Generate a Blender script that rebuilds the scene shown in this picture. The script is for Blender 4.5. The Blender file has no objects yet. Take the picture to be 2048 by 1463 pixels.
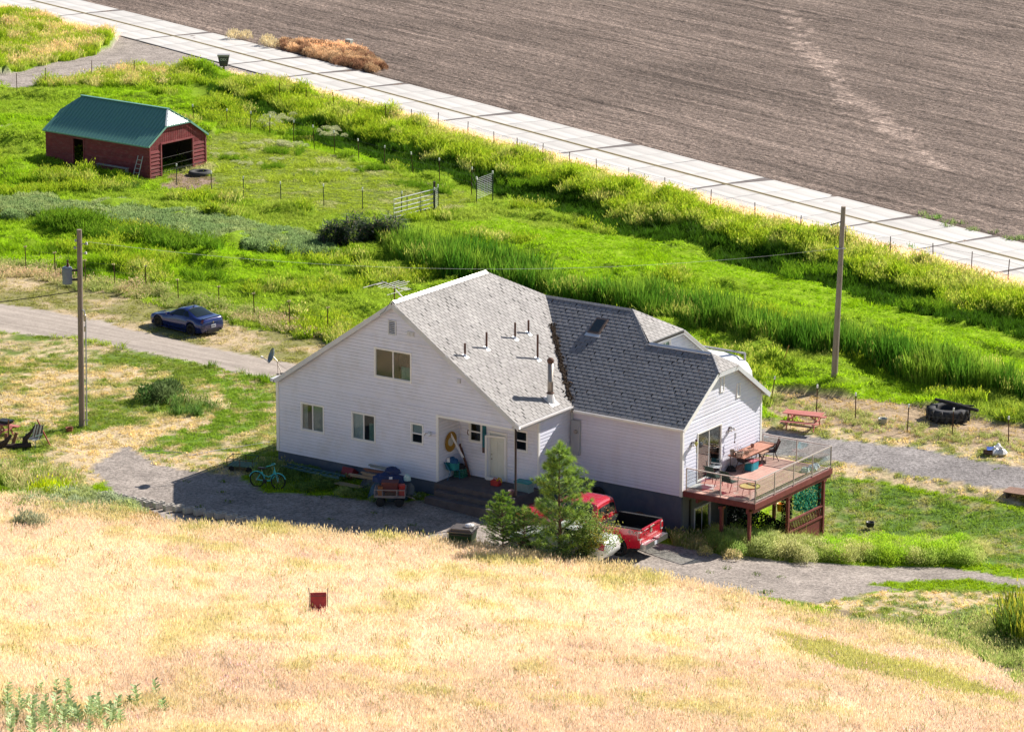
import bpy, math, random
import numpy as np
from mathutils import Vector, Matrix
rng = np.random.default_rng(7)
random.seed(7)
sc = bpy.context.scene
C = sc.collection
R = math.radians

# ------------------------------------------------------------------ camera
CAMH = 44.8
FPX, PITCH, ROLL = 7063.0, R(14.614), R(-0.193)
cam_d = bpy.data.cameras.new('camera')
cam = bpy.data.objects.new('camera', cam_d)
C.objects.link(cam)
cam_d.sensor_width = 36.0
cam_d.lens = FPX / 2048 * 36.0
cam_d.clip_start = 1.0
cam_d.clip_end = 6000
cam.matrix_world = Matrix.Translation((0, 0, CAMH)) @ Matrix.Rotation(R(90) - PITCH, 4, 'X') @ Matrix.Rotation(-ROLL, 4, 'Z')
sc.camera = cam

# ------------------------------------------------------------------ sky, sun, exposure
SUN = Vector((1.09, 0.84, 1.0)).normalized()
el = math.asin(SUN.z)
az = math.atan2(SUN.x, SUN.y)          # clockwise from +Y
world = bpy.data.worlds.new('World')
sc.world = world
world.use_nodes = True
wn = world.node_tree
sky = wn.nodes.new('ShaderNodeTexSky')
sky.sky_type = 'NISHITA'
sky.sun_disc = False
sky.sun_elevation = el
sky.sun_rotation = az
sky.altitude = 700
bg = wn.nodes['Background']
bg.inputs['Strength'].default_value = 0.058
wn.links.new(sky.outputs[0], bg.inputs['Color'])
sun_d = bpy.data.lights.new('sun', 'SUN')
sun_d.energy = 4.95
sun_d.angle = R(0.53)
sun_d.color = (1.0, 0.93, 0.83)
sun = bpy.data.objects.new('sun', sun_d)
C.objects.link(sun)
sun.rotation_euler = SUN.to_track_quat('Z', 'Y').to_euler()
sun.location = (60, 200, 90)
sc.view_settings.view_transform = 'Standard'
sc.view_settings.look = 'None'
sc.view_settings.exposure = 0.9
sc.view_settings.gamma = 1.0
sc.view_settings.use_curve_mapping = False
sc.cycles.max_bounces = 6
sc.cycles.transparent_max_bounces = 12
sc.cycles.caustics_reflective = False
sc.cycles.caustics_refractive = False

# ------------------------------------------------------------------ survey: photograph pixel <-> place
cT, sT, cR, sR = math.cos(PITCH), math.sin(PITCH), math.cos(ROLL), math.sin(ROLL)
def proj(x, y, z):
    z = z - CAMH
    d = y * cT - z * sT
    up = y * sT + z * cT
    a = FPX * x / d
    b = FPX * up / d
    return 1024 + a * cR - b * sR, 731.5 - (a * sR + b * cR)
def ray(px, py):
    X = px - 1024
    Y = 731.5 - py
    a = (X * cR + Y * sR) / FPX
    b = (-X * sR + Y * cR) / FPX
    return a, cT + b * sT, -sT + b * cT
def onz(px, py, z):
    a, b, c = ray(px, py)
    t = (z - CAMH) / c
    return a * t, b * t
HX, HY, YAW = -9.63 * 1.12, 139.563 * 1.12, R(34.044)
ca, sa = math.cos(YAW), math.sin(YAW)
def hw(u, v, z=0.0):
    return Vector((HX + u * ca + v * sa, HY - u * sa + v * ca, z))
def onv(px, py, v):
    a, b, c = ray(px, py)
    t = (v + HX * sa + HY * ca) / (a * sa + b * ca)
    return (a * t - HX) * ca - (b * t - HY) * sa, CAMH + c * t
def onu(px, py, u):
    a, b, c = ray(px, py)
    t = (u + HX * ca - HY * sa) / (a * ca - b * sa)
    return (a * t - HX) * sa + (b * t - HY) * ca, CAMH + c * t

# ------------------------------------------------------------------ terrain heights (thin plate spline through surveyed points)
CTRL = [(0,560,-.6),(0,700,-.5),(0,900,-.45),(300,800,-.5),(500,985,-.6),(560,935,-.55),(420,700,-.55),(640,680,-.65),
 (750,985,-.65),(880,990,-.62),(1000,1015,-.85),(1120,1045,-1.15),(1236,1109,-1.4),(1330,1040,-1.45),(1405,1070,-2.36),(1400,1102,-1.85),(1507,1106,-2.1),(1580,1092,-2.5),
 (1650,1078,-2.85),(1600,870,-1.4),(1670,780,-1.15),(1900,840,-1.3),(1800,920,-1.6),(2048,950,-1.7),(1800,1020,-2.6),
 (2048,1050,-2.6),(2020,1140,-2.7),(1500,1150,-1.85),(1300,1125,-1.6),(1800,1200,-2.35),(2048,1240,-2.2),(2150,1000,-2.3),
 (0,400,-.85),(0,200,-.9),(0,0,-.9),(700,500,-.9),(1100,560,-.95),(1600,620,-1.1),(2048,760,-1.3),(600,300,-.9),(1200,300,-.9),
 (1100,740,-.7),(1400,760,-.95),
 (2048,500,-.9),(1000,0,-.9),(2048,0,-.9),(1500,200,-.9),(0,-250,-.9),(1000,-250,-.8),(2048,-250,-.7),(-300,300,-.9),(2400,600,-1.0),
 (0,1005,-.15),(150,1015,-.25),(300,1042,-.4),(440,1052,-.5),(600,1062,-.55),(850,1082,-.75),(1000,1100,-.9),(1130,1122,-1.05),(1240,1142,-1.25),
 (1350,1165,-1.5),(1480,1195,-1.75),(1640,1232,-1.95),(1800,1262,-1.9),
 (-300,1050,.3),(-300,1300,4.6),
 (0,1200,3.0),(637,1215,2.5),(637,1120,.55),(0,1100,1.4),(1100,1250,1.9),(1000,1170,.45),(1400,1300,1.7),(1400,1230,-.2),(1700,1340,1.1),(2048,1340,0.1),(2300,1300,-1.),
 (0,1463,6.0),(1024,1463,5.3),(1600,1463,4.2),(2048,1463,2.9),(2300,1463,2.0)]
cx, cy, cz = [], [], []
for a, b, z in CTRL:
    X, Y = onz(a, b, z)
    cx.append(X); cy.append(Y); cz.append(z)
for X, Y, z in [(0, 75, 9.5), (-35, 75, 10.5), (35, 75, 6.5), (0, 40, 16), (-40, 40, 17), (40, 40, 13), (-70, 150, 0), (90, 150, -3), (-90, 250, -.9), (120, 250, -.9), (0, 420, -.7), (-120, 420, -.7), (140, 420, -.7)]:
    cx.append(X); cy.append(Y); cz.append(z)
cx, cy, cz = map(np.array, (cx, cy, cz))
def _tps(r2):
    return r2 * np.log(r2 + 1e-9) * 0.5
n = len(cx)
A = np.zeros((n + 3, n + 3))
A[:n, :n] = _tps((cx[:, None] - cx) ** 2 + (cy[:, None] - cy) ** 2) + np.eye(n) * 6.0
A[:n, n] = 1; A[:n, n + 1] = cx; A[:n, n + 2] = cy
A[n:, :n] = A[:n, n:].T
wts = np.linalg.solve(A, np.concatenate([cz, [0, 0, 0]]))
def _lat(seed):
    return np.random.default_rng(seed).random((256, 256))
_lats = {}
def vnoise(x, y, s, seed=0):
    """smooth value noise 0..1, feature size s metres"""
    L = _lats.setdefault(seed, _lat(seed + 100))
    x = np.asarray(x, float) / s + seed * 13.7
    y = np.asarray(y, float) / s + seed * 7.1
    xi = np.floor(x).astype(int); yi = np.floor(y).astype(int)
    fx = x - xi; fy = y - yi
    fx = fx * fx * (3 - 2 * fx); fy = fy * fy * (3 - 2 * fy)
    g = lambda i, j: L[(xi + i) % 256, (yi + j) % 256]
    return (g(0, 0) * (1 - fx) + g(1, 0) * fx) * (1 - fy) + (g(0, 1) * (1 - fx) + g(1, 1) * fx) * fy
def fbm(x, y, s, seed=0):
    return (vnoise(x, y, s, seed) + .5 * vnoise(x, y, s / 2.1, seed + 1) + .25 * vnoise(x, y, s / 4.3, seed + 2)) / 1.75
def groundz(x, y):
    x = np.asarray(x, float); y = np.asarray(y, float)
    sh = x.shape
    x = x.ravel(); y = y.ravel()
    out = np.empty_like(x)
    for i in range(0, len(x), 20000):
        xs, ys = x[i:i + 20000], y[i:i + 20000]
        out[i:i + 20000] = _tps((xs[:, None] - cx) ** 2 + (ys[:, None] - cy) ** 2) @ wts[:n] + wts[n] + wts[n + 1] * xs + wts[n + 2] * ys
    far = np.clip((y - 190) / 40, 0, 1)
    out = out * (1 - far) + (-.9) * far
    return out.reshape(sh)
def gz(x, y):
    return float(groundz(np.array([x]), np.array([y]))[0])
def G(px, py):
    z = -0.9
    for _ in range(14):
        x, y = onz(px, py, z)
        z = .5 * z + .5 * gz(x, y)
    x, y = onz(px, py, z)
    return Vector((x, y, gz(x, y)))
def inpoly(px, py, poly):
    res = np.zeros(np.shape(px), bool)
    m = len(poly)
    for i in range(m):
        x1, y1 = poly[i]; x2, y2 = poly[(i + 1) % m]
        if y1 == y2: continue
        c = ((y1 > py) != (y2 > py)) & (px < (x2 - x1) * (py - y1) / (y2 - y1) + x1)
        res ^= c
    return res

# ------------------------------------------------------------------ materials
_mats = {}
def nt_clear(m):
    m.use_nodes = True
    for nd in list(m.node_tree.nodes): m.node_tree.nodes.remove(nd)
    return m.node_tree, m.node_tree.nodes, m.node_tree.links
def mat(name, col, rough=.6, metal=0., var=.12, scale=3., bump=0., bscale=20., spec=.4, island=0., coat=0., dirt=None, dscale=1.2, damt=.35, stretch=None):
    if name in _mats: return _mats[name]
    m = bpy.data.materials.new(name)
    nt, N, Lk = nt_clear(m)
    out = N.new('ShaderNodeOutputMaterial'); b = N.new('ShaderNodeBsdfPrincipled')
    Lk.new(b.outputs[0], out.inputs[0])
    b.inputs['Roughness'].default_value = rough
    b.inputs['Metallic'].default_value = metal
    b.inputs['Specular IOR Level'].default_value = spec
    b.inputs['Coat Weight'].default_value = coat
    tc = N.new('ShaderNodeTexCoord')
    mp = N.new('ShaderNodeMapping'); Lk.new(tc.outputs['Object'], mp.inputs[0])
    if stretch: mp.inputs['Scale'].default_value = stretch
    nz = N.new('ShaderNodeTexNoise'); nz.inputs['Scale'].default_value = scale; nz.inputs['Detail'].default_value = 5
    nz.inputs['Roughness'].default_value = .65
    Lk.new(mp.outputs[0], nz.inputs['Vector'])
    mr = N.new('ShaderNodeMapRange'); mr.inputs['From Min'].default_value = .3; mr.inputs['From Max'].default_value = .7
    mr.inputs['To Min'].default_value = 1 - var; mr.inputs['To Max'].default_value = 1 + var
    Lk.new(nz.outputs['Fac'], mr.inputs['Value'])
    val = mr.outputs[0]
    if island:
        ge = N.new('ShaderNodeNewGeometry'); oi = N.new('ShaderNodeObjectInfo')
        ad = N.new('ShaderNodeMath'); ad.operation = 'ADD'
        fr = N.new('ShaderNodeMath'); fr.operation = 'FRACT'
        Lk.new(ge.outputs['Random Per Island'], ad.inputs[0]); Lk.new(oi.outputs['Random'], ad.inputs[1]); Lk.new(ad.outputs[0], fr.inputs[0])
        m2 = N.new('ShaderNodeMapRange'); m2.inputs['To Min'].default_value = 1 - island; m2.inputs['To Max'].default_value = 1 + island
        Lk.new(fr.outputs[0], m2.inputs['Value'])
        mu = N.new('ShaderNodeMath'); mu.operation = 'MULTIPLY'
        Lk.new(val, mu.inputs[0]); Lk.new(m2.outputs[0], mu.inputs[1]); val = mu.outputs[0]
    vm = N.new('ShaderNodeVectorMath'); vm.operation = 'SCALE'
    vm.inputs[0].default_value = col[:3]
    Lk.new(val, vm.inputs['Scale'])
    colout = vm.outputs[0]
    if dirt:
        n2 = N.new('ShaderNodeTexNoise'); n2.inputs['Scale'].default_value = dscale; n2.inputs['Detail'].default_value = 7
        n2.inputs['Roughness'].default_value = .7
        Lk.new(mp.outputs[0], n2.inputs['Vector'])
        r2 = N.new('ShaderNodeMapRange'); r2.inputs['From Min'].default_value = .48; r2.inputs['From Max'].default_value = .72
        r2.inputs['To Max'].default_value = damt
        Lk.new(n2.outputs['Fac'], r2.inputs['Value'])
        mx = N.new('ShaderNodeMix'); mx.data_type = 'RGBA'
        Lk.new(r2.outputs[0], mx.inputs['Factor']); Lk.new(colout, mx.inputs['A']); mx.inputs['B'].default_value = (*dirt, 1)
        colout = mx.outputs['Result']
    Lk.new(colout, b.inputs['Base Color'])
    if bump:
        nb = N.new('ShaderNodeTexNoise'); nb.inputs['Scale'].default_value = bscale; nb.inputs['Detail'].default_value = 4
        Lk.new(mp.outputs[0], nb.inputs['Vector'])
        bp = N.new('ShaderNodeBump'); bp.inputs['Strength'].default_value = bump; bp.inputs['Distance'].default_value = .02
        Lk.new(nb.outputs['Fac'], bp.inputs['Height']); Lk.new(bp.outputs[0], b.inputs['Normal'])
    _mats[name] = m
    return m
def glass_mat(name, tint=(.75, .82, .82), trans=.75, rough=.02, base=(.02, .025, .03)):
    if name in _mats: return _mats[name]
    m = bpy.data.materials.new(name)
    nt, N, Lk = nt_clear(m)
    out = N.new('ShaderNodeOutputMaterial')
    b = N.new('ShaderNodeBsdfPrincipled'); b.inputs['Base Color'].default_value = (*base, 1); b.inputs['Roughness'].default_value = rough
    b.inputs['Specular IOR Level'].default_value = .5
    if trans > .3: b.inputs['Base Color'].default_value = (.9, .93, .95, 1); b.inputs['Metallic'].default_value = 1.
    t = N.new('ShaderNodeBsdfTransparent'); t.inputs[0].default_value = (*tint, 1)
    lw = N.new('ShaderNodeLayerWeight'); lw.inputs[0].default_value = .5
    fr = N.new('ShaderNodeMath'); fr.operation = 'POWER'; fr.inputs[1].default_value = 4.5
    Lk.new(lw.outputs['Facing'], fr.inputs[0])
    mr = N.new('ShaderNodeMapRange'); mr.inputs['To Min'].default_value = 1 - trans; mr.inputs['To Max'].default_value = 1
    Lk.new(fr.outputs[0], mr.inputs['Value'])
    mx = N.new('ShaderNodeMixShader')
    Lk.new(mr.outputs[0], mx.inputs[0]); Lk.new(t.outputs[0], mx.inputs[1]); Lk.new(b.outputs[0], mx.inputs[2])
    Lk.new(mx.outputs[0], out.inputs[0])
    _mats[name] = m
    return m
def leaf_mat(name, trans=.35, rough=.6, inst=True, gloss=.25):
    """leaf colour comes from the per-plant 'tint' times the per-leaf 'bc'"""
    if name in _mats: return _mats[name]
    m = bpy.data.materials.new(name)
    nt, N, Lk = nt_clear(m)
    out = N.new('ShaderNodeOutputMaterial')
    at = N.new('ShaderNodeAttribute'); at.attribute_name = 'tint'
    at.attribute_type = 'INSTANCER' if inst else 'GEOMETRY'
    bc = N.new('ShaderNodeAttribute'); bc.attribute_name = 'bc'
    mu = N.new('ShaderNodeVectorMath'); mu.operation = 'MULTIPLY'
    Lk.new(at.outputs['Color'], mu.inputs[0]); Lk.new(bc.outputs['Color'], mu.inputs[1])
    b = N.new('ShaderNodeBsdfPrincipled'); b.inputs['Roughness'].default_value = rough; b.inputs['Specular IOR Level'].default_value = gloss
    t = N.new('ShaderNodeBsdfTranslucent')
    Lk.new(mu.outputs[0], b.inputs['Base Color']); Lk.new(mu.outputs[0], t.inputs[0])
    mx = N.new('ShaderNodeMixShader'); mx.inputs[0].default_value = trans
    Lk.new(b.outputs[0], mx.inputs[1]); Lk.new(t.outputs[0], mx.inputs[2]); Lk.new(mx.outputs[0], out.inputs[0])
    _mats[name] = m
    return m

# ------------------------------------------------------------------ mesh builder
class MB:
    def __init__(s, weld=False): s.v = []; s.f = []; s.c = []; s.weld = weld
    def add(s, vs, fs, col=None):
        o = len(s.v); s.v += [tuple(p) for p in vs]; s.f += [tuple(i + o for i in f) for f in fs]
        s.c += [col] * len(vs); return s
    def box(s, x0, y0, z0, x1, y1, z1):
        v = [(x0, y0, z0), (x1, y0, z0), (x1, y1, z0), (x0, y1, z0), (x0, y0, z1), (x1, y0, z1), (x1, y1, z1), (x0, y1, z1)]
        return s.add(v, [(0, 3, 2, 1), (4, 5, 6, 7), (0, 1, 5, 4), (1, 2, 6, 5), (2, 3, 7, 6), (3, 0, 4, 7)])
    def obox(s, c, size, M=None):
        a, b, d = size[0] / 2, size[1] / 2, size[2] / 2
        M = M or Matrix.Identity(3); c = Vector(c)
        v = [c + M @ Vector(p) for p in [(-a, -b, -d), (a, -b, -d), (a, b, -d), (-a, b, -d), (-a, -b, d), (a, -b, d), (a, b, d), (-a, b, d)]]
        return s.add(v, [(0, 3, 2, 1), (4, 5, 6, 7), (0, 1, 5, 4), (1, 2, 6, 5), (2, 3, 7, 6), (3, 0, 4, 7)])
    def bar(s, p, q, w, h, up=(0, 0, 1)):
        p = Vector(p); q = Vector(q); d = q - p; L = d.length
        if L < 1e-6: return s
        d /= L; u = Vector(up)
        if abs(d.dot(u)) > .98: u = Vector((1, 0, 0))
        sd = d.cross(u).normalized(); u = sd.cross(d)
        M = Matrix((sd, d, u)).transposed()
        return s.obox((p + q) / 2, (w, L, h), M)
    def tube(s, pts, r, n=6, cap=True):
        pts = [Vector(p) for p in pts]; m = len(pts)
        rs = r if hasattr(r, '__len__') else [r] * m
        vs = []; prev = None
        for i, p in enumerate(pts):
            d = (pts[min(i + 1, m - 1)] - pts[max(i - 1, 0)]).normalized()
            ref = prev if prev is not None else (Vector((0, 0, 1)) if abs(d.z) < .9 else Vector((1, 0, 0)))
            a = d.cross(ref)
            if a.length < 1e-4: a = d.cross(Vector((1, .3, 0)))
            a.normalize(); b = d.cross(a).normalized(); prev = -b if prev is not None and False else ref
            for k in range(n):
                t = 2 * math.pi * k / n
                vs.append(p + (a * math.cos(t) + b * math.sin(t)) * rs[i])
        fs = []
        for i in range(m - 1):
            for k in range(n):
                fs.append((i * n + k, i * n + (k + 1) % n, (i + 1) * n + (k + 1) % n, (i + 1) * n + k))
        if cap: fs += [tuple(range(n))[::-1], tuple(range((m - 1) * n, m * n))]
        return s.add(vs, fs)
    def lathe(s, prof, c=(0, 0, 0), n=16, M=None):
        M = M or Matrix.Identity(3); c = Vector(c); vs = []
        for r, z in prof:
            for k in range(n):
                t = 2 * math.pi * k / n
                vs.append(c + M @ Vector((r * math.cos(t), r * math.sin(t), z)))
        fs = []
        for i in range(len(prof) - 1):
            for k in range(n):
                fs.append((i * n + k, i * n + (k + 1) % n, (i + 1) * n + (k + 1) % n, (i + 1) * n + k))
        fs += [tuple(range(n))[::-1], tuple(range((len(prof) - 1) * n, len(prof) * n))]
        return s.add(vs, fs)
    def prism(s, poly, f0, f1):
        """poly of 2-D points; f0, f1 map a point to the two end faces"""
        m = len(poly); vs = [f0(*p) for p in poly] + [f1(*p) for p in poly]
        fs = [tuple(range(m)), tuple(range(m, 2 * m))[::-1]] + [(i, i + m, (i + 1) % m + m, (i + 1) % m) for i in range(m)]
        return s.add(vs, fs)
    def mesh(s, name, m, smooth=False, fix=True):
        me = bpy.data.meshes.new(name)
        me.from_pydata([tuple(p) for p in s.v], [], s.f)
        if fix and len(s.f) < 60000:
            import bmesh
            bm = bmesh.new(); bm.from_mesh(me)
            if s.weld: bmesh.ops.remove_doubles(bm, verts=bm.verts, dist=1e-5)
            bmesh.ops.recalc_face_normals(bm, faces=bm.faces)
            bm.to_mesh(me); bm.free()
        if m: me.materials.append(m)
        if smooth: me.polygons.foreach_set('use_smooth', [True] * len(me.polygons))
        return me
    def build(s, name, m, parent=None, smooth=False, kind=None, label=None, loc=None, fix=True):
        o = bpy.data.objects.new(name, s.mesh(name, m, smooth, fix))
        C.objects.link(o)
        if loc is not None: o.location = loc
        if parent: o.parent = parent
        if kind: o['kind'] = kind
        if label: o['label'] = label
        return o
def thing(name, label, cat, loc=(0, 0, 0), rz=0., group=None):
    o = bpy.data.objects.new(name, None); C.objects.link(o)
    o.empty_display_size = .3
    o.location = loc; o.rotation_euler = (0, 0, rz)
    o['label'] = label; o['category'] = cat
    if group: o['group'] = group
    return o
def tag(o, label=None, cat=None, group=None, kind=None):
    if label: o['label'] = label
    if cat: o['category'] = cat
    if group: o['group'] = group
    if kind: o['kind'] = kind
    return o
def copy_tree(o, parent=None):
    c = o.copy(); C.objects.link(c)
    if parent: c.parent = parent
    for ch in [x for x in o.children]: copy_tree(ch, c)
    return c
def rotM(rx=0, ry=0, rz=0):
    return (Matrix.Rotation(rz, 3, 'Z') @ Matrix.Rotation(ry, 3, 'Y') @ Matrix.Rotation(rx, 3, 'X'))
# ------------------------------------------------------------------ ground zones, surveyed outlines (photograph pixels)
ROADC = [(-300,-78),(66,0),(213,39),(320,67.5),(565,132),(767,188),(987,247),(1300,329),(1690,432),(1791,456),(2048,522),(2400,612)]
_rc = [onz(a, b, -.9) for a, b in ROADC]
_A = np.polyfit([p[0] for p in _rc], [p[1] for p in _rc], 3)
def road_y(x): return np.polyval(_A, x)
def road_d(x, y):
    """distance from the road's centre line, negative on the house side"""
    return (y - road_y(x)) / np.sqrt(1 + np.polyval(np.polyder(_A), x) ** 2)
ROADW = 3.35
Z_LANE = [(-60,600),(0,606),(130,628),(300,664),(420,694),(550,722),(700,745),(700,800),(550,763),(420,733),(300,705),(150,678),(0,664),(-60,655)]
Z_DRY1 = [(-60,520),(0,528),(70,545),(150,562),(300,602),(450,642),(560,668),(640,680),(700,700),(700,760),(550,730),(420,700),(300,675),(130,640),(0,615),(-60,605)]
Z_YARD = [(-60,655),(0,664),(150,678),(300,705),(420,733),(550,763),(600,800),(600,960),(460,950),(300,925),(200,960),(160,985),(-60,985)]
Z_GRAV = [(185,935),(235,900),(262,890),(300,925),(370,938),(470,950),(540,985),(760,1000),(960,1010),(1230,1060),(1290,1085),(1370,1092),(1450,1108),(1600,1122),(1750,1132),(1900,1135),(2120,1142),(2120,1172),(1900,1170),(1750,1185),(1640,1205),(1500,1192),(1350,1170),(1240,1150),(1120,1125),(1000,1105),(850,1090),(600,1070),(440,1060),(330,1040),(250,1010)]
Z_TANR = [(1480,1180),(1640,1196),(1800,1185),(2000,1172),(2120,1168),(2120,1232),(1980,1210),(1900,1222),(1800,1232),(1700,1228),(1600,1212)]
Z_ROADR = [(1440,835),(1530,858),(1650,876),(1750,884),(1850,898),(1950,918),(2120,945),(2120,984),(1980,972),(1850,955),(1750,935),(1660,922),(1530,910),(1440,890)]
Z_TANR2 = [(1500,835),(1560,838),(1700,856),(1850,880),(2000,900),(2120,925),(2120,1030),(2030,1012),(1900,988),(1780,965),(1660,955),(1600,935),(1480,900)]
Z_LAWN = [(1600,940),(1660,955),(1760,972),(1900,995),(2030,1022),(2120,1040),(2120,1125),(1900,1115),(1640,1100),(1520,1060)]
Z_DRYB = [(1550,780),(1650,792),(1760,800),(1850,815),(1960,838),(2120,850),(2120,908),(2000,903),(1880,888),(1760,868),(1640,848),(1540,832)]
Z_STRAW = [(-60,985),(0,985),(100,998),(200,1008),(300,1034),(420,1048),(580,1055),(700,1062),(850,1075),(1000,1092),(1150,1116),(1250,1136),(1350,1156),(1480,1186),(1600,1216),(1700,1245),(1800,1262),(1900,1290),(1980,1330),(2060,1390),(2200,1480),(2200,1560),(-60,1560)]
Z_WEEDR = [(1640,1225),(1700,1222),(1800,1232),(1900,1222),(1980,1212),(2120,1232),(2120,1420),(2060,1390),(1980,1330),(1900,1290),(1800,1262),(1700,1245)]
Z_DRIVET = [(-60,160),(0,152),(60,138),(130,122),(185,112),(225,95),(228,70),(330,92),(525,148),(560,165),(450,150),(400,145),(250,138),(180,152),(120,165),(0,182),(-60,190)]
Z_GREENSW = [(420,742),(500,742),(545,780),(548,830),(480,870),(400,895),(330,920),(290,915),(285,885),(330,868),(400,850),(440,825),(455,790)]
Z_STRAWP = [(130,870),(220,848),(330,850),(300,880),(235,900),(180,935),(130,925)]
Z_STRIP = [(1740,1168),(1850,1160),(1950,1162),(2060,1172),(2050,1184),(1950,1186),(1850,1182)]
Z_MOW = [(880,455),(1000,440),(1250,470),(1450,520),(1650,560),(1850,600),(2120,650),(2120,700),(1900,665),(1700,620),(1500,575),(1300,530),(1100,490),(950,470)]
Z_CORRAL = [(330,370),(440,260),(560,275),(700,320),(900,370),(960,400),(860,440),(700,430),(560,410),(420,390)]
Z_DIRTB = [(335,352),(400,345),(440,352),(430,368),(380,385),(330,372)]
Z_SWALE = [(1555,15),(1580,10),(1625,80),(1700,170),(1800,250),(1850,300),(1900,345),(1885,350),(1820,310),(1760,262),(1680,205),(1600,105)]
Z_DRYFAR = [(60,512),(150,500),(230,505),(300,520),(240,530),(100,535)]
def _ext(poly, s=.16):
    """carry an outline on past the edge of the picture"""
    return [(x - 900, y - 900 * s) if x <= -60 else (x + 900, y + 900 * s) if x >= 2120 else (x, y) for x, y in poly]
Z_LANE, Z_DRY1, Z_YARD, Z_GRAV, Z_TANR, Z_ROADR, Z_TANR2, Z_LAWN, Z_DRYB, Z_DRIVET = [_ext(z_) for z_ in (Z_LANE, Z_DRY1, Z_YARD, Z_GRAV, Z_TANR, Z_ROADR, Z_TANR2, Z_LAWN, Z_DRYB, Z_DRIVET)]
# linear base colours
cGREEN = np.array((.17, .27, .012)); cDARKG = np.array((.045, .10, .008)); cTAN = np.array((.50, .39, .25)); cLANE = np.array((.37, .32, .28))
cGRAV = np.array((.265, .232, .21)); cGRAVR = np.array((.255, .235, .23)); cSTRAW = np.array((.60, .50, .37)); cSOIL = np.array((.160, .124, .105))
cLIME = np.array((.24, .38, .012)); cWEED = np.array((.17, .20, .06))
ZONES = [('ground', cGREEN), ('lane', cLANE), ('drive', cGRAV), ('hill', cSTRAW), ('field', cSOIL)]
def zones(x, y, z, jit=1.0, r=None):
    """-> colour array and zone id for points of the ground"""
    r = r or np.random.default_rng(3)
    px, py = proj(x, y, z)
    wx = (fbm(x, y, 2.2, 11) - .5) * 60 * jit + (fbm(x, y, .5, 17) - .5) * 22 * jit
    wy = (fbm(x, y, 2.4, 14) - .5) * 20 * jit + (fbm(x, y, .5, 18) - .5) * 8 * jit
    P = (px + wx, py + wy)
    s = np.shape(x)
    col = np.empty(s + (3,)); col[:] = cGREEN
    zid = np.zeros(s, int)
    big = fbm(x, y, 5, 21)[..., None]
    med = fbm(x, y, 1.3, 25)[..., None]
    fine = fbm(x, y, .45, 28)[..., None]
    def put(mask, c, k=None):
        col[mask] = c if np.ndim(c) == 1 else c[mask]
        if k is not None: zid[mask] = k
    put(inpoly(*P, Z_CORRAL), cLIME * .55 * .8 + cTAN * .12)
    put(inpoly(*P, Z_MOW), cLIME * .9)
    put(inpoly(*P, Z_DIRTB), np.array((.26, .19, .15)))
    put(inpoly(*P, Z_DRYFAR), cTAN * .9)
    mix = np.clip((med - .42) * 5, 0, 1)
    put(inpoly(*P, Z_DRY1), (cTAN * .88) * mix + (np.array((.22, .21, .08))) * (1 - mix))
    mixy = np.clip((fbm(x, y, 3.2, 33)[..., None] * .6 + fine * .4 - .45) * 7, 0, 1)
    put(inpoly(*P, Z_YARD), cTAN * mixy + np.array((.13, .19, .035)) * (1 - mixy))
    put(inpoly(*P, Z_STRAWP), cTAN * 1.05)
    gsw = np.clip((fine * .6 + big * .4 - .46) * 9, 0, 1)
    put(inpoly(*P, Z_GREENSW), np.array((.13, .22, .03)) * (1 - gsw) + cTAN * .8 * gsw)
    put(inpoly(*P, Z_DRYB), np.array((.36, .27, .18)) * (.8 + .4 * fine))
    mt = np.clip((fine - .38) * 6, 0, 1)
    put(inpoly(*P, Z_TANR2), cTAN * mt + np.array((.2, .22, .08)) * (1 - mt))
    put(inpoly(*P, Z_TANR), cTAN * mt + np.array((.16, .2, .06)) * (1 - mt))
    ml = np.clip((med * .5 + fine * .5 - .47) * 6, 0, 1)
    put(inpoly(*P, Z_LAWN), np.array((.26, .25, .11)) * ml + np.array((.11, .19, .035)) * (1 - ml))
    Q = (px + wx * .35, py + wy * .45)
    put(inpoly(*Q, Z_LANE), cLANE * (.88 + .24 * fine), 1)
    put(inpoly(*Q, Z_GRAV), cGRAV * (.85 + .3 * med), 2)
    put(inpoly(*Q, Z_ROADR), cGRAVR * (.88 + .24 * med), 2)
    put(inpoly(*Q, Z_DRIVET), cGRAV * 1.05, 2)
    put(inpoly(*P, Z_STRIP), cGREEN * .9, 0)
    put(inpoly(*P, Z_WEEDR), cTAN * .45 * mt + cWEED * (1 - mt), 0)
    put(inpoly(px, py - 8 + wy * .3, Z_STRAW) | ((zid == 0) & ((y < 113 + 4 * big[..., 0]) | ((x < -19) & (y < 146 + 4 * big[..., 0]) & (py > 985)))) & ~inpoly(px, py, Z_WEEDR), cSTRAW * (.8 + .4 * med), 3)
    dr = road_d(x, y)
    put((dr < 0) & (dr > -ROADW - .8 - 1.5 * fbm(x, x * 0, 3, 41)) & (zid != 2), cTAN * .95)
    put(dr > 0, cSOIL, 4)
    sw = inpoly(px + wx * 1.1, py + wy * 1.2, Z_SWALE)
    swd = np.clip((fbm(x, y, 1.2, 95) - .35) * 4, 0, 1)[..., None]
    col[sw & (zid == 4)] = (cSOIL * (1 + .8 * swd))[sw & (zid == 4)]
    return col, zid, px, py
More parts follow.
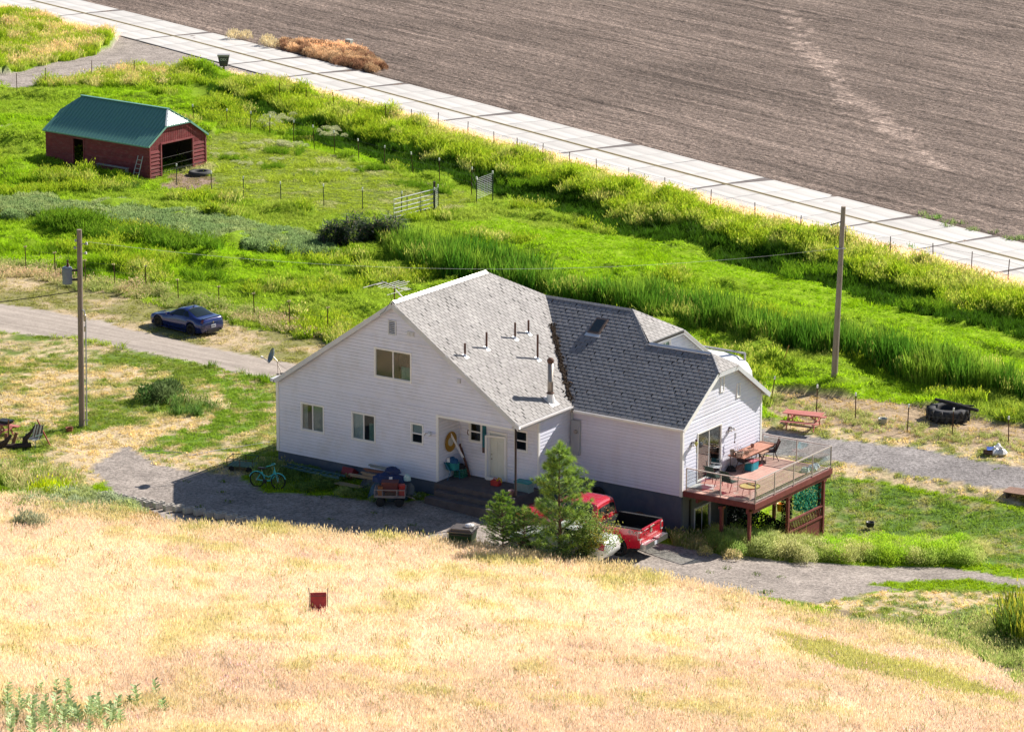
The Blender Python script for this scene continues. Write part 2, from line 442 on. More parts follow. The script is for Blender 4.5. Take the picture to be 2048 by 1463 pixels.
def ground_mat(name, kind):
    m = bpy.data.materials.new(name)
    nt, N, Lk = nt_clear(m)
    out = N.new('ShaderNodeOutputMaterial'); b = N.new('ShaderNodeBsdfPrincipled'); Lk.new(b.outputs[0], out.inputs[0])
    b.inputs['Roughness'].default_value = .95; b.inputs['Specular IOR Level'].default_value = .1
    at = N.new('ShaderNodeAttribute'); at.attribute_name = 'col'
    tc = N.new('ShaderNodeTexCoord')
    def noise(sc_, det, vec=None, rough=.6, dist=0):
        q = N.new('ShaderNodeTexNoise'); q.inputs['Scale'].default_value = sc_; q.inputs['Detail'].default_value = det; q.inputs['Roughness'].default_value = rough
        q.inputs['Distortion'].default_value = dist
        Lk.new(vec or tc.outputs['Object'], q.inputs['Vector']); return q.outputs['Fac']
    def rng_(x, a, b_, c, d):
        q = N.new('ShaderNodeMapRange'); Lk.new(x, q.inputs['Value'])
        for k, v in zip(('From Min', 'From Max', 'To Min', 'To Max'), (a, b_, c, d)): q.inputs[k].default_value = v
        return q.outputs[0]
    def mul(a, b_):
        q = N.new('ShaderNodeMath'); q.operation = 'MULTIPLY'; Lk.new(a, q.inputs[0]); Lk.new(b_, q.inputs[1]); return q.outputs[0]
    if kind == 'field':
        mp = N.new('ShaderNodeMapping'); mp.vector_type = 'TEXTURE'; mp.inputs['Rotation'].default_value = (0, 0, R(-56)); mp.inputs['Scale'].default_value = (34, 1.5, 1)
        Lk.new(tc.outputs['Object'], mp.inputs[0])
        mp2 = N.new('ShaderNodeMapping'); mp2.vector_type = 'TEXTURE'; mp2.inputs['Rotation'].default_value = (0, 0, R(-53)); mp2.inputs['Scale'].default_value = (26, .45, 1)
        Lk.new(tc.outputs['Object'], mp2.inputs[0])
        f1 = rng_(noise(1.0, 4, mp.outputs[0], .6, 1.2), .30, .70, .70, 1.4)
        f2 = rng_(noise(1.0, 3, mp2.outputs[0], .6, .3), .32, .68, .66, 1.42)
        f3 = rng_(noise(3.2, 5, None, .8), .40, .66, .6, 1.8)
        f4 = rng_(noise(.035, 4, None, .6, 1.0), .3, .7, .72, 1.22)
        f = mul(mul(f1, f2), mul(f3, f4)); hb = noise(3.0, 4, None, .7); bs, bd = 1.0, .25
    elif kind == 'gravel':
        f = mul(rng_(noise(7, 5, None, .85), .36, .64, .5, 1.6), rng_(noise(.9, 4), .3, .7, .78, 1.2)); hb = noise(14, 3); bs, bd = .6, .03
    elif kind == 'lane':
        mp = N.new('ShaderNodeMapping'); mp.vector_type = 'TEXTURE'; mp.inputs['Rotation'].default_value = (0, 0, R(-36)); mp.inputs['Scale'].default_value = (9, .6, 1)
        Lk.new(tc.outputs['Object'], mp.inputs[0])
        f = mul(rng_(noise(1, 4, mp.outputs[0], .6, .4), .3, .7, .78, 1.18), rng_(noise(7, 4, None, .8), .35, .65, .85, 1.15)); hb = noise(10, 3); bs, bd = .5, .03
    else:
        f = mul(rng_(noise(5, 5, None, .8), .35, .65, .65, 1.35), rng_(noise(.8, 3), .3, .7, .85, 1.15)); hb = noise(6, 4, None, .7); bs, bd = .7, .08
    vm = N.new('ShaderNodeVectorMath'); vm.operation = 'SCALE'; Lk.new(at.outputs['Color'], vm.inputs[0]); Lk.new(f, vm.inputs['Scale'])
    Lk.new(vm.outputs[0], b.inputs['Base Color'])
    bp = N.new('ShaderNodeBump'); bp.inputs['Strength'].default_value = bs; bp.inputs['Distance'].default_value = bd
    Lk.new(hb, bp.inputs['Height']); Lk.new(bp.outputs[0], b.inputs['Normal'])
    return m
def np_mesh(name, co, faces, col=None, m=None, smooth=True):
    me = bpy.data.meshes.new(name)
    me.vertices.add(len(co)); me.vertices.foreach_set('co', co.astype(np.float32).ravel())
    k = faces.shape[1]; nf = len(faces)
    me.loops.add(nf * k); me.loops.foreach_set('vertex_index', faces.astype(np.int32).ravel())
    me.polygons.add(nf); me.polygons.foreach_set('loop_start', np.arange(0, nf * k, k, dtype=np.int32))
    if smooth: me.polygons.foreach_set('use_smooth', np.ones(nf, bool))
    me.update(calc_edges=True)
    if col is not None:
        a = me.attributes.new('col', 'FLOAT_COLOR', 'POINT')
        a.data.foreach_set('color', np.concatenate([col, np.ones((len(col), 1))], 1).astype(np.float32).ravel())
    if m: me.materials.append(m)
    return me
def lumpf(x, y):
    m = np.clip((y - 163) / 10, 0, 1) * np.clip((-road_d(x, y) - ROADW - .6) / 1.5, 0, 1)
    hu_, hv_ = (x - HX) * ca - (y - HY) * sa, (x - HX) * sa + (y - HY) * ca
    m = m * np.clip((hv_ - 16) / 6, 0, 1)
    a = fbm(x, y, 3.0, 51); b = fbm(x, y, 1.1, 57)
    d = road_d(x, y)
    bank = -.75 * np.clip((-d - 8) / 2.5, 0, 1) * np.clip((18 + d) / 6, 0, 1) * np.clip((x + 22) / 8, 0, 1)
    qx, qy = proj(x, y, -.9); m = m * np.where(inpoly(qx, qy, Z_CORRAL) | inpoly(qx, qy, Z_MOW), .3, 1.)
    return m * ((np.clip(a - .51, 0, 1) * 2.4) + (b - .5) * .35 + bank) + (1 - m) * (b - .5) * .05
gs = .3
gx = np.concatenate([np.array([-900, -500, -250, -140, -90, -70]), np.arange(-52, 60.01, gs), np.array([75, 95, 140, 250, 500, 900])])
gy = np.concatenate([np.array([-300, -120, -30, 10, 40, 60, 75, 85, 92]), np.arange(98, 205, gs), np.arange(205, 320, .6), np.array([330, 350, 400, 500, 700, 1200, 2500])])
XX, YY = np.meshgrid(gx, gy)
ZZ = groundz(XX, YY)
ZZ = np.where((YY < 20), 18, ZZ); ZZ = np.where((np.abs(XX) > 130) & (YY > 40), -.9, ZZ)
COL, ZID, PX, PY = zones(XX, YY, ZZ)
lump = lumpf(XX, YY)
TANM = (COL[..., 0] > COL[..., 1] * 1.02)
ZZ = ZZ + np.where(ZID == 4, (fbm(XX, YY, .9, 55) - .5) * .22, np.where((ZID == 0) & ~TANM, lump, (fbm(XX, YY, 1.4, 51) - .5) * .04))
ny, nx = XX.shape
idx = np.arange(nx * ny).reshape(ny, nx)
Fq = np.stack([idx[:-1, :-1], idx[:-1, 1:], idx[1:, 1:], idx[1:, :-1]], -1).reshape(-1, 4)
fz = ZID[:-1, :-1].ravel()
CO = np.stack([XX, YY, ZZ], -1).reshape(-1, 3); CL = COL.reshape(-1, 3)
for k, (nm, mk) in enumerate([('ground', 'ground'), ('dirt_lane', 'lane'), ('gravel_driveway', 'gravel'), ('grassy_hillside', 'ground'), ('ploughed_field', 'field')]):
    f = Fq[fz == k]
    used = np.unique(f); rem = np.zeros(len(CO), int); rem[used] = np.arange(len(used))
    o = bpy.data.objects.new(nm, np_mesh(nm, CO[used], rem[f], CL[used], ground_mat(nm + '_soil', mk)))
    C.objects.link(o); o['kind'] = 'structure'

# ------------------------------------------------------------------ concrete road of single slabs
def conc_mat():
    m = bpy.data.materials.new('road_concrete')
    nt, N, Lk = nt_clear(m)
    out = N.new('ShaderNodeOutputMaterial'); b = N.new('ShaderNodeBsdfPrincipled'); Lk.new(b.outputs[0], out.inputs[0]); b.inputs['Roughness'].default_value = .85
    tc = N.new('ShaderNodeTexCoord'); oi = N.new('ShaderNodeObjectInfo')
    mp = N.new('ShaderNodeMapping'); mp.inputs['Scale'].default_value = (.12, 1.3, 1); Lk.new(tc.outputs['Object'], mp.inputs[0])
    n1 = N.new('ShaderNodeTexNoise'); n1.inputs['Scale'].default_value = 1.2; n1.inputs['Detail'].default_value = 5; Lk.new(mp.outputs[0], n1.inputs[0])
    n2 = N.new('ShaderNodeTexNoise'); n2.inputs['Scale'].default_value = 8; n2.inputs['Detail'].default_value = 5; Lk.new(tc.outputs['Object'], n2.inputs[0])
    r1 = N.new('ShaderNodeMapRange'); r1.inputs['From Min'].default_value = .3; r1.inputs['From Max'].default_value = .7; r1.inputs['To Min'].default_value = .74; r1.inputs['To Max'].default_value = 1.14
    r2 = N.new('ShaderNodeMapRange'); r2.inputs['To Min'].default_value = .88; r2.inputs['To Max'].default_value = 1.1
    r3 = N.new('ShaderNodeMapRange'); r3.inputs['To Min'].default_value = .93; r3.inputs['To Max'].default_value = 1.05
    Lk.new(n1.outputs['Fac'], r1.inputs[0]); Lk.new(n2.outputs['Fac'], r2.inputs[0]); Lk.new(oi.outputs['Random'], r3.inputs[0])
    a = N.new('ShaderNodeMath'); a.operation = 'MULTIPLY'; Lk.new(r1.outputs[0], a.inputs[0]); Lk.new(r2.outputs[0], a.inputs[1])
    c = N.new('ShaderNodeMath'); c.operation = 'MULTIPLY'; Lk.new(a.outputs[0], c.inputs[0]); Lk.new(r3.outputs[0], c.inputs[1])
    vm = N.new('ShaderNodeVectorMath'); vm.operation = 'SCALE'; vm.inputs[0].default_value = (.53, .51, .49); Lk.new(c.outputs[0], vm.inputs['Scale'])
    Lk.new(vm.outputs[0], b.inputs['Base Color'])
    return m
mconc = conc_mat()
mtar = mat('road_tar', (.13, .11, .105), .9, var=.2)
myel = mat('road_yellow_paint', (.42, .30, .05), .8, var=.3, scale=1.5)
mdark = mat('road_dark_line', (.075, .068, .05), .9, var=.2)
xs_ = np.linspace(-75, 75, 3001); ys_ = road_y(xs_)
sl = np.concatenate([[0], np.cumsum(np.hypot(np.diff(xs_), np.diff(ys_)))])
def rpt(s, off, z):
    x = np.interp(s, sl, xs_); y = np.interp(s, sl, ys_)
    x2 = np.interp(s + .5, sl, xs_); y2 = np.interp(s + .5, sl, ys_)
    x1 = np.interp(s - .5, sl, xs_); y1 = np.interp(s - .5, sl, ys_)
    d = Vector((x2 - x1, y2 - y1, 0)).normalized(); nrm = Vector((-d.y, d.x, 0))
    if nrm.y < 0: nrm = -nrm
    return Vector((x, y, z)) + nrm * off
RZ = -.83
rb = MB()
S_ = np.linspace(1, sl[-1] - 1, 90)
road_vs = []
for s in S_:
    road_vs += [rpt(s, -ROADW - .05, RZ - .02), rpt(s, ROADW + .05, RZ - .02), rpt(s, -ROADW - .35, RZ - .35), rpt(s, ROADW + .35, RZ - .35)]
fs = []
for i in range(len(S_) - 1):
    a = i * 4
    fs += [(a, a + 4, a + 5, a + 1), (a, a + 2, a + 6, a + 4), (a + 1, a + 5, a + 7, a + 3)]
rb.add(road_vs, fs)
road = rb.build('road', mtar, kind='structure')
# slab joints surveyed on the photograph: the tarred joints in the far lane
L = 7.05
s0 = np.interp(onz(1063, 237, RZ)[0], xs_, sl) % L
ns = int(sl[-1] // L)
mslab = mconc
for k in range(ns):
    a0, a1 = s0 + k * L, s0 + (k + 1) * L
    if a1 > sl[-1] - 2: break
    tar = (.30 + .35 * random.random()) if k % 2 == 0 or k % 5 == 3 else .045
    for lane in (0, 1):
        o0, o1 = (.07, ROADW) if lane else (-ROADW, -.07)
        p = [rpt(a0 + tar / 2, o0, RZ), rpt(a1 - .03, o0, RZ), rpt(a1 - .03, o1, RZ), rpt(a0 + tar * (1.6 if lane else .6), o1, RZ)]
        for half in (0, 1):
            gp = .018
            f = lambda t, q: (p[0] * (1 - t) + p[1] * t) * (1 - q) + (p[3] * (1 - t) + p[2] * t) * q
            t0, t1 = (0, .5 - gp / 6) if half == 0 else (.5 + gp / 6, 1)
            c = [f(t0, 0), f(t1, 0), f(t1, 1), f(t0, 1)]
            ctr = sum(c, Vector()) / 4
            d = (c[1] - c[0]).normalized(); ang = math.atan2(d.y, d.x)
            Mi = Matrix.Rotation(-ang, 3, 'Z')
            q = [Mi @ (w - ctr) for w in c]
            dz = random.uniform(-.004, .004)
            b = MB(); b.add([(w.x, w.y, dz) for w in q] + [(w.x, w.y, -.2) for w in q], [(0, 1, 2, 3), (0, 4, 5, 1), (1, 5, 6, 2), (2, 6, 7, 3), (3, 7, 4, 0)])
            o = b.build('road_slab', mslab, road); o.location = ctr; o.rotation_euler = (0, 0, ang)
# centre lines
for off, w, mm, nm in ((-.13, .022, myel, 'centre_line'), (.13, .022, myel, 'centre_line'), (0, .08, mdark, 'centre_joint')):
    b = MB(); vs = []; fs = []
    for s in np.linspace(2, sl[-1] - 2, 160):
        vs += [rpt(s, off - w, RZ + .008), rpt(s, off + w, RZ + .008)]
    for i in range(159): fs.append((2 * i, 2 * i + 2, 2 * i + 3, 2 * i + 1))
    b.add(vs, fs).build(nm, mm, road)
# ------------------------------------------------------------------ polygon helpers
def clip(poly, a, b, c):
    """keep the part of a polygon where a*x + b*y <= c"""
    out = []
    for i in range(len(poly)):
        p, q = poly[i], poly[(i + 1) % len(poly)]
        dp, dq = a * p[0] + b * p[1] - c, a * q[0] + b * q[1] - c
        if dp <= 0: out.append(p)
        if (dp < 0 < dq) or (dq < 0 < dp):
            t = dp / (dp - dq); out.append((p[0] + t * (q[0] - p[0]), p[1] + t * (q[1] - p[1])))
    return out
def clip_rect(poly, x0, x1, y0, y1):
    for a, b, c in ((-1, 0, -x0), (1, 0, x1), (0, -1, -y0), (0, 1, y1)):
        if len(poly) < 3: return []
        poly = clip(poly, a, b, c)
    return poly
def clip_convex(poly, cp):
    ar = sum(cp[i][0] * cp[(i + 1) % len(cp)][1] - cp[(i + 1) % len(cp)][0] * cp[i][1] for i in range(len(cp)))
    if ar < 0: cp = cp[::-1]
    for i in range(len(cp)):
        if len(poly) < 3: return []
        p, q = cp[i], cp[(i + 1) % len(cp)]
        a, b = (q[1] - p[1]), -(q[0] - p[0])
        poly = clip(poly, a, b, a * p[0] + b * p[1])
    return poly
def area(p):
    return abs(sum(p[i][0] * p[(i + 1) % len(p)][1] - p[(i + 1) % len(p)][0] * p[i][1] for i in range(len(p)))) / 2 if len(p) > 2 else 0
def siding(parent, name, m, polys, holes, to3, z0, z1, expo=.152, out=.032, label=None):
    """lap siding: every course a board of its own, cut round the openings"""
    k = 0; z = z0
    while z < z1 - .01:
        ze = min(z + expo, z1); rects = []
        cuts = [h for h in holes if h[2] < ze and h[3] > z]
        xs = sorted({-99, 99} | {h[0] for h in cuts} | {h[1] for h in cuts})
        for a, b in zip(xs[:-1], xs[1:]):
            mid = (a + b) / 2; seg = [(z, ze)]
            for h in cuts:
                if h[0] <= mid <= h[1]:
                    ns_ = []
                    for s0_, s1_ in seg:
                        if h[2] > s0_: ns_.append((s0_, min(h[2], s1_)))
                        if h[3] < s1_: ns_.append((max(h[3], s0_), s1_))
                    seg = ns_
            rects += [(a, b, c, d) for c, d in seg if d - c > .01]
        for poly in polys:
            for a, b, c, d in rects:
                mb = MB(weld=True)
                q = clip_rect(poly, a, b, c, d)
                if len(q) < 3 or area(q) < 1e-4: continue
                if len(q) == 4 and d - c > .1:
                    zs_ = z + expo - .03; lo = clip_rect(q, -99, 99, -99, zs_); hi = clip_rect(q, -99, 99, zs_, 99)
                    parts_ = [p_ for p_ in (lo, hi) if len(p_) > 2 and area(p_) > 1e-4]
                else: parts_ = [q]
                def off(zz): return out * (1 - .45 * (zz - z) / (expo - .03)) if zz <= z + expo - .029 else out * .55 - (out * .55 + .012) * (zz - z - expo + .03) / .03
                for q in parts_:
                    n_ = len(q)
                    vs = [to3(s, zz, off(zz)) for s, zz in q] + [to3(s, zz, -.03) for s, zz in q]
                    mb.add(vs, [tuple(range(n_))] + [(i, i + n_, (i + 1) % n_ + n_, (i + 1) % n_) for i in range(n_)])
                if mb.v: mb.build(name, m, parent)
        z = ze; k += 1
def slab_wall(parent, name, m, polys, holes, to3, depth=.14, off=-.03):
    mb = MB()
    xs = sorted({-99, 99} | {h[0] for h in holes} | {h[1] for h in holes})
    for poly in polys:
        for a, b in zip(xs[:-1], xs[1:]):
            mid = (a + b) / 2; seg = [(-99, 99)]
            for h in holes:
                if h[0] <= mid <= h[1]:
                    ns_ = []
                    for s0_, s1_ in seg:
                        if h[2] > s0_: ns_.append((s0_, min(h[2], s1_)))
                        if h[3] < s1_: ns_.append((max(h[3], s0_), s1_))
                    seg = ns_
            for c, d in seg:
                q = clip_rect(poly, a, b, c, d)
                if area(q) > 1e-4: mb.prism(q, lambda s, z: to3(s, z, off), lambda s, z: to3(s, z, off - depth))
    return mb.build(name, m, parent)
def window(parent, to3, s0, s1, z0, z1, vert=True, mull=1, fw=.07, curtain=None, m_f=None, label=None, sashes=None, gl=None):
    """framed window in an opening; curtain = list of (s0, s1, z0, z1, material)"""
    w = MB()
    def bx(a, b, c, d, o0=-.05, o1=.045):
        vs = [to3(a, c, o0), to3(b, c, o0), to3(b, d, o0), to3(a, d, o0), to3(a, c, o1), to3(b, c, o1), to3(b, d, o1), to3(a, d, o1)]
        w.add(vs, [(0, 3, 2, 1), (4, 5, 6, 7), (0, 1, 5, 4), (1, 2, 6, 5), (2, 3, 7, 6), (3, 0, 4, 7)])
    bx(s0, s0 + fw, z0, z1); bx(s1 - fw, s1, z0, z1); bx(s0 + fw, s1 - fw, z0, z0 + fw); bx(s0 + fw, s1 - fw, z1 - fw, z1)
    a, b, c, d = s0 + fw, s1 - fw, z0 + fw, z1 - fw
    fr = w.build('window', m_f or MW['trim'], parent)
    if label: fr['label'] = label
    panes = []
    if vert:
        step = (b - a) / (mull + 1)
        for i in range(mull + 1): panes.append((a + i * step, a + (i + 1) * step, c, d))
    else:
        step = (d - c) / (mull + 1)
        for i in range(mull + 1): panes.append((a, b, c + i * step, c + (i + 1) * step))
    for i, (pa, pb, pc, pd) in enumerate(panes):
        w = MB(); t = .028; dep = -.012 * (i % 2)
        def b2(a_, b_, c_, d_, o0, o1):
            vs = [to3(a_, c_, o0), to3(b_, c_, o0), to3(b_, d_, o0), to3(a_, d_, o0), to3(a_, c_, o1), to3(b_, c_, o1), to3(b_, d_, o1), to3(a_, d_, o1)]
            w.add(vs, [(0, 3, 2, 1), (4, 5, 6, 7), (0, 1, 5, 4), (1, 2, 6, 5), (2, 3, 7, 6), (3, 0, 4, 7)])
        o0, o1 = -.03 + dep, .012 + dep
        b2(pa, pa + t, pc, pd, o0, o1); b2(pb - t, pb, pc, pd, o0, o1); b2(pa + t, pb - t, pc, pc + t, o0, o1); b2(pa + t, pb - t, pd - t, pd, o0, o1)
        w.build('sash', MW['trim'], fr)
        w = MB(); b2(pa + t, pb - t, pc + t, pd - t, -.012 + dep, -.004 + dep)
        w.build('pane', gl or MW['glass'], fr)
    for q in curtain or []:
        ca_, cb_, cc_, cd_, mc = q; w = MB(); n_ = 26; vs = []
        for i in range(n_ + 1):
            s = ca_ + (cb_ - ca_) * i / n_; o = -.09 + .025 * math.sin(i * 1.9) + .01 * math.sin(i * 4.1)
            vs += [to3(s, cc_, o), to3(s, cd_, o)]
        w.add(vs, [(2 * i, 2 * i + 2, 2 * i + 3, 2 * i + 1) for i in range(n_)])
        w.build('curtain', mc, fr, smooth=True, fix=False)
    return fr
MW = dict(
    siding=mat('white_vinyl_siding', (.71, .73, .86), .5, var=.03, scale=.8, dirt=(.50, .48, .47), dscale=.6, damt=.42, island=.02),
    sidingw=mat('pale_wing_siding', (.74, .72, .86), .5, var=.03, scale=.8, dirt=(.60, .52, .58), dscale=.7, damt=.4, island=.02, stretch=(1.6, 1, .35)),
    trim=mat('white_window_trim', (.82, .82, .82), .45, var=.03, dirt=(.5, .48, .45), damt=.25, dscale=3),
    fascia=mat('grey_white_fascia', (.60, .62, .66), .5, var=.05, dirt=(.42, .42, .44), damt=.4),
    wall=mat('wall_sheathing', (.55, .55, .56), .8),
    found=mat('painted_concrete_foundation', (.085, .105, .15), .85, var=.12, scale=1.5, bump=.3, dirt=(.16, .16, .17), damt=.4, dscale=2),
    bare=mat('dark_grey_basement_wall', (.15, .155, .16), .85, var=.1, bump=.2),
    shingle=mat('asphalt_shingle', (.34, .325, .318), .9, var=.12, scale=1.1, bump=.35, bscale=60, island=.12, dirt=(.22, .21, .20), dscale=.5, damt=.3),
    shingle_shade=mat('asphalt_shingle_shaded', (.205, .21, .232), .9, var=.09, scale=1.1, bump=.35, bscale=60, island=.11, dirt=(.30, .29, .28), dscale=3, damt=.3),  # same shingle darkened: grazing-sun shade of the wing front put in the colour
    felt=mat('roof_felt', (.035, .033, .032), .95),
    glass=glass_mat('window_glass', trans=.955), glass_dark=glass_mat('window_glass_dark', trans=.8, tint=(.5, .52, .52)),
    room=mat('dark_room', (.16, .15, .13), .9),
    curt=mat('grey_curtain', (.62, .58, .55), .9, var=.1), curt2=mat('pale_curtain', (.75, .77, .82), .9), curt3=mat('teal_curtain', (.25, .38, .36), .9),
    metal=mat('bright_metal_flashing', (.85, .84, .84), .3, metal=.6, var=.05), gutter=mat('white_gutter', (.85, .84, .84), .35, var=.03, dirt=(.5, .45, .4), damt=.3, dscale=4),
    rust=mat('rusty_pipe', (.11, .055, .04), .8, var=.25, scale=8), galv=mat('galvanised_steel', (.42, .37, .32), .42, metal=.7, var=.15, scale=5),
    dark=mat('black_plastic', (.02, .02, .022), .5), slab=mat('porch_slab', (.10, .085, .09), .9, var=.2, bump=.3, dirt=(.17, .15, .14)),
    door=mat('white_door_paint', (.70, .72, .66), .45, var=.03, dirt=(.45, .42, .36), dscale=2, damt=.35))
house = thing('house', 'white sided farmhouse with steep grey shingle roofs and a recessed porch', 'house', hw(0, 0, 0), -YAW)
W1, UP, VP, US, V2, V3, UE = 9.06, 9.06, 1.65, 13.32, 4.29, 11.15, 19.16
uA, zA, tp, vR, uR, uL, QF = 6.74, 7.97, .675, 7.10, 13.56, .10, .28
tw, zw0, vE0, vW, u1, c1, d1, c2, d2 = .661, 3.20, 3.97, 9.24, 15.14, 1.49, 1.75, .87, .92
zrk = lambda u: zA - abs(u - uA) * tp
zwf = lambda v: zw0 + (v - vE0) * tw
VB = 14.3            # back wall of the deep part of the wing
front = lambda s, z, o: (s, -o, z)
porchb = lambda s, z, o: (s, VP - o, z)
wingf = lambda s, z, o: (s, V2 - o, z)
gabler = lambda s, z, o: (UE + o, s, z)
sideW = lambda s, z, o: (US + o, s, z)
recess = lambda s, z, o: (W1 + o, s, z)
# openings (s0, s1, z0, z1)
wA, wB, wC, wD = (1.40, 2.74, 1.20, 2.55), (4.28, 5.63, 1.22, 2.56), (5.58, 7.64, 4.34, 5.74), (7.57, 8.28, 1.57, 2.56)
us = lambda u: zrk(u) - .12
left_poly = [(.16, 0), (W1, 0), (W1, us(W1)), (uA, us(uA)), (.16, us(.16))]
right_poly = [(W1, 3.13), (13.0, 3.10), (13.2, us(13.2)), (W1, us(W1))]
holesF = [wA, wB, wC, wD, (6.36, 6.72, 6.40, 7.08)]
slab_wall(house, 'wall', MW['wall'], [left_poly, right_poly], holesF[:4], front)
siding(house, 'siding_board', MW['siding'], [left_poly, right_poly], holesF, front, 0, us(uA))
# recess side wall, porch back wall, short side wall, wing wall, right gable wall
slab_wall(house, 'wall', MW['wall'], [[(0.14, 0), (VP, 0), (VP, 3.2), (.14, 3.2)]], [], recess)
siding(house, 'siding_board', MW['siding'], [[(.0, .05), (VP, .05), (VP, 3.2), (.0, 3.2)]], [], recess, .05, 3.2)
pw = [onv(938.3, 839.5, VP), onv(964.3, 887, VP), onv(1029.4, 857, VP), onv(1056, 905.5, VP), onv(980, 862, VP), onv(1013, 943, VP)]
hp1 = (pw[0][0], pw[1][0], pw[1][1], pw[0][1]); hp2 = (pw[2][0], pw[3][0], pw[3][1], pw[2][1])
hd = (pw[4][0], pw[5][0], .06, pw[4][1])
pb_poly = [(W1, .05), (US, .05), (US, 3.2), (W1, 3.2)]
slab_wall(house, 'wall', MW['wall'], [pb_poly], [hp1, hp2], porchb)
siding(house, 'siding_board', MW['siding'], [pb_poly], [hp1, hp2, hd], porchb, .05, 3.2)
slab_wall(house, 'wall', MW['wall'], [[(VP + .14, 0), (V2, 0), (V2, 3.2), (VP + .14, 3.2)]], [], sideW)
siding(house, 'siding_board', MW['siding'], [[(VP, -.02), (V2, -.02), (V2, 3.2), (VP, 3.2)]], [], sideW, -.02, 3.2)
wing_poly = [(US, 0), (UE, 0), (UE, 3.3), (US, 3.3)]
slab_wall(house, 'wall', MW['wall'], [wing_poly], [], wingf)
siding(house, 'siding_board', MW['sidingw'], [wing_poly], [], wingf, 0, 3.3, expo=.15)
vm = (V2 + V3) / 2
zcl = zwf(vm - c2)
uw = lambda v: zwf(v if v < vm else 2 * vm - v) - .12
gab = [(V2 + .14, 0), (V3, 0), (V3, uw(V3)), (vm + c2, zcl - .1), (vm - c2, zcl - .1), (V2 + .14, uw(V2 + .14))]
gab2 = [(V2, 0), (V3, 0), (V3, uw(V3)), (vm + c2, zcl - .1), (vm - c2, zcl - .1), (V2, uw(V2))]
hsl = (5.52, 7.62, .34, 2.60)
slab_wall(house, 'wall', MW['wall'], [gab], [hsl], gabler)
siding(house, 'siding_board', MW['siding'], [gab2], [hsl], gabler, 0, zcl, expo=.165, out=.026)
# unseen walls: left, back
b = MB(); b.box(.02, .14, -3, .16, 9.8, 3.35); b.box(.16, 9.66, -3, 8, 9.8, 5.0); b.box(8, VB - .14, -3, 15.0, VB, 3.3); b.box(8, 9.8, -3, 8.14, VB - .14, 4)
b.box(UE - 4.16, V3 - .14, -3, UE, V3, 3.3); b.build('wall', MW['siding'], house)
# small upper gable of the deep part (faces the deck side)
up_g = [(vm - .2, zwf(vm) - .4), (13.9, zwf(2 * vW - 13.9)), (vW + c1, zwf(vW - c1) - .1), (vW - c1, zwf(vW - c1) - .1)]
gsm = lambda s, z, o: (15.0 + o, s, z)
upgl = [(vm - .3, 4.2), (V3, 4.2), (V3, 3.2), (VB, 3.2), (VB, zwf(2 * vW - VB) - .1), (vW + c1, zwf(vW - c1) - .1), (vW - c1, zwf(vW - c1) - .1)]
upA = [(vm - .3, 4.2), (V3 + .6, 4.2), (V3 + .6, zwf(2 * vW - V3 - .6) - .1), (vW + c1, zwf(vW - c1) - .1), (vW - c1, zwf(vW - c1) - .1)]
upB = [(V3 + .6, 3.2), (VB, 3.2), (VB, zwf(2 * vW - VB) - .1), (V3 + .6, zwf(2 * vW - V3 - .6) - .1)]
wsm = onu(1321, 690, 15.0), onu(1341, 678, 15.0)
hs = (wsm[0][0], wsm[1][0], 4.75, wsm[1][1])
slab_wall(house, 'wall', MW['wall'], [upA, upB], [hs], gsm)
siding(house, 'siding_board', MW['siding'], [upA, upB], [hs], gsm, 3.2, zwf(vW - c1) - .1)
window(house, gsm, *hs[:2], hs[2], hs[3], fw=.05, curtain=[(hs[0], hs[1], hs[2], hs[3], MW['curt2'])])
# windows
window(house, front, *wA, curtain=[(1.45, 1.72, 1.2, 2.55, MW['curt']), (2.05, 2.70, 1.2, 2.55, MW['curt'])])
window(house, front, *wB, curtain=[(4.3, 4.92, 1.2, 2.55, MW['curt2']), (5.2, 5.6, 1.2, 2.1, MW['curt3'])])
window(house, front, *wC, gl=MW['glass'], curtain=[(7.0, 7.6, 4.3, 5.0, MW['curt3'])])
window(house, front, *wD, vert=False, curtain=[(7.6, 8.26, 2.08, 2.5, MW['curt2'])])
window(house, porchb, *hp1, vert=False); window(house, porchb, *hp2, vert=False)
window(house, gabler, *hsl, fw=.06, gl=MW['glass_dark'], label='sliding glass door onto the deck')
# rooms behind the glass, floor
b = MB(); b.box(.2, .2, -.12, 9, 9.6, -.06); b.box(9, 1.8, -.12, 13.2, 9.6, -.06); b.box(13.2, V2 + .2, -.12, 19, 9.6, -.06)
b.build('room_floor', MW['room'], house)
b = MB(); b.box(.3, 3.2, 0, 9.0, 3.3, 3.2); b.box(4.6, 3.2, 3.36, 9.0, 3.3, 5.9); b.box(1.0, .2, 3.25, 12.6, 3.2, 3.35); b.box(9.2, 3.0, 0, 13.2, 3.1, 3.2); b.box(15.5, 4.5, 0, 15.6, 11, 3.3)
b.build('room_wall', MW['room'], house)
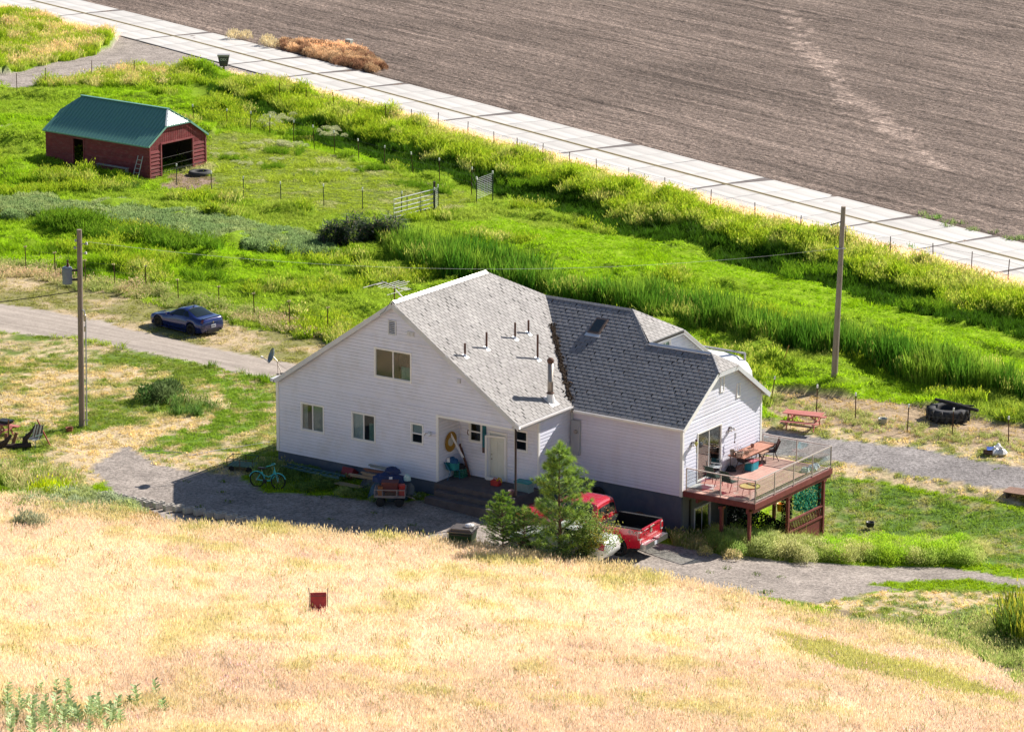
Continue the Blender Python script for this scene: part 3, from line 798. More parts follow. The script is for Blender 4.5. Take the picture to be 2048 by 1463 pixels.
# entry door and half-open storm door
b = MB(); q = lambda a, c, d, e, o0, o1: b.add([porchb(a, d, o0), porchb(c, d, o0), porchb(c, e, o0), porchb(a, e, o0), porchb(a, d, o1), porchb(c, d, o1), porchb(c, e, o1), porchb(a, e, o1)], [(0, 3, 2, 1), (4, 5, 6, 7), (0, 1, 5, 4), (1, 2, 6, 5), (2, 3, 7, 6), (3, 0, 4, 7)])
q(hd[0] + .04, hd[1] - .04, .08, hd[3] - .05, -.04, .01)
dr = b.build('door', MW['door'], house)
b = MB(); wd = hd[1] - hd[0]
for z_0, z_1 in ((.25, .95), (1.1, 1.85)):
    for x_0 in (hd[0] + .12, hd[0] + wd / 2 + .03): q(x_0, x_0 + wd / 2 - .16, z_0, z_1, .01, .022)
b.build('door_panel', MW['door'], dr)
b = MB(); q(hd[0] - .06, hd[0] + .04, .06, hd[3] + .05, -.02, .05); q(hd[1] - .04, hd[1] + .06, .06, hd[3] + .05, -.02, .05); q(hd[0] + .04, hd[1] - .04, hd[3] - .05, hd[3] + .05, -.02, .05)
b.build('door_frame', MW['trim'], dr)
b = MB(); b.lathe([(.03, 0), (.03, .05), (.015, .06)], (hd[0] + .12, VP - .02, 1.0), 8, rotM(R(90))); b.lathe([(.025, 0), (.025, .03)], (hd[0] + .12, VP - .02, 1.2), 8, rotM(R(90)))
b.build('handle', MW['galv'], dr)
# storm door frame swung open a little
sd = MB(); x0_, y0_ = hd[1] - .02, VP - .08; dx, dy = -wd * .985, -.22
p = lambda t, z: (x0_ + dx * t, y0_ + dy * t, z)
for t0_, t1_ in ((0, .0), (1, 1)): sd.bar(p(t0_, .1), p(t1_, 2.12), .05, .10, up=(1, 0, 0))
sd.bar(p(0, 2.1), p(1, 2.1), .04, .09); sd.bar(p(0, .14), p(1, .14), .04, .14)
sd.build('storm_door', MW['trim'], house)
# trims: corner posts, porch opening, rakes, fascias
def trim(bs, name='trim_board', m='trim', lab=None):
    b = MB()
    for q_ in bs: b.box(*q_)
    return b.build(name, MW[m], house, label=lab)
trim([(-.02, -.03, 0, .14, .12, us(.2))]); trim([(W1 - .10, -.03, 0, W1 + .03, .02, 3.12)]); trim([(W1, -.035, 3.02, 13.2, .02, 3.12)])
trim([(US - .03, VP - .03, .0, US + .035, VP + .10, 3.1)]); trim([(US + .02, V2 - .06, 0, US + .10, V2 - .01, 3.1)])
trim([(UE - .10, V2 - .035, -.02, UE + .035, V2 + .10, zw0)]); trim([(UE - .02, V3 - .10, -.02, UE + .035, V3 + .02, zw0)])
trim([(US + .1, V2 - .05, 2.98, UE - .1, V2 + .0, 3.12)])
def rake(p, q_, name='rake_board', w=.03, h=.2, m='fascia'):
    b = MB(); b.bar(p, q_, w, h); return b.build(name, MW[m], house)
rake((uL, -QF + .01, zrk(uL) - .13), (uA, -QF + .01, zA - .13)); rake((uA, -QF + .01, zA - .13), (uR, -QF + .01, zrk(uR) - .13))
rake((UE + .27, vE0, zw0 - .11), (UE + .27, vm - c2, zcl - .11), m='trim'); rake((UE + .27, vm + c2, zcl - .11), (UE + .27, V3 + .32, zw0 - .11)); rake((UE + .27, vm - c2, zcl - .11), (UE + .27, vm + c2, zcl - .11))
rake((u1 + .1, vW - c1, zwf(vW - c1) - .1), (u1 + .1, vW + c1, zwf(vW - c1) - .1)); rake((u1 + .1, vW + c1, zwf(vW - c1) - .1), (u1 + .1, VB + .3, zwf(2 * vW - VB - .3) - .1))
# porch ceiling and slab, eave soffit
trim([(W1, .02, 3.13, US + .1, VP, 3.17)], 'porch_ceiling'); trim([(US, VP, 3.13, uR - .02, V2, 3.16)], 'soffit'); trim([(US, vE0 + .02, 3.09, UE + .2, V2, 3.12)], 'soffit')
trim([(uR - .05, -.25, 3.14, uR - .01, V2 - .3, 3.36)], 'fascia_board', 'fascia')
def gutter(p, q_):
    b = MB(); p = Vector(p); q_ = Vector(q_); d = (q_ - p).normalized(); s_ = d.cross(Vector((0, 0, 1)))
    prof = [(-.0, .05), (0, -.05), (.03, -.075), (.08, -.075), (.11, -.03), (.115, .05), (.105, .05), (.10, -.03), (.075, -.065), (.03, -.065), (.01, -.045), (.01, .05)]
    vs = [e + s_ * a + Vector((0, 0, z)) for e in (p, q_) for a, z in prof]
    n_ = len(prof); b.add(vs, [(i, i + 1, i + 1 + n_, i + n_) for i in range(n_ - 1)] + [tuple(range(n_)), tuple(range(n_, 2 * n_))])
    return b.build('gutter', MW['gutter'], house)
gutter((uR - .01, -.27, zrk(uR) - .06), (uR - .01, vE0 - .02, zrk(uR) - .06)); gutter((uR + .12, vE0 + .0, zw0 - .07), (UE + .3, vE0 + .0, zw0 - .07))
b = MB(); b.bar((-.11, -.25, zrk(uL) - .1), (-.11, 9.7, zrk(uL) - .1), .12, .13); b.build('gutter', MW['fascia'], house)
# downspout bits
b = MB(); b.tube([(US + .14, V2 - .09, 3.1), (US + .14, V2 - .09, 2.62)], .03, 6); b.tube([(US + .07, V2 - .12, 3.12), (US + .07, V2 - .12, .2)], .018, 6); b.build('conduit', MW['fascia'], house)
# foundation
b = MB(); b.box(.04, .02, -3.2, W1, .15, -.0); b.box(.04, .15, -3.2, .18, 9.8, 0); b.build('foundation', MW['found'], house)
b = MB(); b.box(US - .15, VP + .1, -3.2, US - .02, V2 + .1, -.02); b.build('foundation', MW['found'], house)
b = MB(); b.box(US - .1, V2 + .015, -3.5, UE - .02, V2 + .16, -.0); b.build('foundation', MW['found'], house)
b = MB(); hb = (5.40, 6.80, -2.40, -.84)
b.box(UE - .16, V2 + .16, -3.5, UE - .02, hb[0], 0); b.box(UE - .16, hb[1], -3.5, UE - .02, V3, 0); b.box(UE - .16, hb[0], hb[3], UE - .02, hb[1], 0); b.box(UE - .16, hb[0], -3.5, UE - .02, hb[1], hb[2])
b.build('foundation', MW['bare'], house)
gb = lambda s, z, o: (UE - .02 + o, s, z)
window(house, gb, *hb, fw=.05, gl=MW['glass_dark'], label='basement sliding door under the deck')
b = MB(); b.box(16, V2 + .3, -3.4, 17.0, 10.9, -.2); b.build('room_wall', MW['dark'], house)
# porch slab and steps
b = MB(); b.box(W1 + .02, -.32, -.6, US + .05, VP - .02, .045); ps = b.build('porch_slab', MW['slab'], house)
b = MB(); b.box(W1 + .3, -.75, -.9, US - .1, -.33, -.17); b.build('porch_step', MW['slab'], house)
b = MB(); b.box(W1 + .1, -1.2, -.9, US - .4, -.76, -.38); b.build('porch_step', MW['slab'], house)
b = MB(); b.box(US - .05, -.15, .04, US + .02, -.08, 3.3); b.build('porch_post', mat('dark_brown_steel', (.035, .022, .02), .6), house)
# ------------------------------------------------------------------ roofs
roofs = []
def roof_slab(pts, th=.16):
    b = MB(); n_ = Vector(pts[1]) - Vector(pts[0]); m_ = Vector(pts[2]) - Vector(pts[0]); nn = n_.cross(m_).normalized()
    if nn.z < 0: nn = -nn
    k = len(pts); top = [Vector(p) - nn * .012 for p in pts]; bot = [Vector(p) - Vector((0, 0, th)) for p in pts]
    b.add(top + bot, [tuple(range(k)), tuple(range(k, 2 * k))[::-1]] + [(i, i + k, (i + 1) % k + k, (i + 1) % k) for i in range(k)])
    o = b.build('roof', MW['felt'], house); return o, nn
def shingles(pts, m, courses_limit=0, rf=None, row=.205, tab=.33):
    """tabs laid in courses over one roof plane; the lowest ones are objects of their own"""
    P = [Vector(p) for p in pts]
    nn = (P[1] - P[0]).cross(P[2] - P[0]).normalized()
    if nn.z < 0: nn = -nn
    up = Vector((0, 0, 1)) - nn * nn.z; up.normalize()
    sx = up.cross(nn).normalized(); o = P[0]
    q = [((p - o).dot(sx), (p - o).dot(up)) for p in P]
    ymin = min(a[1] for a in q); ymax = max(a[1] for a in q); xmin = min(a[0] for a in q); xmax = max(a[0] for a in q)
    big = MB(); single = 0; r_ = random.Random(len(pts) * 31 + int(xmax * 7)); base = None
    k = 0; y = ymin
    while y < ymax:
        x = xmin - r_.random() * tab if k % 2 else xmin - tab * .5 * r_.random() - tab * .25
        x = xmin - (tab / 2 if k % 2 else 0) - .04 * r_.random()
        while x < xmax:
            g = .030 + (.04 if r_.random() < .1 else 0)
            t = [(x + g, y), (x + tab, y), (x + tab, y + row + .02), (x + g, y + row + .02)]
            full = all(_inside(pt, q) for pt in t)
            th = .011 + r_.random() * .004
            if full and single < courses_limit:
                if base is None:
                    bb = MB(); vs = [(0, 0, .016), (tab - g, 0, .016), (tab - g, row + .02, .002), (0, row + .02, .002), (0, 0, -.004), (tab - g, 0, -.004)]
                    bb.add(vs, [(0, 1, 2, 3), (0, 4, 5, 1), (0, 3, 4), (1, 5, 2)]); base = bb.mesh('shingle', m)
                ob = bpy.data.objects.new('shingle', base); C.objects.link(ob); ob.parent = rf
                w = o + sx * t[0][0] + up * y
                M4 = Matrix((sx, up, nn)).transposed().to_4x4(); M4.translation = w
                ob.matrix_local = M4; single += 1
            else:
                c = t if full else clip_convex(t, q)
                if len(c) > 2 and area(c) > 5e-4:
                    hh = lambda yy: .002 + th * (1 - (yy - y) / (row + .02)) + .002
                    n_ = len(c)
                    top = [o + sx * a + up * b_ + nn * hh(b_) for a, b_ in c]; bot = [o + sx * a + up * b_ - nn * .004 for a, b_ in c]
                    big.add(top + bot, [tuple(range(n_))] + [(i, i + n_, (i + 1) % n_ + n_, (i + 1) % n_) for i in range(n_)])
            x += tab
        y += row; k += 1
    so = big.build('shingles', m, rf, fix=False); so['kind'] = 'stuff'
def _inside(pt, cp):
    s_ = 0
    for i in range(len(cp)):
        p, q = cp[i], cp[(i + 1) % len(cp)]
        c = (q[0] - p[0]) * (pt[1] - p[1]) - (q[1] - p[1]) * (pt[0] - p[0])
        if abs(c) < 1e-9: continue
        if s_ == 0: s_ = 1 if c > 0 else -1
        elif (c > 0) != (s_ > 0): return False
    return True
zr2 = zwf(vW); ux = uA + (zA - zr2) / tp
main_r = [(uR, -QF, zrk(uR)), (uR, vE0, zrk(uR)), (ux, vW, zr2), (uA, vR, zA), (uA, -QF, zA)]
main_l = [(uL - .1, -QF, zrk(uL - .1)), (uA, -QF, zA), (uA, vR, zA), (uA - 3.8, 11.4 - .0, zrk(uA - 3.8)), (uL - .1, 11.4, zrk(uL - .1))]
hipb = [(uA, vR, zA), (ux, vW, zr2), (uA + 3.8, 11.4, zrk(uA + 3.8)), (uA - 3.8, 11.4, zrk(uA + 3.8))]
vL = lambda z: vE0 + (z - zw0) / tw
wf_l = [(uR, vE0, zw0), (u1, vE0, zw0), (u1, vW - c1, zwf(vW - c1)), (u1 - d1, vW, zr2), (ux, vW, zr2)]
UEo = UE + .28
zmr = zwf(vm)
wf_r = [(u1, vE0, zw0), (UEo, vE0, zw0), (UEo, vm - c2, zcl), (UEo - d2, vm, zmr), (u1, vm, zmr)]
hip_s = [(UEo, vm - c2, zcl), (UEo, vm + c2, zcl), (UEo - d2, vm, zmr)]
hip_u = [(u1 + .12, vW - c1, zwf(vW - c1)), (u1 + .12, vW + c1, zwf(vW - c1)), (u1 - d1, vW, zr2)]
back_r = [(u1 - .3, V3 + .32, zw0), (u1 - .3, vm, zmr), (UEo - d2, vm, zmr), (UEo, vm + c2, zcl), (UEo, V3 + .32, zw0)]
back_u = [(8.0, VB + .3, zwf(2 * vW - VB - .3)), (ux, vW, zr2), (u1 - d1, vW, zr2), (u1 + .12, vW + c1, zwf(vW - c1)), (u1 + .12, VB + .3, zwf(2 * vW - VB - .3))]
for pts, mk, lim in ((main_r, 'shingle', 300), (wf_l, 'shingle_shade', 0), (wf_r, 'shingle_shade', 0), (hip_s, 'shingle', 0), (hip_u, 'shingle', 0), (main_l, None, 0), (hipb, None, 0), (back_r, None, 0), (back_u, None, 0)):
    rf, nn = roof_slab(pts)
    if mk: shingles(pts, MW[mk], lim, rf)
    else: rf.data.materials[0] = MW['shingle']
# ridge caps
def cap(p, q_, m, w=.14, nm='ridge_cap', t=.018):
    b = MB(); p = Vector(p); q_ = Vector(q_); d = (q_ - p).normalized(); s_ = d.cross(Vector((0, 0, 1))).normalized()
    vs = []
    for e in (p, q_):
        for a, z in ((-w, -w * .55), (0, .03), (w, -w * .55), (w, -w * .55 - t), (0, .005), (-w, -w * .55 - t)): vs.append(e + s_ * a + Vector((0, 0, z)))
    b.add(vs, [(0, 1, 7, 6), (1, 2, 8, 7), (2, 3, 9, 8), (3, 4, 10, 9), (4, 5, 11, 10), (5, 0, 6, 11), (0, 5, 4, 3, 2, 1), (6, 7, 8, 9, 10, 11)])
    return b.build(nm, m, house)
cap((uA, -QF + .1, zA + .045), (uA, vR, zA + .045), MW['metal'], .15)
cap((u1 + .15, vm, zmr + .03), (UEo - d2, vm, zmr + .03), MW['metal'], .11)
def cap_tabs(p, q_, m, w=.13):
    p = Vector(p); q_ = Vector(q_); L_ = (q_ - p).length; k = int(L_ / .2); d = (q_ - p) / k; b = MB(); s_ = d.normalized().cross(Vector((0, 0, 1))).normalized()
    for i in range(k):
        a, c = p + d * i, p + d * (i + 1.1)
        for sg in (-1, 1):
            vs = [a + Vector((0, 0, .035)), c + Vector((0, 0, .02)), c + s_ * sg * w - Vector((0, 0, w * .45)), a + s_ * sg * w - Vector((0, 0, w * .45 - .015))]
            b.add(vs + [v - Vector((0, 0, .012)) for v in vs], [(0, 1, 2, 3), (4, 7, 6, 5), (0, 3, 7, 4), (3, 2, 6, 7), (0, 4, 5, 1)])
    o = b.build('ridge_shingles', m, house, fix=False); o['kind'] = 'stuff'
cap_tabs((uA, vR, zA), (ux, vW, zr2), MW['shingle']); cap_tabs((ux, vW, zr2), (u1 - d1, vW, zr2), MW['shingle_shade']); cap_tabs((u1, vW - c1, zwf(vW - c1)), (u1 - d1, vW, zr2), MW['shingle_shade'])
cap_tabs((UEo, vm - c2, zcl), (UEo - d2, vm, zmr), MW['shingle_shade']); cap_tabs((UEo, vm + c2, zcl), (UEo - d2, vm, zmr), MW['shingle']); cap_tabs((u1, vW + c1, zwf(vW - c1)), (u1 - d1, vW, zr2), MW['shingle'])
# leaf litter in the valley
b = MB(); r_ = random.Random(4)
for i in range(900):
    t = r_.random() ** .8; t = .02 + .68 * t
    w = .03 + .06 * math.sin(t * 25) ** 2
    c = Vector((uR, vE0, zw0)) * (1 - t) + Vector((ux, vW, zr2)) * t + Vector((r_.gauss(-.05, w), r_.gauss(0, w), .05 + r_.random() * .05)) ; c.z = max(zrk(c.x), zwf(c.y) if c.y > vE0 else 0) + .02 + r_.random() * .05
    b.obox(c, (.05 + .06 * r_.random(), .04 + .04 * r_.random(), .02), rotM(r_.random() * 3, r_.random() * 3, r_.random() * 3))
b.build('leaf_litter', mat('brown_leaf_litter', (.055, .035, .022), .95, var=.4, scale=20), house, fix=False)['kind'] = 'stuff'
# skylight
s1_, s2_ = 12.15, 13.0
def onw(px, py):
    a, b_, c = ray(px, py)     # intersection with the wing front slope
    k = tw; v0 = -HX * sa - HY * ca; dv = a * sa + b_ * ca
    t = (zw0 + k * (v0 - vE0) - CAMH) / (c - k * dv)
    X, Y = a * t, b_ * t
    return (X - HX) * ca - (Y - HY) * sa, (X - HX) * sa + (Y - HY) * ca
ska, skb, skc = onw(1176, 666), onw(1196, 671.5), onw(1200, 636)
b = MB(); su0, su1 = ska[0], ska[0] + .62; sv0, sv1 = ska[1], onw(1190, 637)[1]
slp = lambda u, v, o: (u, v - o * tw / math.hypot(1, tw), zwf(v) + o / math.hypot(1, tw))
def sb(m_, nm, a, b_, c, d, o0, o1, par):
    q_ = MB(); vs = [slp(a, c, o0), slp(b_, c, o0), slp(b_, d, o0), slp(a, d, o0), slp(a, c, o1), slp(b_, c, o1), slp(b_, d, o1), slp(a, d, o1)]
    q_.add(vs, [(0, 3, 2, 1), (4, 5, 6, 7), (0, 1, 5, 4), (1, 2, 6, 5), (2, 3, 7, 6), (3, 0, 4, 7)]); return q_.build(nm, m_, par)
sk = sb(mat('bronze_skylight_frame', (.12, .09, .08), .4), 'skylight', su0, su1, sv0, sv1, .0, .10, house)
sb(glass_mat('skylight_glass', trans=.0, base=(.02, .03, .04), rough=.04), 'pane', su0 + .07, su1 - .07, sv0 + .07, sv1 - .07, .10, .115, sk)
sb(MW['metal'], 'flashing', su0 - .08, su1 + .08, sv0 - .16, sv0, .02, .05, sk)
# vent pipes and wood stove flue on the main slope
for (u, v, h) in ((9.99, .76, .59), (10., 2.43, .76), (10.01, 4.69, .75), (10., 5.79, .63), (11.19, 4.76, 1.14)):
    z = zrk(u); b = MB(); b.tube([(u, v, z - .1), (u, v, z + h)], .048, 8); vp = b.build('vent_pipe', MW['rust'], house, smooth=False)
    b = MB(); k = math.hypot(1, tp)
    vs = [(u + a, v + c, zrk(u + a) + .03) for a, c in ((-.1, -.11), (.15, -.11), (.15, .11), (-.1, .11))]
    b.add(vs + [(x, y, z_ - .02) for x, y, z_ in vs], [(0, 1, 2, 3), (0, 4, 5, 1), (1, 5, 6, 2), (2, 6, 7, 3), (3, 7, 4, 0)]); b.lathe([(.1, z - .03), (.055, z + .1)], (u, v, 0), 8)
    b.build('flashing', MW['metal'], vp)
u, v = 13.05, 3.0; z = zrk(u)
b = MB(); b.lathe([(.13, z - .3), (.13, z + .85), (.135, z + .86), (.135, z + .9), (.125, z + .91), (.125, z + 1.75)], (u, v, 0), 12); fl = b.build('stove_flue', MW['galv'], house, smooth=True)
b = MB(); b.lathe([(.26, z - .15), (.15, z + .3), (.15, z + .33), (.12, z + .33)], (u, v, 0), 12); b.build('flue_cone', MW['trim'], fl)
b = MB(); b.lathe([(.17, z + .34), (.19, z + .36), (.13, z + .40)], (u, v, 0), 12); b.lathe([(.12, z + 1.72), (.15, z + 1.76), (.16, z + 1.88), (.10, z + 1.95), (.03, z + 1.98)], (u, v, 0), 12); b.build('flue_cap', MW['rust'], fl, smooth=True)
b = MB(); vs = [(u + a, v + c, zrk(u + a) + .035) for a, c in ((-.2, -.28), (.3, -.28), (.3, .28), (-.2, .28))]
b.add(vs + [(x, y, z_ - .02) for x, y, z_ in vs], [(0, 1, 2, 3), (0, 4, 5, 1), (1, 5, 6, 2), (2, 6, 7, 3), (3, 7, 4, 0)]); b.build('flashing', MW['metal'], fl)
# louvred gable vents, dryer vents, sockets
def louvre(to3, s0, s1, z0, z1, slats):
    b = MB()
    def bx(a, b_, c, d, o0, o1):
        b.add([to3(a, c, o0), to3(b_, c, o0), to3(b_, d, o0), to3(a, d, o0), to3(a, c, o1), to3(b_, c, o1), to3(b_, d, o1), to3(a, d, o1)], [(0, 3, 2, 1), (4, 5, 6, 7), (0, 1, 5, 4), (1, 2, 6, 5), (2, 3, 7, 6), (3, 0, 4, 7)])
    t = .045
    bx(s0, s0 + t, z0, z1, 0, .06); bx(s1 - t, s1, z0, z1, 0, .06); bx(s0 + t, s1 - t, z0, z0 + t, 0, .06); bx(s0 + t, s1 - t, z1 - t, z1, 0, .06)
    o = b.build('gable_vent', MW['fascia'] if to3 is front else MW['trim'], house)
    b = MB(); bx(s0 + t, s1 - t, z0 + t, z1 - t, -.02, .008); b.build('backing', mat('vent_shadow_grey', (.04, .04, .045), .9), o)
    st = (z1 - z0 - 2 * t) / slats
    for i in range(slats):
        z = z0 + t + i * st; b = MB()
        a0 = to3(s0 + t, z + .005, .05); a1 = to3(s1 - t, z + .005, .05); a2 = to3(s1 - t, z + st * .55, .02); a3 = to3(s0 + t, z + st * .55, .02)
        b.add([a0, a1, a2, a3], [(0, 1, 2, 3)]); b.build('slat', MW['fascia'] if to3 is front else MW['trim'], o, fix=False)
louvre(front, 6.38, 6.82, 6.42, 7.10, 7); louvre(gabler, 7.42, 7.74, 4.05, 4.80, 8); louvre(gabler, 8.85, 9.15, 3.48, 4.15, 8)
for a, b_ in ((819, 666), (826, 667.5), (919, 761)):
    s_, z_ = onv(a, b_, 0); q_ = MB(); q_.box(s_ - .09, -.07, z_ - .11, s_ + .09, -.01, z_ + .10); q_.box(s_ - .06, -.09, z_ - .07, s_ + .06, -.07, z_ + .05); q_.build('wall_vent', MW['fascia'], house)
for px_, py_, to3, on in ((861, 866, front, 0), (1383, 887, gabler, 1), (1458, 857, gabler, 1)):
    s_, z_ = onv(px_, py_, 0) if on == 0 else onu(px_, py_, UE)
    q_ = MB(); c = Vector(to3(s_, z_, .05)); q_.obox(c, (.13, .13, .2)); q_.tube([to3(s_, z_, .1), to3(s_ - .12, z_ + .05, .22)], .025, 6); q_.tube([to3(s_, z_, .1), to3(s_ + .12, z_ + .05, .22)], .025, 6)
    lt = q_.build('porch_light', MW['fascia'] if on == 0 else mat('brown_lamp_metal', (.10, .08, .07), .5), house)
    for sg in (-1, 1):
        q_ = MB(); q_.lathe([(.02, 0), (.06, .03), (.075, .13), (.06, .14)], to3(s_ + sg * .13, z_ - .02, .22), 8, rotM(R(60), 0, 0)); q_.build('lamp_shade', MW['trim'], lt)
s_, z_ = onv(1141, 852, V2)
q_ = MB(); q_.box(US + .12, V2 - .20, 1.05, US + .56, V2 - .02, 2.65); mb_ = q_.build('meter_box', mat('grey_meter_box', (.42, .43, .47), .5, var=.05), house)
q_ = MB(); q_.lathe([(.09, 0), (.09, .08), (.06, .12)], (US + .40, V2 - .2, 2.15), 12, rotM(R(90))); q_.build('meter_glass', MW['galv'], mb_)
q_ = MB(); q_.tube([(US + .3, V2 - .1, 1.05), (US + .3, V2 - .1, -.8)], .025, 6); q_.build('conduit', MW['fascia'], mb_)
b = MB(); s_, z_ = onu(1384, 1018, UE); b.box(UE, 4.95, -1.9, UE + .05, 5.05, -.3); b.build('downpipe', MW['dark'], house)
# ------------------------------------------------------------------ ground vegetation (uncountable: stuff)
def bc_mesh(name, vs, fs, bc, m):
    me = bpy.data.meshes.new(name); me.from_pydata(vs, [], fs)
    a = me.attributes.new('bc', 'FLOAT_COLOR', 'POINT')
    a.data.foreach_set('color', np.array([(c[0], c[1], c[2], 1) if hasattr(c, '__len__') else (c, c, c, 1) for c in bc], np.float32).ravel())
    me.materials.append(m); return me
def blades(name, m, n, h, spread, w, lean=.35, head=0., seed=0, hv=.35, headc=(1.6, 1.3, 1.2), segs=2, bvar=.3):
    r = random.Random(seed); vs, fs, bc = [], [], []
    for i in range(n):
        a = r.random() * 6.283; d = spread * math.sqrt(r.random()); x, y = d * math.cos(a), d * math.sin(a)
        hh = h * (1 - hv + 2 * hv * r.random() ** 1.0) * (1.15 - .5 * d / max(spread, .01)); la = r.random() * 6.283; ln = lean * hh * (.3 + r.random())
        fa = r.random() * 3.14; wx, wy = w * math.cos(fa), w * math.sin(fa); c = 1 - bvar + 2 * bvar * r.random()
        o = len(vs)
        for s in range(segs):
            t = s / segs; q = t ** 1.8
            px, py, pz = x + math.cos(la) * ln * q, y + math.sin(la) * ln * q, hh * t
            ww = 1 - .35 * t
            vs += [(px - wx * ww, py - wy * ww, pz), (px + wx * ww, py + wy * ww, pz)]; bc += [c, c]
        vs.append((x + math.cos(la) * ln, y + math.sin(la) * ln, hh * (1 - .12 * lean))); bc.append(c * 1.05)
        for s in range(segs - 1): fs.append((o + 2 * s, o + 2 * s + 1, o + 2 * s + 3, o + 2 * s + 2))
        fs.append((o + 2 * segs - 2, o + 2 * segs - 1, o + 2 * segs))
        if r.random() < head:
            o = len(vs); tx, ty, tz = vs[-1]; k = w * 1.6; L_ = h * .16
            vs += [(tx - k, ty, tz - L_), (tx + k, ty, tz - L_), (tx, ty, tz + L_ * .4), (tx, ty - k, tz - L_), (tx, ty + k, tz - L_)]; fs += [(o, o + 1, o + 2), (o + 3, o + 4, o + 2)]
            bc += [tuple(c * q for q in headc)] * 5
    return bc_mesh(name, vs, fs, bc, m)
def fuzz(name, m, n, r0, h, ls, seed=0, up=.6, shell=.5, bvar=.35, stems=12):
    """domed weed: many small leaves through the volume, a few stems"""
    r = random.Random(seed); vs, fs, bc = [], [], []
    for i in range(n):
        a = r.random() * 6.283; ph = math.acos(r.random() ** .8); rr = shell + (1 - shell) * r.random() ** .5
        x, y, z = r0 * rr * math.sin(ph) * math.cos(a), r0 * rr * math.sin(ph) * math.sin(a), h * rr * math.cos(ph) + .03
        d = Vector((x, y, z * .8 + up * h)).normalized(); s_ = Vector((r.gauss(0, 1), r.gauss(0, 1), r.gauss(0, .6))); s_ = d.cross(s_).normalized()
        L_ = ls * (.6 + .8 * r.random()); p = Vector((x, y, z)); w = L_ * .22; c = 1 - bvar + 2 * bvar * r.random(); o = len(vs)
        vs += [tuple(p - s_ * w), tuple(p + d * L_ * .5 + s_ * w), tuple(p + d * L_)]; fs.append((o, o + 1, o + 2)); bc += [c] * 3
    for i in range(stems):
        a = r.random() * 6.283; ph = r.random() * 1.1; x, y, z = r0 * math.sin(ph) * math.cos(a), r0 * math.sin(ph) * math.sin(a), h * math.cos(ph)
        o = len(vs); w = ls * .1; vs += [(-w, 0, 0), (w, 0, 0), (x, y, z)]; fs.append((o, o + 1, o + 2)); bc += [.7] * 3
    return bc_mesh(name, vs, fs, bc, m)
mgrass = leaf_mat('grass_blades', .5, .65, gloss=.12)
mdry = leaf_mat('dry_grass_blades', .5, .7, gloss=.15)
def fam(prefix, fn, k, **kw):
    col = bpy.data.collections.new(prefix)
    for i in range(k):
        me = fn(prefix, seed=i * 17 + 3, **kw); o = bpy.data.objects.new('%s_%02d' % (prefix, i), me); col.objects.link(o)
    return col, k
F_straw = fam('straw_tuft', blades, 5, m=mdry, n=16, h=.42, spread=.20, w=.009, lean=.5, head=.7, headc=(1.15, 1.05, .95), bvar=.22)
F_short = fam('short_tuft', blades, 4, m=mgrass, n=18, h=.10, spread=.20, w=.014, lean=.8, bvar=.25)
F_lush = fam('lush_tuft', blades, 5, m=mgrass, n=20, h=.36, spread=.27, w=.018, lean=.7, bvar=.28)
F_tall = fam('tall_tuft', blades, 5, m=mgrass, n=24, h=.85, spread=.30, w=.018, lean=.45, head=.3, headc=(1.35, 1.1, 1.6), bvar=.3, segs=3)
F_reed = fam('reed_tuft', blades, 5, m=mgrass, n=16, h=1.55, spread=.38, w=.026, lean=.22, bvar=.32, segs=3, head=.04, headc=(1.5, 1.1, 1.6))
F_feather = fam('feather_weed_tuft', blades, 4, m=mgrass, n=75, h=.62, spread=.36, w=.0065, lean=.75, bvar=.35, segs=3)
F_fine = fam('fine_weed_tuft', fuzz, 4, m=mgrass, n=620, r0=.46, h=.5, ls=.065, shell=.35, bvar=.3)
F_fuzz = fam('weed_tuft', fuzz, 4, m=mgrass, n=260, r0=.45, h=.5, ls=.11)
def gn_tree(col):
    ng = bpy.data.node_groups.new('scatter_' + col.name, 'GeometryNodeTree')
    ng.interface.new_socket('Geometry', in_out='INPUT', socket_type='NodeSocketGeometry')
    ng.interface.new_socket('Geometry', in_out='OUTPUT', socket_type='NodeSocketGeometry')
    N, Lk = ng.nodes, ng.links
    gi = N.new('NodeGroupInput'); go = N.new('NodeGroupOutput'); ip = N.new('GeometryNodeInstanceOnPoints'); ci = N.new('GeometryNodeCollectionInfo')
    ci.inputs['Collection'].default_value = col; ci.inputs['Separate Children'].default_value = True; ci.inputs['Reset Children'].default_value = True
    ip.inputs['Pick Instance'].default_value = True
    def na(nm, ty):
        q = N.new('GeometryNodeInputNamedAttribute'); q.data_type = ty; q.inputs['Name'].default_value = nm; return q.outputs['Attribute']
    Lk.new(gi.outputs[0], ip.inputs['Points']); Lk.new(ci.outputs[0], ip.inputs['Instance'])
    Lk.new(na('pid', 'INT'), ip.inputs['Instance Index']); Lk.new(na('rot', 'FLOAT_VECTOR'), ip.inputs['Rotation']); Lk.new(na('scl', 'FLOAT_VECTOR'), ip.inputs['Scale'])
    Lk.new(ip.outputs[0], go.inputs[0]); return ng
_trees = {}
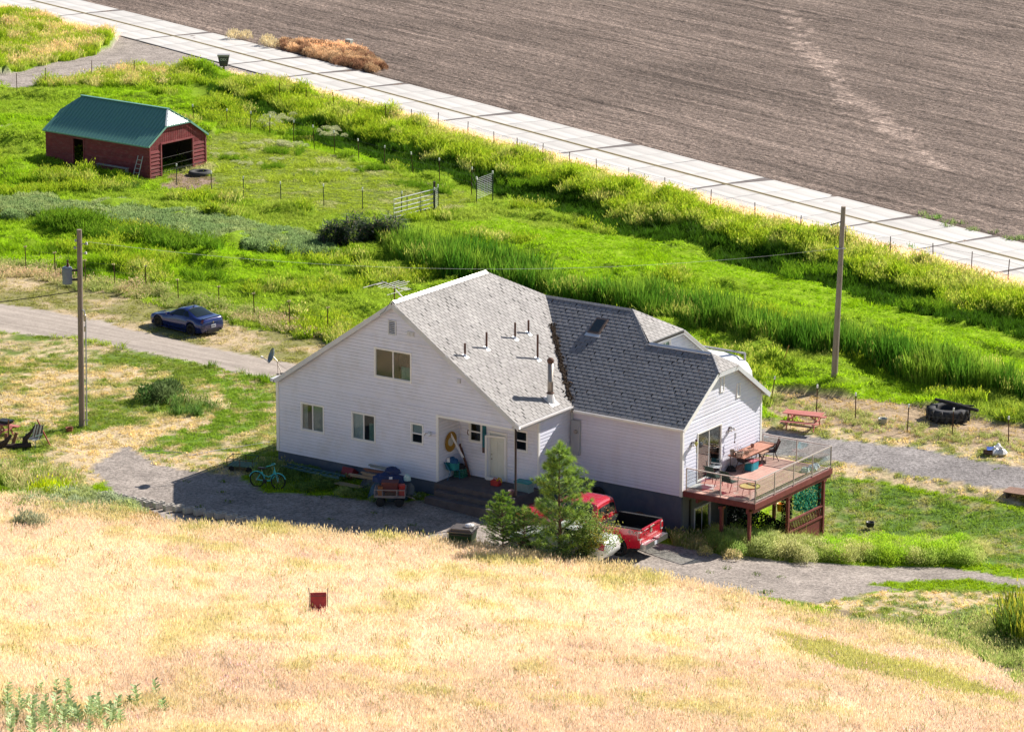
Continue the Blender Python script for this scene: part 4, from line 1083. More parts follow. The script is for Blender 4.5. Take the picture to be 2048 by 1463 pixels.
def merged(name, famly, x, y, tint, sc_, hs=1., seed=1):
    col, k = famly; r = random.Random(seed); V, Fc, T = [], [], []
    g0 = Vector((float(x[0]), float(y[0]), gz(x[0], y[0])))
    for i in range(len(x)):
        me = list(col.objects)[r.randrange(k)].data; a = r.random() * 6.28; s = sc_ * r.uniform(.8, 1.2); c, d = math.cos(a) * s, math.sin(a) * s; o = len(V); oz = gz(x[i], y[i]) - g0.z
        V += [(v.co.x * c - v.co.y * d + x[i] - g0.x, v.co.x * d + v.co.y * c + y[i] - g0.y, v.co.z * s * hs + oz) for v in me.vertices]
        bcv = me.attributes['bc'].data; T += [[q * w for q, w in zip(tint, bcv[j].color[:3])] for j in range(len(me.vertices))]
        Fc += [tuple(j + o for j in p.vertices) for p in me.polygons]
    me = bc_mesh(name, V, Fc, [1.0] * len(V), leaf_mat('single_weed_leaf', .4, .6, inst=False)); a = me.attributes.new('tint', 'FLOAT_VECTOR', 'POINT'); a.data.foreach_set('vector', np.array(T, np.float32).ravel())
    ob = bpy.data.objects.new(name, me); C.objects.link(ob); ob.location = g0; return ob
def scatter(name, famly, x, y, tint, sc_, hs=None, z=None, tilt=.12, kind='stuff', parent=None):
    col, k = famly; n_ = len(x)
    if n_ == 0: return None
    z = groundz(x, y) if z is None else z
    r = np.random.default_rng(n_)
    me = bpy.data.meshes.new(name); me.vertices.add(n_); me.vertices.foreach_set('co', np.stack([x, y, z], -1).astype(np.float32).ravel())
    a = me.attributes.new('tint', 'FLOAT_VECTOR', 'POINT'); a.data.foreach_set('vector', np.broadcast_to(tint, (n_, 3)).astype(np.float32).ravel())
    s_ = np.broadcast_to(sc_, (n_,)) * r.uniform(.8, 1.2, n_); h = s_ * (np.broadcast_to(hs, (n_,)) if hs is not None else 1)
    a = me.attributes.new('scl', 'FLOAT_VECTOR', 'POINT'); a.data.foreach_set('vector', np.stack([s_, s_, h], -1).astype(np.float32).ravel())
    a = me.attributes.new('rot', 'FLOAT_VECTOR', 'POINT'); a.data.foreach_set('vector', np.stack([r.normal(0, tilt, n_), r.normal(0, tilt, n_), r.uniform(0, 6.283, n_)], -1).astype(np.float32).ravel())
    a = me.attributes.new('pid', 'INT', 'POINT'); a.data.foreach_set('value', r.integers(0, k, n_).astype(np.int32))
    o = bpy.data.objects.new(name, me); C.objects.link(o)
    if col.name not in _trees: _trees[col.name] = gn_tree(col)
    md = o.modifiers.new('scatter', 'NODES'); md.node_group = _trees[col.name]
    if kind: o['kind'] = kind
    if parent: o.parent = parent
    return o
def cand(y0, y1, dens, seed, wide=.175, pad=3.0):
    r = np.random.default_rng(seed); xm = wide * y1 + pad
    n_ = int(dens * (y1 - y0) * 2 * xm)
    x = r.uniform(-xm, xm, n_); y = r.uniform(y0, y1, n_); k = np.abs(x) < wide * y + pad
    return x[k], y[k], r
def hu_hv(x, y):
    return (x - HX) * ca - (y - HY) * sa, (x - HX) * sa + (y - HY) * ca
def clear(x, y, pad=.15):
    """not inside a building"""
    u, v = hu_hv(x, y)
    return ~(((u > -pad) & (u < 13.4 + pad) & (v > -.35 - pad) & (v < 10)) | ((u > 8) & (u < UE + pad) & (v > V2 - pad) & (v < V3 + pad + 3)) | ((u > W1) & (u < US) & (v > -1.3) & (v < 2)))
def prj(x, y, z):
    return proj(x, y, z)
# --- foreground straw
Z_LIMES = [(1540,1285),(1650,1296),(1760,1326),(1850,1352),(1950,1380),(2080,1425),(1950,1412),(1820,1385),(1700,1354),(1600,1324)]
x, y, r = cand(99, 151, 44, 5, pad=2.0)
z = groundz(x, y); px_, py_ = prj(x, y, z)
k = inpoly(px_, py_ - 15 + (fbm(x, y, 1.5, 61) - .5) * 14, [(a - 500 if a <= -60 else a + 300 if a >= 2200 else a, b if b < 1500 else b + 300) for a, b in Z_STRAW])
x, y, z, px_, py_ = (a[k] for a in (x, y, z, px_, py_))
n_ = len(x); big = fbm(x, y, 7, 62)[:, None]; med = fbm(x, y, 1.6, 65)[:, None]; rr = r.random((n_, 1))
lightc, pinkc, grn = np.array((.90, .81, .67)), np.array((.80, .70, .58)), np.array((.55, .57, .19))
down = np.clip((py_ - 1200) / 260, 0, 1)[:, None]
pk = np.clip((big - .45 + down * .25) * 3.0 + (fbm(x, y, .7, 69)[:, None] - .5) * 1.6, 0, 1)
t = lightc * (1 - pk) + pinkc * pk
edge = np.clip(1 - (py_ - np.interp(px_, [p[0] for p in Z_STRAW[1:18]], [p[1] for p in Z_STRAW[1:18]])) / 65, 0, 1)[:, None]
gm = np.clip((med - .52) * 5, 0, 1) * .35 + np.clip(edge * 1.3 - .25 + (med - .5) * 2, 0, 1) * .5
lim = inpoly(px_ + (med[:, 0] - .5) * 60, py_ + (med[:, 0] - .5) * 30, Z_LIMES)[:, None]
gm = np.clip(np.maximum(gm, lim * (.7 + .4 * rr)), 0, 1)
t = t * (1 - gm) + grn * gm
t = t * (.86 + .28 * rr) * (.9 + .2 * med)
scatter('dry_hill_grass', F_straw, x, y, t, .95 + .25 * edge[:, 0], hs=.85 + .45 * med[:, 0], z=z - .03)
k = (fbm(x, y, 1.1, 67) > .60) & (r.random(n_) < .10)
scatter('coarse_straw_clumps', F_tall, x[k], y[k], np.array((.74, .62, .46)) * (.65 + .55 * rr[k]), .55, hs=.8, z=z[k])
# greenish taller stalks sprinkled over the hill
k = (r.random(n_) < .008 + .02 * edge[:, 0])
scatter('green_stalks_in_dry_grass', F_straw, x[k], y[k], np.array((.40, .45, .16)) * (.7 + .6 * rr[k]), .9, hs=1.5, z=z[k])
# --- meadow
Z_REED = [(790,500),(880,515),(960,535),(1060,560),(1150,592),(1250,608),(1400,640),(1550,682),(1650,700),(1800,730),(1900,760),(2048,790),(2120,805),(2120,838),(2048,812),(1930,792),(1820,768),(1750,745),(1600,712),(1450,690),(1300,650),(1100,598),(1000,578),(900,560),(830,545),(780,515)]
Z_BLUE = [(-60,402),(0,402),(150,412),(300,425),(420,440),(560,470),(660,492),(670,515),(560,508),(430,490),(300,462),(150,442),(-60,428)]
Z_DARK = [(60,448),(140,445),(260,468),(380,488),(440,505),(420,515),(330,500),(200,478),(80,462)]
Z_TALL2 = [(1500,760),(1600,745),(1750,770),(1900,800),(2120,850),(2120,838),(2000,838),(1850,812),(1700,790),(1560,780)]
x, y, r = cand(158, 300, 13, 6, pad=3.0)
z = groundz(x, y)
c_, zid, px_, py_ = zones(x, y, z)
dr = road_d(x, y)
k = (zid == 0) & (dr < -ROADW - .3) & (py_ < 905) & clear(x, y)
x, y, z, px_, py_, c_, dr = (a[k] for a in (x, y, z, px_, py_, c_, dr)); n_ = len(x); z = z + lumpf(x, y) * (c_[:, 0] <= c_[:, 1] * 1.02)
n1 = fbm(x, y, 3.6, 71); n2 = fbm(x, y, 1.2, 75); n3 = fbm(x, y, 11, 78); rr = r.random(n_)
n4 = fbm(x, y, 2.5, 91); jx, jy = (n2 - .5) * 60 + (n4 - .5) * 60, (n2 - .5) * 26 + (n4 - .5) * 30
reed = inpoly(px_ + jx, py_ + jy, Z_REED); blue = inpoly(px_ + jx, py_ + jy, Z_BLUE); dark = inpoly(px_ + jx, py_ + jy, Z_DARK)
dryz = inpoly(px_ + jx, py_, Z_DRY1) | inpoly(px_ + jx, py_, Z_DRYB) | inpoly(px_ + jx, py_, Z_TANR2) | inpoly(px_ + jx, py_, Z_YARD) | inpoly(px_ + jx, py_, Z_DIRTB)
mow = inpoly(px_ + jx, py_ + jy, Z_MOW); cor = inpoly(px_ + jx, py_ + jy, Z_CORRAL)
lime = np.array((.38, .60, .012)); deep = np.array((.07, .17, .010)); olive = np.array((.40, .48, .07)); strw = np.array((.85, .72, .36)); pale = np.array((.66, .60, .36))
def mixc(a, b, t): return a * (1 - t[:, None]) + b * t[:, None]
base = mixc(np.broadcast_to(lime, (n_, 3)), olive, np.clip((n3 - .45) * 3.5, 0, 1) * .75 + .15 * n2)
base = mixc(base, deep, np.clip((n1 - .56) * 7, 0, 1) * .75)
roadside = dr > -8.4 - 2.0 * n1 - 1.5 * (n2 - .5)
strip = dr > -ROADW - 1.2 - 1.7 * n1
farleft = (px_ < 330) & (py_ < 175)
bank = (dr < -8.4 - 2.0 * n1 - 1.5 * (n2 - .5)) & (dr > -11.3 - 2.6 * n1)
plain = ~(reed | blue | dark | dryz)
# 1 lush all over
k = plain & ~strip & ~(bank & ~farleft & (px_ > 380)) & ~(mow & (rr > .75))
hh = np.where(cor | mow, .32 + .5 * np.clip((n1 - .58) * 8, 0, 1), .55 + .9 * np.clip((n1 - .48) * 3.5, 0, 1))
tt = base.copy()
tt[cor] = mixc(np.broadcast_to(np.array((.44, .54, .05)), (n_, 3)), pale, np.clip((n2 - .58) * 6, 0, 1) * .7)[cor]
tt[mow] = (lime * .95)[None, :] * (.9 + .2 * n2[mow, None])
tt = tt * (.85 + .3 * rr[:, None])
scatter('meadow_grass', F_lush, x[k], y[k], tt[k], 1.0, hs=hh[k], z=z[k] - .02)
# 2 tall grass: road bank, mounds, ditch edges
mbx = G(448, 148); nomb = np.hypot(x - mbx.x, (y - mbx.y) * .45) > 2.2
k = (nomb & plain & ~strip & ~mow & ((roadside) | ((n1 > .65) & (rr < .7) & ~cor) | farleft & (rr < .8))) & (dr > -45)
tt = mixc(np.broadcast_to(np.array((.40, .56, .03)), (n_, 3)), strw, np.clip((n2 - .5) * np.where(farleft, 3., np.where(roadside, 1.1, 1.2)) + (dr > -6.3) * .3 + farleft * .15, 0, .8)) * (.8 + .4 * rr[:, None])
scatter('tall_ditch_grass', F_tall, x[k], y[k], tt[k], 1.0, hs=np.where(roadside, .74, .72)[k], z=z[k])
k = bank & plain & ~farleft & (px_ > 420)
scatter('bank_shade_grass', F_lush, x[k], y[k], (deep * .8)[None, :] * (.7 + .6 * rr[k, None]), 1.0, hs=1.5, z=z[k] - .05)  # deep tint paints the shadow band of the road bank into the grass
# 3 dry strip along the road
k = plain & strip & (dr < -ROADW - .15)
x2 = np.concatenate([x[k], x[k] + .2, x[k] - .15]); y2 = np.concatenate([y[k], y[k] + .15, y[k] - .2]); k2 = road_d(x2, y2) < -ROADW - .05
scatter('dry_roadside_grass', F_straw, x2[k2], y2[k2], np.array((1.0, .88, .74)) * (.85 + .3 * r.random((k2.sum(), 1))), 1.0, hs=.75)
# 4 reeds in the wet ditch
k = reed & (rr + n2 * .6 > .38); x2 = np.concatenate([x[k], x[k] + .25]); y2 = np.concatenate([y[k], y[k] - .2]); m2 = np.concatenate([n2[k], n2[k]]); m1 = np.concatenate([n1[k], n1[k]])
tt = mixc(np.broadcast_to(np.array((.09, .23, .018)), (len(x2), 3)), np.array((.27, .42, .04)), np.clip((m2 - .45) * 4, 0, 1)) * (.7 + .6 * r.random((len(x2), 1)))
scatter('cattail_reeds', F_reed, x2, y2, tt, 1.0, hs=.42 + 1.0 * m1)
k = reed & (rr < .4); scatter('ditch_undergrowth', F_tall, x[k], y[k], np.array((.40, .50, .08)), 1.0, z=z[k])
# 5 grey-green weed band, dark band
k = blue; x2 = np.concatenate([x[k], x[k] + .2]); y2 = np.concatenate([y[k], y[k] - .25]); m2 = np.concatenate([n2[k], n2[k]])
scatter('grey_green_weeds', F_fuzz, x2, y2, mixc(np.broadcast_to(np.array((.29, .41, .16)), (len(x2), 3)), np.array((.42, .50, .20)), np.clip((m2 - .4) * 3, 0, 1)) * (.85 + .3 * r.random((len(x2), 1))), .9, hs=1.1)
k = dark; scatter('dark_grass_band', F_tall, x[k], y[k], np.array((.18, .34, .02)) * (.8 + .4 * rr[k, None]), 1.0, hs=.8, z=z[k])
# 6 sparse tufts on the dry ground, fence-line weeds
k = dryz & ((rr < .35) | (n2 > .56)) & (px_ < 1500)
scatter('yard_grass', F_short, x[k], y[k], (c_[k] * 1.1 + np.array((.10, .12, .0))) * (.75 + .5 * r.random((k.sum(), 1))), 1.2, hs=.8, z=z[k])
FL = [(-60,530),(52,541),(111,553),(171,569),(231,575),(292,582),(357,606),(438,621),(509,636),(580,653),(655,668),(720,690)]
FR_ = [(1500,795),(1542,804),(1633,826),(1711,840),(1814,862),(1904,872),(2017,887),(2120,905)]
fy = np.interp(px_, [p[0] for p in FL], [p[1] for p in FL])
k = (px_ < 720) & (np.abs(py_ - fy - 2) < 7 + 12 * n2) & (rr < .85)
scatter('fence_line_weeds', F_tall, x[k], y[k], mixc(np.broadcast_to(np.array((.42, .50, .14)), (n_, 3)), np.array((.66, .58, .30)), np.clip((n1 - .4) * 4, 0, 1))[k] * (.8 + .4 * rr[k, None]), .8, hs=.5, z=z[k])
fy = np.interp(px_, [p[0] for p in FR_], [p[1] for p in FR_])
k = (px_ > 1500) & (np.abs(py_ - fy) < 6 + 16 * n2) & (rr < .6)
scatter('fence_line_weeds', F_tall, x[k], y[k], np.array((.48, .54, .17)) * (.8 + .4 * rr[k, None]), .6, hs=.5, z=z[k])
# --- near yards and lawns (short)
x, y, r = cand(139, 175, 17, 8, pad=1.0)
z = groundz(x, y); c_, zid, px_, py_ = zones(x, y, z); n2 = fbm(x, y, 1.0, 85); rr = r.random(len(x))
k = (zid == 0) & clear(x, y) & ((c_[:, 1] > c_[:, 0] * .85) | (rr < .3)) & (py_ > 640)
scatter('lawn_grass', F_short, x[k], y[k], (c_[k] * 1.35 + np.array((.06, .08, .0))) * np.array((1.15, 1.1, .9)) * (.8 + .4 * r.random((k.sum(), 1))), 1.1, hs=.7 + .5 * n2[k], z=z[k])
k = (zid == 2) & (rr < .02) & (fbm(x, y, 2, 88) > .55) & clear(x, y)
scatter('driveway_weeds', F_short, x[k], y[k], np.array((.15, .22, .04)), 1.2, z=z[k])
def blob(poly, dens, fam_, name, tint, sc_=1., hs=1., seed=1, var=.4, thin=0, yoff=0):
    """fill the ground under a surveyed outline with one kind of plant"""
    g = [G(a, b) for a, b in poly]; xs2 = [p.x for p in g]; ys2 = [p.y for p in g]
    r = np.random.default_rng(seed); A_ = (max(xs2) - min(xs2)) * (max(ys2) - min(ys2)); n_ = max(3, int(A_ * dens))
    x = r.uniform(min(xs2), max(xs2), n_); y = r.uniform(min(ys2), max(ys2), n_)
    k = inpoly(x + (fbm(x, y, .8, seed + 3) - .5) * .8, y + (fbm(x, y, .8, seed + 5) - .5) * 1.5, [(p.x, p.y) for p in g]) & clear(x, y, .02)
    if thin: k &= fbm(x, y, 1.0, seed + 9) > thin
    x, y = x[k], y[k]; nn_ = fbm(x, y, 1.1, seed + 7)[:, None]
    t = np.array(tint); t = t * 1.65; t = t[0] * (1 - np.clip((nn_ - .42) * 5, 0, 1)) + t[1] * np.clip((nn_ - .42) * 5, 0, 1) if t.ndim == 2 else t
    return scatter(name, fam_, x, y, t * (1 - var / 2 + var * r.random((len(x), 1))), sc_, hs=hs)
blob([(1425,1080),(1500,1066),(1580,1092),(1650,1100),(1730,1094),(1850,1094),(1950,1098),(1990,1108),(1930,1128),(1800,1128),(1650,1124),(1540,1112),(1440,1100)], 7, F_fine, 'feathery_weeds', [(.24, .32, .06), (.38, .37, .15)], 1.05, 1.15, 3)
blob([(1418,1094),(1500,1088),(1600,1100),(1650,1106),(1650,1124),(1540,1120),(1440,1110)], 7, F_fine, 'feathery_weeds', [(.20, .28, .07), (.36, .36, .16)], 1.15, 1.25, 33)
blob([(1640,1100),(1760,1098),(1900,1100),(1960,1104),(1900,1128),(1760,1128),(1660,1122)], 4, F_fine, 'feathery_weeds', [(.22, .37, .02), (.30, .42, .03)], 1.15, 1.2, 5)
blob([(1440,1088),(1600,1094),(1760,1096),(1960,1100),(1940,1120),(1700,1120),(1500,1110)], 4, F_feather, 'feathery_weed_tips', [(.26, .36, .05), (.36, .38, .12)], 1.1, 1.2, 44)
blob([(1380,1096),(1450,1088),(1520,1112),(1620,1122),(1500,1124),(1400,1112)], 3, F_fuzz, 'tan_weeds', [(.46, .38, .20), (.40, .38, .16)], .8, .9, 6, thin=.5)
blob([(1340,1062),(1395,1072),(1440,1095),(1380,1098),(1330,1085)], 9, F_tall, 'weeds_by_the_basement', [(.16, .24, .05), (.28, .30, .12)], .8, .7, 7)
blob([(290,800),(335,785),(420,800),(440,822),(380,832),(300,822)], 8, F_tall, 'weed_mound', [(.08, .16, .03), (.20, .25, .07)], .8, .7, 8, thin=.4)
blob([(285,795),(330,780),(360,800),(320,812),(285,808)], 6, F_fuzz, 'weed_mound', [(.04, .08, .02), (.10, .14, .05)], 1.1, 1.2, 18)
blob([(350,790),(440,800),(460,822),(380,818)], 5, F_tall, 'pale_weed_mound', [(.45, .42, .22), (.40, .36, .22)], .6, .6, 9)
blob([(20,1000),(90,985),(170,985),(235,1000),(300,1035),(220,1040),(100,1030),(10,1030)], 6, F_fuzz, 'sagebrush', [(.25, .29, .17), (.30, .33, .12)], .85, 1.0, 10)
blob([(0,930),(60,940),(150,950),(200,985),(120,992),(0,980)], 6, F_tall, 'mixed_weeds', [(.22, .28, .06), (.34, .34, .14)], .8, .8, 11)
blob([(68,985),(135,978),(140,992),(75,998)], 14, F_tall, 'lime_weed_patch', [(.34, .42, .01), (.30, .40, .01)], .9, .85, 12)
blob([(240,1028),(300,1035),(310,1060),(250,1058)], 7, F_fuzz, 'rusty_weeds', [(.38, .27, .14), (.30, .26, .10)], .7, 1.1, 13)
blob([(1700,1235),(1850,1245),(1980,1225),(2120,1240),(2120,1420),(2040,1375),(1960,1320),(1880,1288),(1760,1262)], 5, F_tall, 'slope_weeds', [(.24, .30, .08), (.34, .36, .13)], .8, .65, 14, var=.5)
blob([(1990,1280),(2030,1250),(2100,1255),(2120,1310),(2040,1300)], 12, F_tall, 'dark_slope_weeds', [(.08, .14, .02), (.28, .32, .03)], 1.2, 1.5, 15)
blob([(1750,1210),(1850,1205),(1960,1215),(2000,1232),(1900,1240),(1800,1230)], 3, F_lush, 'low_slope_weeds', [(.12, .2, .05), (.2, .26, .1)], 1, .6, 16, thin=.5)
blob([(560,985),(660,985),(760,1000),(860,1005),(920,1000),(880,975),(760,960),(640,940),(560,935)], 8, F_fuzz, 'weeds_along_the_wall', [(.10, .17, .04), (.20, .24, .08)], .75, .8, 17, thin=.42)
blob([(520,940),(556,935),(575,950),(545,962),(470,950)], 12, F_tall, 'weeds_at_the_house_corner', [(.12, .20, .05), (.24, .26, .10)], .8, .8, 19)
blob([(95,345),(150,350),(290,366),(290,385),(180,385),(100,368)], 6, F_tall, 'weeds_beside_the_barn', [(.08, .16, .02), (.14, .2, .02)], .8, .6, 20)  # tint darkened to stand in for the barn's cast shadow
blob([(556,86),(640,94),(720,106),(772,140),(748,148),(690,134),(620,114),(560,98)], 9, F_fuzz, 'rusty_field_weeds', [(.20, .11, .065), (.42, .29, .17)], .9, 1.1, 21, var=.7)
blob([(590,88),(690,96),(735,110),(690,112),(610,100)], 30, F_straw, 'dry_field_weeds', [(.62, .48, .32), (.55, .42, .28)], 1.1, 1.1, 22)
for i, (a, b, s) in enumerate([(462,80,1.0),(487,80,.9),(530,93,1.1),(541,97,.9)]):
    g = G(a, b); scatter('pale_field_weed', F_fuzz, np.array([g.x, g.x + .3]), np.array([g.y, g.y + .2]), np.array((.80, .68, .42)), s * 1.2, hs=1.4)
blob([(1800,415),(1860,425),(1960,455),(2100,490),(2100,505),(1950,470),(1850,445)], 2, F_short, 'green_field_edge_weeds', [(.16, .2, .08), (.12, .2, .05)], 2.0, 1.5, 23, thin=.5)
# pale flowering clumps in the corral and along its fence
for i, (a, b, s) in enumerate([(498,288,.7),(552,290,1.2),(575,292,1.0),(467,310,.8),(540,248,1.2),(560,236,1.1),(640,262,1.0),(665,270,.9),(505,330,.8),(702,342,.7),(615,350,.8),(550,320,.6),(30,262,1.1),(15,268,1.0)]):
    g = G(a, b); q = np.random.default_rng(i); m_ = 9
    scatter('pale_flowering_weed', F_fuzz, g.x + q.normal(0, .7 * s, m_), g.y + q.normal(0, .5 * s, m_), np.array((.56, .58, .32)), .6 * s, hs=.7)
for i, (a, b, s) in enumerate([(613,268,1),(565,306,.9),(748,340,.8),(545,335,.6),(850,375,.9),(803,370,.6),(1060,370,1),(870,386,.8),(630,350,.6),(1610,545,1.2),(1850,615,1),(1740,505,1.1),(430,225,1.2),(450,320,.7),(410,560,1.2),(900,430,.6)]):
    g = G(a, b); q = np.random.default_rng(i + 50); m_ = 26
    scatter('dark_green_mound', F_tall, g.x + q.normal(0, .8 * s, m_), g.y + q.normal(0, .45 * s, m_), np.array((.17, .32, .015)), .8 * s, hs=.7)
# ------------------------------------------------------------------ barn
BX, BY, BYAW = -23.30, 222.40, .656
barn = thing('barn', 'small red board barn with green metal roof and wide open front', 'barn', (BX, BY, 0), -BYAW)
mred = mat('barn_red_paint', (.20, .030, .036), .75, var=.18, scale=1.4, dirt=(.28, .14, .13), dscale=2.2, damt=.5, island=.12, stretch=(1, 1, 3))
mreds = mat('barn_red_trim', (.26, .05, .06), .7, var=.15, scale=3, dirt=(.36, .22, .2), damt=.4)
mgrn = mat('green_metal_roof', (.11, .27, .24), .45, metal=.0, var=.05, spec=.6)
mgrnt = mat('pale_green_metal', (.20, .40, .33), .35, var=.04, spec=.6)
BL, BW, BG, BE, BR_ = 9.27, 5.32, -1.0, 1.25, 3.21
bf = lambda s, z, o: (o, s, z); bs = lambda s, z, o: (s, -o, z)
def boards(to3, x0, x1, z0, z1, step, m, vert=False, top=None, name='board', th=.03):
    n_ = int(round(((x1 - x0) if vert else (z1 - z0)) / step)); st = ((x1 - x0) if vert else (z1 - z0)) / n_
    for i in range(n_):
        b = MB()
        if vert:
            a, c = x0 + i * st + .012, x0 + (i + 1) * st - .012
            ta, tc_ = (top(a), top(c)) if top else (z1, z1)
            q = [(a, z0), (c, z0), (c, tc_), (a, ta)]
            b.add([to3(s, z, th) for s, z in q] + [to3(s, z, -.02) for s, z in q], [(0, 1, 2, 3), (7, 6, 5, 4), (0, 4, 5, 1), (1, 5, 6, 2), (2, 6, 7, 3), (3, 7, 4, 0)])
        else:
            a, c = z0 + i * st, z0 + (i + 1) * st
            q = [(x0, a, th + .03), (x1, a, th + .03), (x1, c + .02, .01), (x0, c + .02, .01)]
            b.add([to3(s, z, o) for s, z, o in q] + [to3(s, z, -.02) for s, z, o in q], [(0, 1, 2, 3), (7, 6, 5, 4), (0, 4, 5, 1), (1, 5, 6, 2), (2, 6, 7, 3), (3, 7, 4, 0)])
        b.build(name, m, barn)
rise = lambda v: BE - .12 + (BR_ - BE) * (1 - abs(v - BW / 2) / (BW / 2 + .18))
cl_z = rise(BW / 2 - 1.15)
gt = lambda v: min(rise(v), cl_z)
boards(bf, 0, 1.05, BG, .95, .24, mred); boards(bf, 4.10, BW, BG, .95, .24, mred)
boards(bf, .05, 1.0, .95, 1.3, .2, mred, True, gt); boards(bf, 1.0, 4.1, 1.22, 1.3, .2, mred, True, gt); boards(bf, 4.12, BW - .05, .95, 1.3, .2, mred, True, gt)
boards(bs, -BL, -6.74, BG, BE, .26, mred); boards(bs, -5.82, 0, BG, BE, .26, mred); boards(bs, -6.74, -5.82, 1.0, BE, .125, mred)
b = MB()
for q in ((0, -.01, BG, .09, 1.0),): pass
for v0, v1, z0, z1 in ((1.02, 1.12, BG, 1.24), (4.03, 4.13, BG, 1.24), (1.02, 4.13, 1.20, 1.30), (-.02, .07, BG, 1.2), (BW - .07, BW + .02, BG, 1.2)):
    b = MB(); b.box(-.02, v0, z0, .075, v1, z1); b.build('door_frame' if 1 < v0 < 4.2 else 'corner_board', mreds, barn)
b = MB(); b.box(-6.82, -.07, BG, -6.74, .05, 1.05); b.box(-5.82, -.07, BG, -5.74, .05, 1.05); b.box(-6.82, -.07, .98, -5.74, .05, 1.06); b.build('door_frame', mreds, barn)
mwood = mat('dark_barn_wood', (.06, .04, .035), .9)
b = MB(); b.box(-BL, BW - .1, BG, 0, BW, BE); b.box(-BL - .02, 0, BG, -BL + .08, BW, BE); b.box(-BL - .02, 1.2, BE, -BL + .08, BW - 1.2, BE + .7); b.box(-BL, .05, BG, -6.8, .1, BE); b.box(-5.78, .05, BG, -.03, .1, BE); b.box(-BL, 1.2, 1.6, 0, 1.3, 1.7)
for u_ in (-2.3, -4.6, -7): b.box(u_, .1, BG, u_ + .1, .2, BE); b.box(u_, BW - .2, BG, u_ + .1, BW - .1, BE); b.box(u_, .1, 1.1, u_ + .1, BW - .1, 1.25)
b.build('inner_wall', mwood, barn)
def metal_plane(P0, ux_, up_, poly, m, rib=.3, pw=.9):
    """ribbed sheet metal: panels of 0.9 m laid side by side, cut to the outline"""
    P0, ux_, up_ = Vector(P0), Vector(ux_).normalized(), Vector(up_).normalized(); nn = ux_.cross(up_)
    if nn.z < 0: nn = -nn
    xmin = min(p[0] for p in poly); xmax = max(p[0] for p in poly); x = xmin
    while x < xmax - .02:
        q = clip_rect(poly, x + .004, min(x + pw, xmax) - .004, -99, 99); b = MB()
        if len(q) > 2:
            f = lambda o: (lambda a, c: P0 + ux_ * a + up_ * c + nn * o)
            b.prism(q, f(0), f(-.02))
            k = 0; rx = x
            while rx < min(x + pw, xmax) - .05:
                rr_ = clip_rect(poly, rx + .02, rx + .055, -99, 99)
                if area(rr_) > 1e-4: b.prism(rr_, f(.028), f(-.001))
                rx += rib
            b.build('roof_panel', m, barn)
        x += pw
oh = .18; vmid = BW / 2; slopeL = math.hypot(vmid + oh, BR_ - BE)
# front slope in two flats: sag shaped so grazing sun lights the lower half
hz = BE + (BR_ - BE) * .5 - .10; hv = -oh + (vmid + oh) * .5
cA = vmid - 1.15; xe = .12
def sl2(v): return BE + (hz - BE) * (v + oh) / (hv + oh) if v < hv else hz + (BR_ - hz) * (v - hv) / (vmid - hv)
up1 = Vector((0, hv + oh, hz - BE)); up2 = Vector((0, vmid - hv, BR_ - hz)); L1, L2 = up1.length, up2.length
metal_plane((0, -oh, BE), (1, 0, 0), up1, [(-BL - xe, 0), (xe, 0), (xe, L1), (-BL - xe, L1)], mgrn)
tc = (cA - hv) / (vmid - hv)
metal_plane((0, hv, hz + .004), (1, 0, 0), up2, [(-BL - xe, 0), (xe, 0), (xe, L2 * tc), (-.79, L2), (-BL + .79, L2), (-BL - xe, L2 * tc)], mgrn)
metal_plane((0, BW + oh, BE), (1, 0, 0), (0, -1, (BR_ - BE) / (vmid + oh)), [(-BL - xe, 0), (xe, 0), (xe, slopeL * .58), (-.79, slopeL), (-BL + .79, slopeL), (-BL - xe, slopeL * .58)], mgrn)
czz = sl2(cA)
upj = Vector((-.79 - xe, 0, BR_ - czz))
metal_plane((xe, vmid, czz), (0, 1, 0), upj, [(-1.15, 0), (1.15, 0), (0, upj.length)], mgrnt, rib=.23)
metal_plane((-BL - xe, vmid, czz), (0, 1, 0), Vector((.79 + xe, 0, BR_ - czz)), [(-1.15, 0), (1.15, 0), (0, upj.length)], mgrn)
b = MB(); b.bar((-BL + .7, vmid, BR_ + .02), (-.7, vmid, BR_ + .02), .22, .05); b.build('ridge_cap', mgrn, barn)
for sgn in (-1, 1):
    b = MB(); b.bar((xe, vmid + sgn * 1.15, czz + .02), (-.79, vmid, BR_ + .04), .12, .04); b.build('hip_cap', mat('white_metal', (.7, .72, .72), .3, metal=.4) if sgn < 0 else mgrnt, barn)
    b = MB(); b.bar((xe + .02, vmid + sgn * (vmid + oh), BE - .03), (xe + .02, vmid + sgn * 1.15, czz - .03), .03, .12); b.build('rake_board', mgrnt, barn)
b = MB(); b.bar((-BL - xe, -oh - .01, BE - .04), (xe, -oh - .01, BE - .04), .03, .09); b.bar((xe + .02, vmid - 1.15, czz - .04), (xe + .02, vmid + 1.15, czz - .04), .03, .07); b.build('eave_trim', mgrn, barn)
